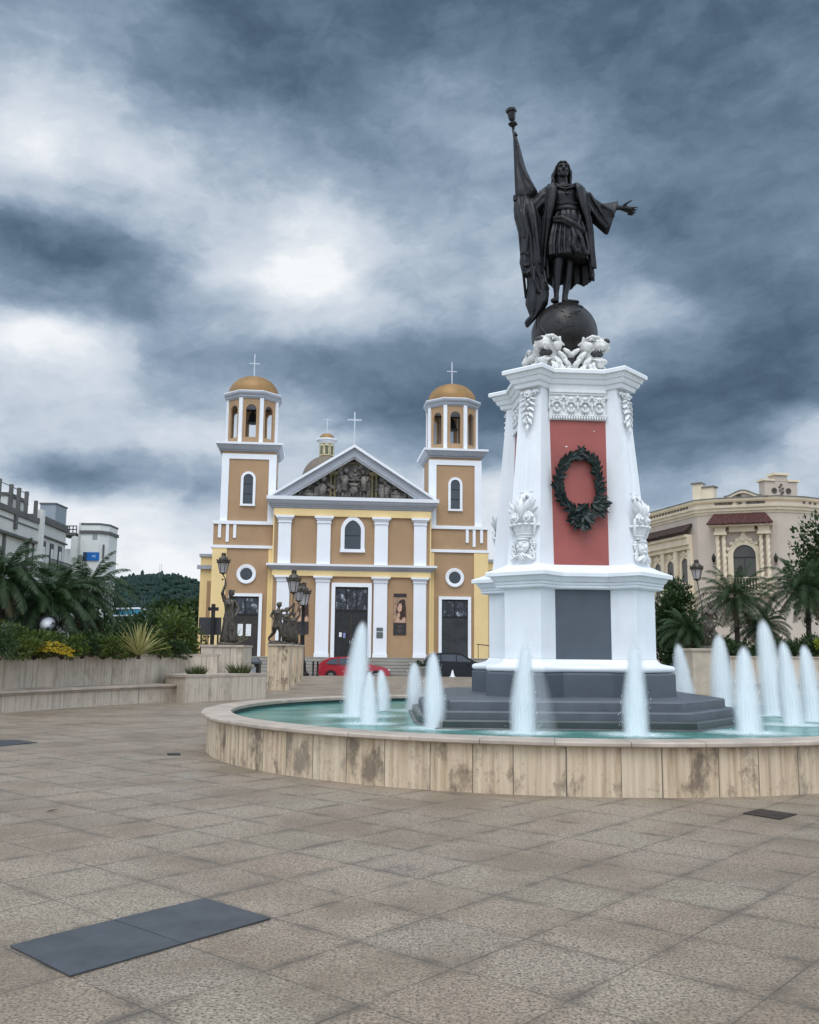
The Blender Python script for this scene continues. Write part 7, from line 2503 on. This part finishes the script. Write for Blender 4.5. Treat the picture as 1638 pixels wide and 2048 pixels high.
s1 = [(20, 1895), (225, 1843), (365, 1890), (140, 1955)]
s2 = [(227, 1842.4), (410, 1799), (541, 1839), (366, 1889.6)]
slab('slate_slab', 'left half of the dark slate pair set in the near paving', 'slab', s1, slate_slab)
slab('slate_slab', 'right half of the dark slate pair set in the near paving', 'slab', s2, slate_slab)
slab('slate_slab', 'small dark slab at the left edge, halfway to the planter', 'slab', [(-60, 1490), (-10, 1481), (38, 1481), (75, 1486), (0, 1493)], slate_slab)
slab('drain_cover', 'brown metal drain cover before the right part of the basin', 'drain cover', [(1486, 1628), (1520, 1619.5), (1594, 1630), (1560, 1640)], drain_metal)
slab('drain_slot', 'narrow black drain slot left of the basin', 'drain', [(334, 1507.5), (360, 1507.5), (361, 1511), (335, 1511)], iron)
lf = thing('fallen_leaf', 'single dry leaf lying on the left paving', 'leaf', on(103, 1624), .4)
mb = MB()
add_leaf(mb, Vector((-.05, 0, .006)), Vector((1, .1, .05)), Vector((0, 0, 1)), .11, .02, .12)
mb.build('leaf_blade', mat('dry_leaf', (.05, .035, .02), .8), lf)

# ------------------------------------------------------------------ theatre on the right
th = thing('theatre', 'cream theatre with tiled canopy, arched balcony window and scrolled parapet', 'building')


class Seg:
    """one straight stretch of facade; x along the wall (left to right), y into the building"""
    def __init__(self, P, Q):
        self.P, self.Q = Vector(P), Vector(Q)
        d = self.Q - self.P
        self.L = d.length
        self.M = TR(self.P.x, self.P.y, 0) @ RZ(atan2(d.y, d.x))
        self.ang = atan2(d.y, d.x)

    def X(self, px, py=1100):
        """distance along the wall of the point seen at photo pixel px"""
        d = ray(px, py)
        o_ = Vector((0, 0))
        e = (self.Q - self.P).normalized()
        n_ = Vector((-e.y, e.x))
        t = (self.P @ n_) / (d.xy @ n_)
        return (d.xy * t - self.P) @ e

    def Z(self, px, py):
        d = ray(px, py)
        e = (self.Q - self.P).normalized()
        n_ = Vector((-e.y, e.x))
        t = (self.P @ n_) / (d.xy @ n_)
        return EYE + d.z * t

    def boxes(self, name, m, bx, parent, **kw):
        mb_ = MB()
        for q_ in bx:
            mb_.box(*q_, M=self.M)
        return mb_.build(name, m, parent, **kw)


P0, P1, P2, P3, P4, P5 = (20.0, 89.5), (23.55, 75.9), (24.7, 75.0), (29.1, 73.3), (31.25, 73.7), (52, 84)
segs = [Seg(P0, P1), Seg(P1, P2), Seg(P2, P3), Seg(P3, P4), Seg(P4, P5)]
ctr_ = segs[2]
ZTOP = ctr_.Z(1432, 997)
ZB1 = ctr_.Z(1440, 1012)
ZB0 = ctr_.Z(1440, 1029)
poly = [P0, P1, P2, P3, P4, P5, (52, 100), (20, 100)]
MB().prism(poly, -.5, ZB0).build('wall', taupe, th)


def grow_poly(poly_, t, keep=6):
    """offset the first `keep` corners outwards (facade side)"""
    out = []
    n_ = len(poly_)
    for i in range(n_):
        a, b, c_ = Vector(poly_[i - 1]), Vector(poly_[i]), Vector(poly_[(i + 1) % n_])
        e1, e2 = (b - a).normalized(), (c_ - b).normalized()
        n1, n2 = Vector((e1.y, -e1.x)), Vector((e2.y, -e2.x))
        bis = (n1 + n2)
        bis = bis / max(.3, bis.dot(n1)) if bis.length > 1e-6 else n1
        out.append((b.x + bis.x * t, b.y + bis.y * t))
    return out


def band(name, m, prof):
    R = []
    for z, t in prof:
        R.append([(x, y, z) for x, y in grow_poly(poly, t)])
    MB().rings(R).build(name, m, th)


band('lower_cornice', cream, [(ZB0 + .001, .05), (ZB0 + .2, .10), (ZB0 + .22, .20), (ZB0 + .45, .24), (ZB0 + .47, .34), (ZB1 - .02, .38), (ZB1, .30)])
band('parapet', taupe, [(ZB1 + .001, .04), (ZTOP - .36, .04)])
band('parapet_coping', cream, [(ZTOP - .359, .10), (ZTOP - .25, .22), (ZTOP - .08, .26)])
band('roof_edge', roof_cap, [(ZTOP - .079, .30), (ZTOP, .31)])
# swelling gable of the parapet over the middle
g0, g1 = ctr_.X(1452), ctr_.X(1528)
mid = (g0 + g1) / 2
hw_ = (g1 - g0) / 2
ga = ctr_.Z(1487, 983) - ZTOP
for nm, m, y0, y1, dz0, dz1 in (('gable', taupe, -.03, .5, -.4, -.14), ('gable_coping', cream, -.24, .5, -.139, .04), ('gable_edge', roof_cap, -.30, .5, .041, .13)):
    mb = MB()
    R = []
    for k in range(25):
        t = -1 + 2 * k / 24
        h = ga * (.5 + .5 * cos(pi * t))
        R.append([ctr_.M @ Vector((mid + hw_ * t, y, z)) for y, z in ((y0, ZTOP - .4 if nm == 'gable' else ZTOP + h + dz0 - .002), (y1, ZTOP - .4 if nm == 'gable' else ZTOP + h + dz0 - .002), (y1, ZTOP + h + dz1), (y0, ZTOP + h + dz1))])
    mb.rings(R)
    mb.build(nm, m, th)
# pierced ornaments in the parapet, one after the other
om = mat('ornament_dark', (.11, .09, .07), .8, var=.2)
zc_ = (ZB1 + ZTOP) / 2 - .12
for px in (1436, 1444, 1453, 1463, 1502, 1511, 1521, 1531):
    x = ctr_.X(px)
    mb = MB()
    if px in (1436, 1453, 1511, 1531):
        mb.box(x - .13, x + .13, -.075, -.041, zc_ - .24, zc_ + .24, ctr_.M)
    else:
        mb.lathe([(.25, 0), (.25, .03), (.09, .03), (.09, 0)], 14, M=ctr_.M @ TR(x, -.05, zc_) @ RX(pi / 2))
    mb.build('parapet_ornament', om, th)
x = ctr_.X(1482)
mb = MB()
for k, (dx_, dz_) in enumerate(((-.02, -.2), (.06, -.06), (-.05, .08), (.07, .22), (-.06, .36), (.05, .50), (0, .62))):
    mb.box(x + dx_ - .17, x + dx_ + .17, -.075 - .002 * k, -.041, zc_ + dz_ - .08, zc_ + dz_ + .08, ctr_.M)
mb.build('parapet_emblem', om, th)
for px in range(1300, 1384, 6):
    xx = segs[0].X(px)
    segs[0].boxes('parapet_ornament', om, [(xx - .18, xx + .14, -.075, -.041, zc_ - .28, zc_ + .28)], th)
for px in (1612, 1624, 1634):
    xx = segs[4].X(px)
    segs[4].boxes('parapet_ornament', om, [(xx - .12, xx + .12, -.075, -.041, zc_ - .15, zc_ + .15)], th)
# pedestals on the parapet
s3 = segs[3]
x0, x1 = s3.X(1534), s3.X(1604)
z2, z3 = s3.Z(1570, 963), s3.Z(1570, 951)
xm = (x0 + x1) / 2
q_ = .36 * (x1 - x0) / 2
s3.boxes('acroterion', taupe, [(x0 + .1, x1 - .1, .05, .9, ZTOP + .002, z2), (xm - q_, xm + q_, .03, .88, z2 + .001, z3)], th)
s3.boxes('acroterion_cap', cream, [(x0 - .1, xm - q_ - .01, -.06, 1.0, z2 + .001, z2 + .16), (xm + q_ + .01, x1 + .1, -.06, 1.0, z2 + .001, z2 + .16), (xm - q_ - .15, xm + q_ + .15, -.10, 1.0, z3 + .001, z3 + .18)], th)
mb = MB()
for xx in (xm - .62, xm + .62):
    mb.lathe([(.24, 0), (.24, .05), (.14, .05), (.14, 0)], 16, M=s3.M @ TR(xx, .05, ZTOP + .42) @ RX(pi / 2))
    mb.lathe([(.07, 0), (.07, .05), (0, .05)], 10, M=s3.M @ TR(xx, .05, ZTOP + .42) @ RX(pi / 2))
for dx_, dz_ in ((0, .9), (-.14, .72), (.13, .6), (-.1, .45), (.12, .32), (0, .2)):
    mb.box(xm + dx_ - .09, xm + dx_ + .09, -.02, .049, ZTOP + dz_ - .07, ZTOP + dz_ + .07, s3.M)
mb.build('acroterion_ornament', mat('ornament_dark2', (.12, .105, .085), .8, var=.2), th)
s1_ = segs[1]
xa, xb = s1_.X(1388), s1_.X(1430)
zA, zB = s1_.Z(1400, 967), s1_.Z(1420, 974)
s1_.boxes('acroterion', cream, [(xa, xa + .75, .1, .9, ZTOP + .002, zA), (xa + .752, xb, .15, .9, ZTOP + .002, zB)], th)
s1_.boxes('acroterion_cap', roof_cap, [(xa - .1, xa + .80, .0, 1.0, zA + .001, zA + .12), (xa + .802, xb + .1, .05, 1.0, zB + .001, zB + .12)], th)
# tiled canopy over the middle window
c0, c1 = ctr_.X(1416), ctr_.X(1549)
zc0, zc1 = ctr_.Z(1480, 1046) - .15, ctr_.Z(1480, 1027)
n_ = 26
mb = MB()
for k in range(n_):
    t = (k + .5) / n_
    xb_ = c0 + (c1 - c0) * t
    xt_ = c0 + .55 + (c1 - c0 - 1.1) * t
    w_ = (c1 - c0) / n_ * .5
    mb.tube([(ctr_.M @ Vector((xb_, -1.15, zc0))), (ctr_.M @ Vector((xt_, .0, zc1)))], [w_ * 1.02, w_ * .86], 8)
    if k % 1 == 0:
        for q in range(4):
            f_ = q / 4
            mb.ball(ctr_.M @ Vector((xb_ + (xt_ - xb_) * f_, -1.15 + 1.15 * f_, zc0 + (zc1 - zc0) * f_)), (w_ * 1.1, w_ * 1.1, w_ * 1.1), 6, 4)
mb.build('tiled_canopy', clay, th)
ctr_.boxes('canopy_soffit', cream, [(c0 + .15, c1 - .15, -1.05, .0, zc0 - .18, zc0 - .06)], th)
ca0, ca1, cb0, cb1 = ctr_.X(1432), ctr_.X(1453), ctr_.X(1518), ctr_.X(1541)
ze = ctr_.Z(1440, 1054)
zcap = ctr_.Z(1440, 1072)
zfoot = ctr_.Z(1440, 1160)
bx = []
for a, b in ((ca0, ca1), (cb0, cb1)):
    bx += [(a - .25, b + .25, -.95, -.0, ze, zc0 - .181), (a - .1, b + .1, -.8, -.0, ze - .12, ze - .001), (a, b, -.7, .0, zcap + .2, ze - .121), (a - .08, b + .08, -.78, .0, zcap, zcap + .199), (a - .05, b + .05, -.8, .0, zfoot - .5, zfoot)]
ctr_.boxes('entablature', cream, bx + [(ca1 + .26, cb0 - .26, -.5, .0, zc0 - .6, zc0 - .181), (ca1 + .01, cb0 - .01, -.22, 0, zcap + .3, zcap + .42)], th)
for a, b in ((ca0, ca1), (cb0, cb1)):
    for f_ in (.2, .8):
        xx = a + (b - a) * f_
        mb = MB()
        R = []
        for i in range(41):
            z = zfoot + (zcap - zfoot) * i / 40
            tw = i * .55
            R.append([ctr_.M @ Vector((xx + .15 * (1 + .17 * cos(2 * (t_ - tw))) * cos(t_), -.42 + .15 * (1 + .17 * cos(2 * (t_ - tw))) * sin(t_), z)) for t_ in [2 * pi * k / 12 for k in range(12)]])
        mb.rings(R)
        mb.build('twisted_column', cream, th, smooth=True)
# arched window
ax0, ax1 = ctr_.X(1466), ctr_.X(1511)
axm, ahw = (ax0 + ax1) / 2, (ax1 - ax0) / 2
zat, zbal = ctr_.Z(1488, 1090), ctr_.Z(1490, 1186)
mb = MB()
o_, i_ = arch_pts(axm, ahw + .42, zbal, zat - ahw, 0, 16), arch_pts(axm, ahw, zbal, zat - ahw, 0, 16)
for k in range(len(o_) - 1):
    A_, B_, C_, D_ = o_[k], o_[k + 1], i_[k + 1], i_[k]
    P = [(A_[0], -.16, A_[1]), (B_[0], -.16, B_[1]), (C_[0], -.16, C_[1]), (D_[0], -.16, D_[1]), (A_[0], .01, A_[1]), (B_[0], .01, B_[1]), (C_[0], .01, C_[1]), (D_[0], .01, D_[1])]
    mb.add([ctr_.M @ Vector(p) for p in P], [(0, 1, 2, 3), (0, 4, 5, 1), (3, 2, 6, 7)])
for k in range(9):
    t = pi * k / 8
    r_ = ahw + .48
    mb.ball(ctr_.M @ Vector((axm + r_ * cos(t), -.16, zat - ahw + r_ * sin(t))), (.17, .10, .17), 8, 5)
for dx_, dz_, s_ in ((0, .75, .26), (0, 1.05, .17), (-.24, .55, .18), (.24, .55, .18), (-.42, .38, .14), (.42, .38, .14), (-.6, .2, .14), (.6, .2, .14), (0, .45, .25)):
    mb.ball(ctr_.M @ Vector((axm + dx_, -.14, zat + dz_ - .02)), (s_, .10, s_), 8, 6)
w = mb.build('arched_window', cream, th, smooth=40)
mb = MB()
mb.add([ctr_.M @ Vector((x, -.02, z)) for x, z in i_], [tuple(range(len(i_)))])
mb.build('pane', mat('window_brown', (.075, .068, .058), .3, var=.2, scale=.5), w)
ctr_.boxes('glazing_bar', iron, [(ax0, ax1, -.05, -.025, ctr_.Z(1490, 1116), ctr_.Z(1490, 1114)), (axm - .02, axm + .02, -.05, -.025, zbal, ctr_.Z(1490, 1117))], w)
# balconies
def balcony(sg, xa_, xb_, zt_, zb_, name='balcony'):
    o = sg.boxes(name, cream, [(xa_, xb_, -1.0, .0, zb_ - .35, zb_), (xa_ + .2, xb_ - .2, -.8, .0, zb_ - .6, zb_ - .351)], th)
    mb_ = MB()
    n__ = int((xb_ - xa_) / .22)
    for k in range(n__ + 1):
        x_ = xa_ + .06 + (xb_ - xa_ - .12) * k / n__
        mb_.lathe([(.035, zb_), (.07, zb_ + .25 * (zt_ - zb_)), (.03, zb_ + .6 * (zt_ - zb_)), (.04, zt_ - .08)], 6, M=sg.M @ TR(x_, -.92, 0))
    mb_.box(xa_, xb_, -1.0, -.86, zt_ - .079, zt_, sg.M)
    mb_.build('balustrade', cream, o)
    return o


balcony(ctr_, ctr_.X(1440), ctr_.X(1545), ctr_.Z(1490, 1156), ctr_.Z(1490, 1180))
# left side of the theatre
s0 = segs[0]
xs_ = [s0.X(px) for px in (1303, 1385)]
za0, za1 = s0.Z(1385, 1066), s0.Z(1385, 1057)
mb = MB()
for k in range(40):
    x_ = xs_[0] - 4 + (xs_[1] - xs_[0] + 4) * k / 39
    mb.tube([s0.M @ Vector((x_, -.95, za0)), s0.M @ Vector((x_, 0, za1 + .35))], [.15, .13], 6)
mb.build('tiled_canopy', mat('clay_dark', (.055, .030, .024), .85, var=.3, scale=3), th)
s0.boxes('entablature', cream, [(xs_[0] - 4, xs_[1], -.7, 0, za0 - .35, za0 - .12), (xs_[0] - 4, xs_[1], -.5, 0, za0 - .95, za0 - .351), (xs_[0] - 4, xs_[1], -.3, 0, za0 - 1.3, za0 - .951)], th)
for px in (1302, 1328, 1354, 1382):
    x_ = s0.X(px)
    s0.boxes('pilaster', cream, [(x_ - .28, x_ + .28, -.22, 0, za0 - 6.5, za0 - 1.301)], th)
for px, pyt in ((1317, 1128), (1342, 1123), (1371, 1117)):
    x_ = s0.X(px)
    zt_ = s0.Z(px, pyt)
    mb = MB()
    o_, i_ = arch_pts(x_, .82, zt_ - 3.3, zt_ - .55, 0, 10), arch_pts(x_, .55, zt_ - 3.3, zt_ - .55, 0, 10)
    for k in range(len(o_) - 1):
        A_, B_, C_, D_ = o_[k], o_[k + 1], i_[k + 1], i_[k]
        P = [(A_[0], -.12, A_[1]), (B_[0], -.12, B_[1]), (C_[0], -.12, C_[1]), (D_[0], -.12, D_[1]), (A_[0], .01, A_[1]), (B_[0], .01, B_[1]), (C_[0], .01, C_[1]), (D_[0], .01, D_[1])]
        mb.add([s0.M @ Vector(p) for p in P], [(0, 1, 2, 3), (0, 4, 5, 1), (3, 2, 6, 7)])
    for dx_, dz_ in ((0, .45), (-.3, .3), (.3, .3), (0, .15)):
        mb.ball(s0.M @ Vector((x_ + dx_, -.1, zt_ + dz_)), (.2, .1, .16), 7, 5)
    w = mb.build('arched_window', cream, th, smooth=40)
    mb = MB()
    mb.add([s0.M @ Vector((xx, -.02, z)) for xx, z in i_], [tuple(range(len(i_)))])
    mb.build('pane', MATS['window_brown'], w)
balcony(s0, s0.X(1338), s0.X(1390), s0.Z(1380, 1168), s0.Z(1380, 1186))
for px in (1427, 1551):
    x_ = ctr_.X(px)
    z_ = ctr_.Z(px, 1126)
    wl = MB().lathe([(.03, 0), (.12, .1), (.16, .45), (.10, .55), (.02, .75)], 8, M=ctr_.M @ TR(x_, -.3, z_)).build('wall_lamp', iron, th, smooth=40)
    ctr_.boxes('bracket', iron, [(x_ - .03, x_ + .03, -.3, 0, z_ - .12, z_ - .02)], wl)

# ------------------------------------------------------------------ grey building on the left
gb = thing('grey_building', 'long grey building with dark bands and roof railing, behind the left palms', 'building')
sA = Seg((-34.9, 64), (-36.15, 89.9))
sB = Seg((-36.15, 89.95), (-36.75, 99.2))
zA1 = sA.Z(2, 1010)
zB1 = sB.Z(78, 1029)
sA.boxes('front_wall', grey_wall, [(0, sA.L, 0, 14, -.5, zA1 - .5), (0, sA.L, -.35, -.001, sA.Z(2, 1062), zA1 - .5)], gb)
sA.boxes('band', grey_trim, [(0, sA.L, -.55, 14, zA1 - .499, zA1), (0, sA.L, -.45, -.351, sA.Z(2, 1036.5), sA.Z(2, 1034)), (0, sA.L, -.5, -.001, sA.Z(2, 1067), sA.Z(2, 1062) - .001)], gb)
sA.boxes('drop_bar', grey_trim, [(sA.X(15), sA.X(15) + .55, -.56, -.351, sA.Z(15, 1056), zA1 - .5)], gb)
for px in (3, 51):
    sA.boxes('pilaster', grey_trim, [(sA.X(px), sA.X(px) + .5, -.16, -.001, 3.0, sA.Z(2, 1067) - .002)], gb)
sB.boxes('front_wall', grey_wall, [(0, sB.L, -.15, 14, -.5, zB1 - .35)], gb)
sB.boxes('corner_pier', pale_wall, [(-.6, 0.2, -.75, -.151, -.5, sB.Z(75, 1021))], gb)
sB.boxes('band', grey_trim, [(.21, sB.L + .2, -.3, 14, zB1 - .349, zB1), (.21, sB.L + .1, -.42, -.151, sB.Z(100, 1053), sB.Z(100, 1047)), (.21, sB.L + .1, -.36, -.151, sB.Z(100, 1080), sB.Z(100, 1077))], gb)
for px in (83, 99.5, 116):
    x_ = sB.X(px)
    w_ = .55
    zt_ = sB.Z(px, 1082 + (px - 83) * .33)
    o = sB.boxes('french_window', mat('window_frame_dark', (.06, .06, .075), .6), [(x_ - w_, x_ + w_, -.24, -.151, zt_ - 3.2, zt_)], gb)
    sB.boxes('pane', pale_wall, [(x_ - .34, x_ - .04, -.262, -.241, zt_ - 3.1, zt_ - .55), (x_ + .04, x_ + .34, -.262, -.241, zt_ - 3.1, zt_ - .55)], o)
zr = sB.Z(95, 1122)
mb = MB()
mb.box(sB.X(78), sB.X(124), -1.1, -1.05, zr, zr + .06, sB.M)
for k in range(30):
    x_ = sB.X(78) + (sB.X(124) - sB.X(78)) * k / 29
    mb.box(x_ - .02, x_ + .02, -1.1, -1.06, zr - 1.0, zr, sB.M)
mb.box(sB.X(78), sB.X(124), -1.15, -.151, zr - 1.12, zr - 1.0, sB.M)
mb.build('balcony_rail', iron, gb)
# roof posts, railing, pergola
for px in (-12, 13, 29, 45, 65):
    x_ = sA.X(px, 1000)
    h_ = 2.05 if px < 60 else 1.6
    sA.boxes('roof_post', grey_trim, [(x_ - .15, x_ + .15, -.5, -.2, zA1 + .001, zA1 + h_)], gb)
mb = MB()
for dz_ in (1.9, 1.0):
    a, b = sA.X(-14), sA.X(46)
    mb.box(a, b, -.25, -.20, zA1 + dz_ - .025, zA1 + dz_ + .025, sA.M)
mb.build('roof_rail', iron, gb)
sA.boxes('roof_hut', grey_wall, [(sA.X(30), sA.X(66), 1.0, 4.0, zA1 + .001, zA1 + 1.5)], gb)
sA.boxes('hut_roof', grey_trim, [(sA.X(29), sA.X(67), .8, 4.2, zA1 + 1.501, zA1 + 1.8)], gb)
p = at(103, 1040, 100)
q_ = at(103, 1009, 100)
rh = (at(118, 1020, 100).x - at(87, 1020, 100).x) / 2
MB().box(p.x - rh, p.x + rh, 98.8, 102, zB1 - .6, q_.z - .15).build('stair_tower', mat('tower_grey', (.27, .31, .34), .8, var=.05), gb)
MB().box(p.x - rh - .08, p.x + rh + .08, 98.7, 102.1, q_.z - .149, q_.z).build('stair_tower_cap', grey_trim, gb)
# set back link with railing and a round gable
a, b = at(128, 1090, 106), at(158, 1090, 106)
MB().box(a.x, b.x, 106, 108, -.5, at(140, 1098, 106).z).build('link_wall', pale_wall, gb)
mb = MB()
for z_ in (at(140, 1052, 105).z, at(140, 1059, 105).z):
    mb.box(at(118, 1050, 105).x, b.x, 104.9, 105.0, z_ - .05, z_ + .05)
for k in range(6):
    x_ = at(118, 1050, 105).x + (b.x - at(118, 1050, 105).x) * k / 5
    mb.box(x_ - .04, x_ + .04, 104.9, 105.0, at(140, 1066, 105).z, at(140, 1052, 105).z)
mb.build('terrace_rail', iron, gb)
MB().box(at(120, 1066, 105).x, b.x, 104.5, 108, at(140, 1071, 105).z, at(140, 1066, 105).z).build('terrace_slab', grey_trim, gb)
mb = MB()
gx, gzz = at(149, 1090, 104.5).x, at(149, 1072, 104.5).z
hwg = at(155, 1090, 104.5).x - gx
mb.add([(x_, yy, z_) for yy in (104.3, 104.8) for x_, z_ in arch_pts(gx, hwg, 2.0, gzz - hwg, 0, 10)], [tuple(range(13)), tuple(range(13, 26))] + [(i, i + 1, 14 + i, 13 + i) for i in range(12)])
mb.build('round_gable', pale_wall, gb)

# small turret with the blue sign
tx0, tx1 = at(160, 1100, 105).x, at(211, 1100, 105).x
tr = thing('turret', 'small pale angular turret with dark band and blue sign, above the left palms', 'tower', ((tx0 + tx1) / 2, 107, 0))
tw = (tx1 - tx0) / 2
zt_ = at(180, 1047, 105).z
foot = [(-tw, -2.0), (tw * .45, -2.0), (tw, -1.0), (tw, 2), (-tw, 2)]


def gp(t):
    return [(x_ * (1 + t / tw), y_ * (1 + t / 2)) for x_, y_ in foot]


MB().prism(foot, -.5, zt_ - .15).build('shaft', pale_wall, tr)
MB().prism(gp(.06), zt_ - .149, zt_ + .05).build('coping', grey_trim, tr)
zb2 = at(180, 1061, 105).z
MB().prism(gp(.14), zb2 - .35, zb2).build('band', grey_trim, tr)
MB().box(-tw - .45, -tw - .01, -1.6, 1.5, -.5, zt_ + .15).build('buttress', pale_wall, tr)
o = MB().box(at(190, 1074, 105).x - tr.location.x - .28, at(190, 1074, 105).x - tr.location.x + .28, -2.03, -2.001, at(190, 1079, 105).z, at(190, 1069, 105).z).build('small_window', mat('shutter_grey', (.30, .32, .32), .7), tr)
MB().box(tw * .72 - .12, tw * .72 + .12, -1.62, -1.5, at(190, 1116, 105).z, at(190, 1088, 105).z).build('slit_window', grey_trim, tr)
a, b = at(166, 1104, 104.8), at(197, 1121, 104.8)
bs = thing('wall_sign', 'blue rectangular sign with a small pale mark, fixed to the turret', 'sign', ((a.x + b.x) / 2, 104.93, b.z))
sw, sh = (b.x - a.x) / 2, a.z - b.z
MB().box(-sw, sw, -.06, .06, 0, sh).build('panel', blue_sign, bs)
MB().box(-sw, -sw * .5, -.066, -.061, 0, sh).build('dark_field', mat('sign_dark', (.02, .05, .10), .5), bs)
mk = MB()
mk.lathe([(.13, 0), (.13, .01), (.05, .01), (.05, 0)], 12, M=TR(.25, -.061, sh * .52) @ RX(pi / 2))
mk.box(.42, .50, -.071, -.061, sh * .36, sh * .68)
mk.build('mark', mat('sign_mark', (.35, .55, .75), .5), bs)

# long low building with a blue roof
a, b = at(222, 1222, 130), at(317, 1236, 130)
br = thing('blue_roofed_building', 'low building with a bright blue metal roof below the hill', 'building', ((a.x + b.x) / 2, 133, 0))
hw_ = (b.x - a.x) / 2
zl, zm, zr_ = at(222, 1219, 130).z, at(277, 1218, 130).z, at(317, 1226, 130).z
ze_ = at(277, 1230, 130).z
xm_ = at(277, 1218, 130).x - br.location.x
MB().add([(-hw_, -3, zl), (xm_, -3, zm), (hw_, -3, zr_), (hw_, -3.1, zr_ - .75), (xm_, -3.1, ze_), (-hw_, -3.1, ze_ - .1), (-hw_, 6, zl + .4), (xm_, 6, zm + .4), (hw_, 6, zr_ + .4)], [(0, 1, 4, 5), (1, 2, 3, 4), (0, 6, 7, 1), (1, 7, 8, 2)]).build('roof', blue_roof, br)
MB().tube([(-hw_ - .1, -3.02, zl + .08), (xm_, -3.02, zm + .08), (hw_ + .1, -3.02, zr_ + .08)], .12, 6).build('ridge_trim', church_white, br)
MB().tube([(-hw_ - .1, -3.12, ze_ - .16), (xm_, -3.12, ze_ - .06), (hw_ + .1, -3.12, zr_ - .8)], .10, 6).build('gutter', church_white, br)
MB().box(-hw_ + .1, hw_ - .1, -2.9, 6, -.5, zr_ - .85).build('wall', pale_wall, br)
# thin masts on the hill and by the blue roof
for i, (px, pt, pb, Y, lb) in enumerate(((320, 1129, 1144, 1010, 'left one of two thin masts on the hilltop'), (323.5, 1127, 1144, 1012, 'right one of two thin masts on the hilltop'), (270, 1203, 1222, 160, 'left thin pole above the blue roof'), (284, 1196, 1222, 160, 'middle thin pole above the blue roof'), (290, 1196, 1222, 160, 'right thin pole above the blue roof'))):
    a, b = at(px, pt, Y), at(px, pb, Y)
    r_ = Y / F_PX * .35
    ms = thing('mast', lb, 'mast', (a.x, Y, 0 if Y < 500 else b.z - 6), 0.0, 'thin masts on and below the hill')
    z0_ = ms.location.z
    MB().tube([(0, 0, 0), (0, 0, a.z - z0_)], [r_, r_ * .7], 6).build('pole', mat('mast_grey', (.20, .22, .23), .7), ms)
    MB().box(-r_ * 3, r_ * 3, -r_, r_, (a.z - z0_) * .93, (a.z - z0_) * .93 + r_).build('crossarm', MATS['mast_grey'], ms)
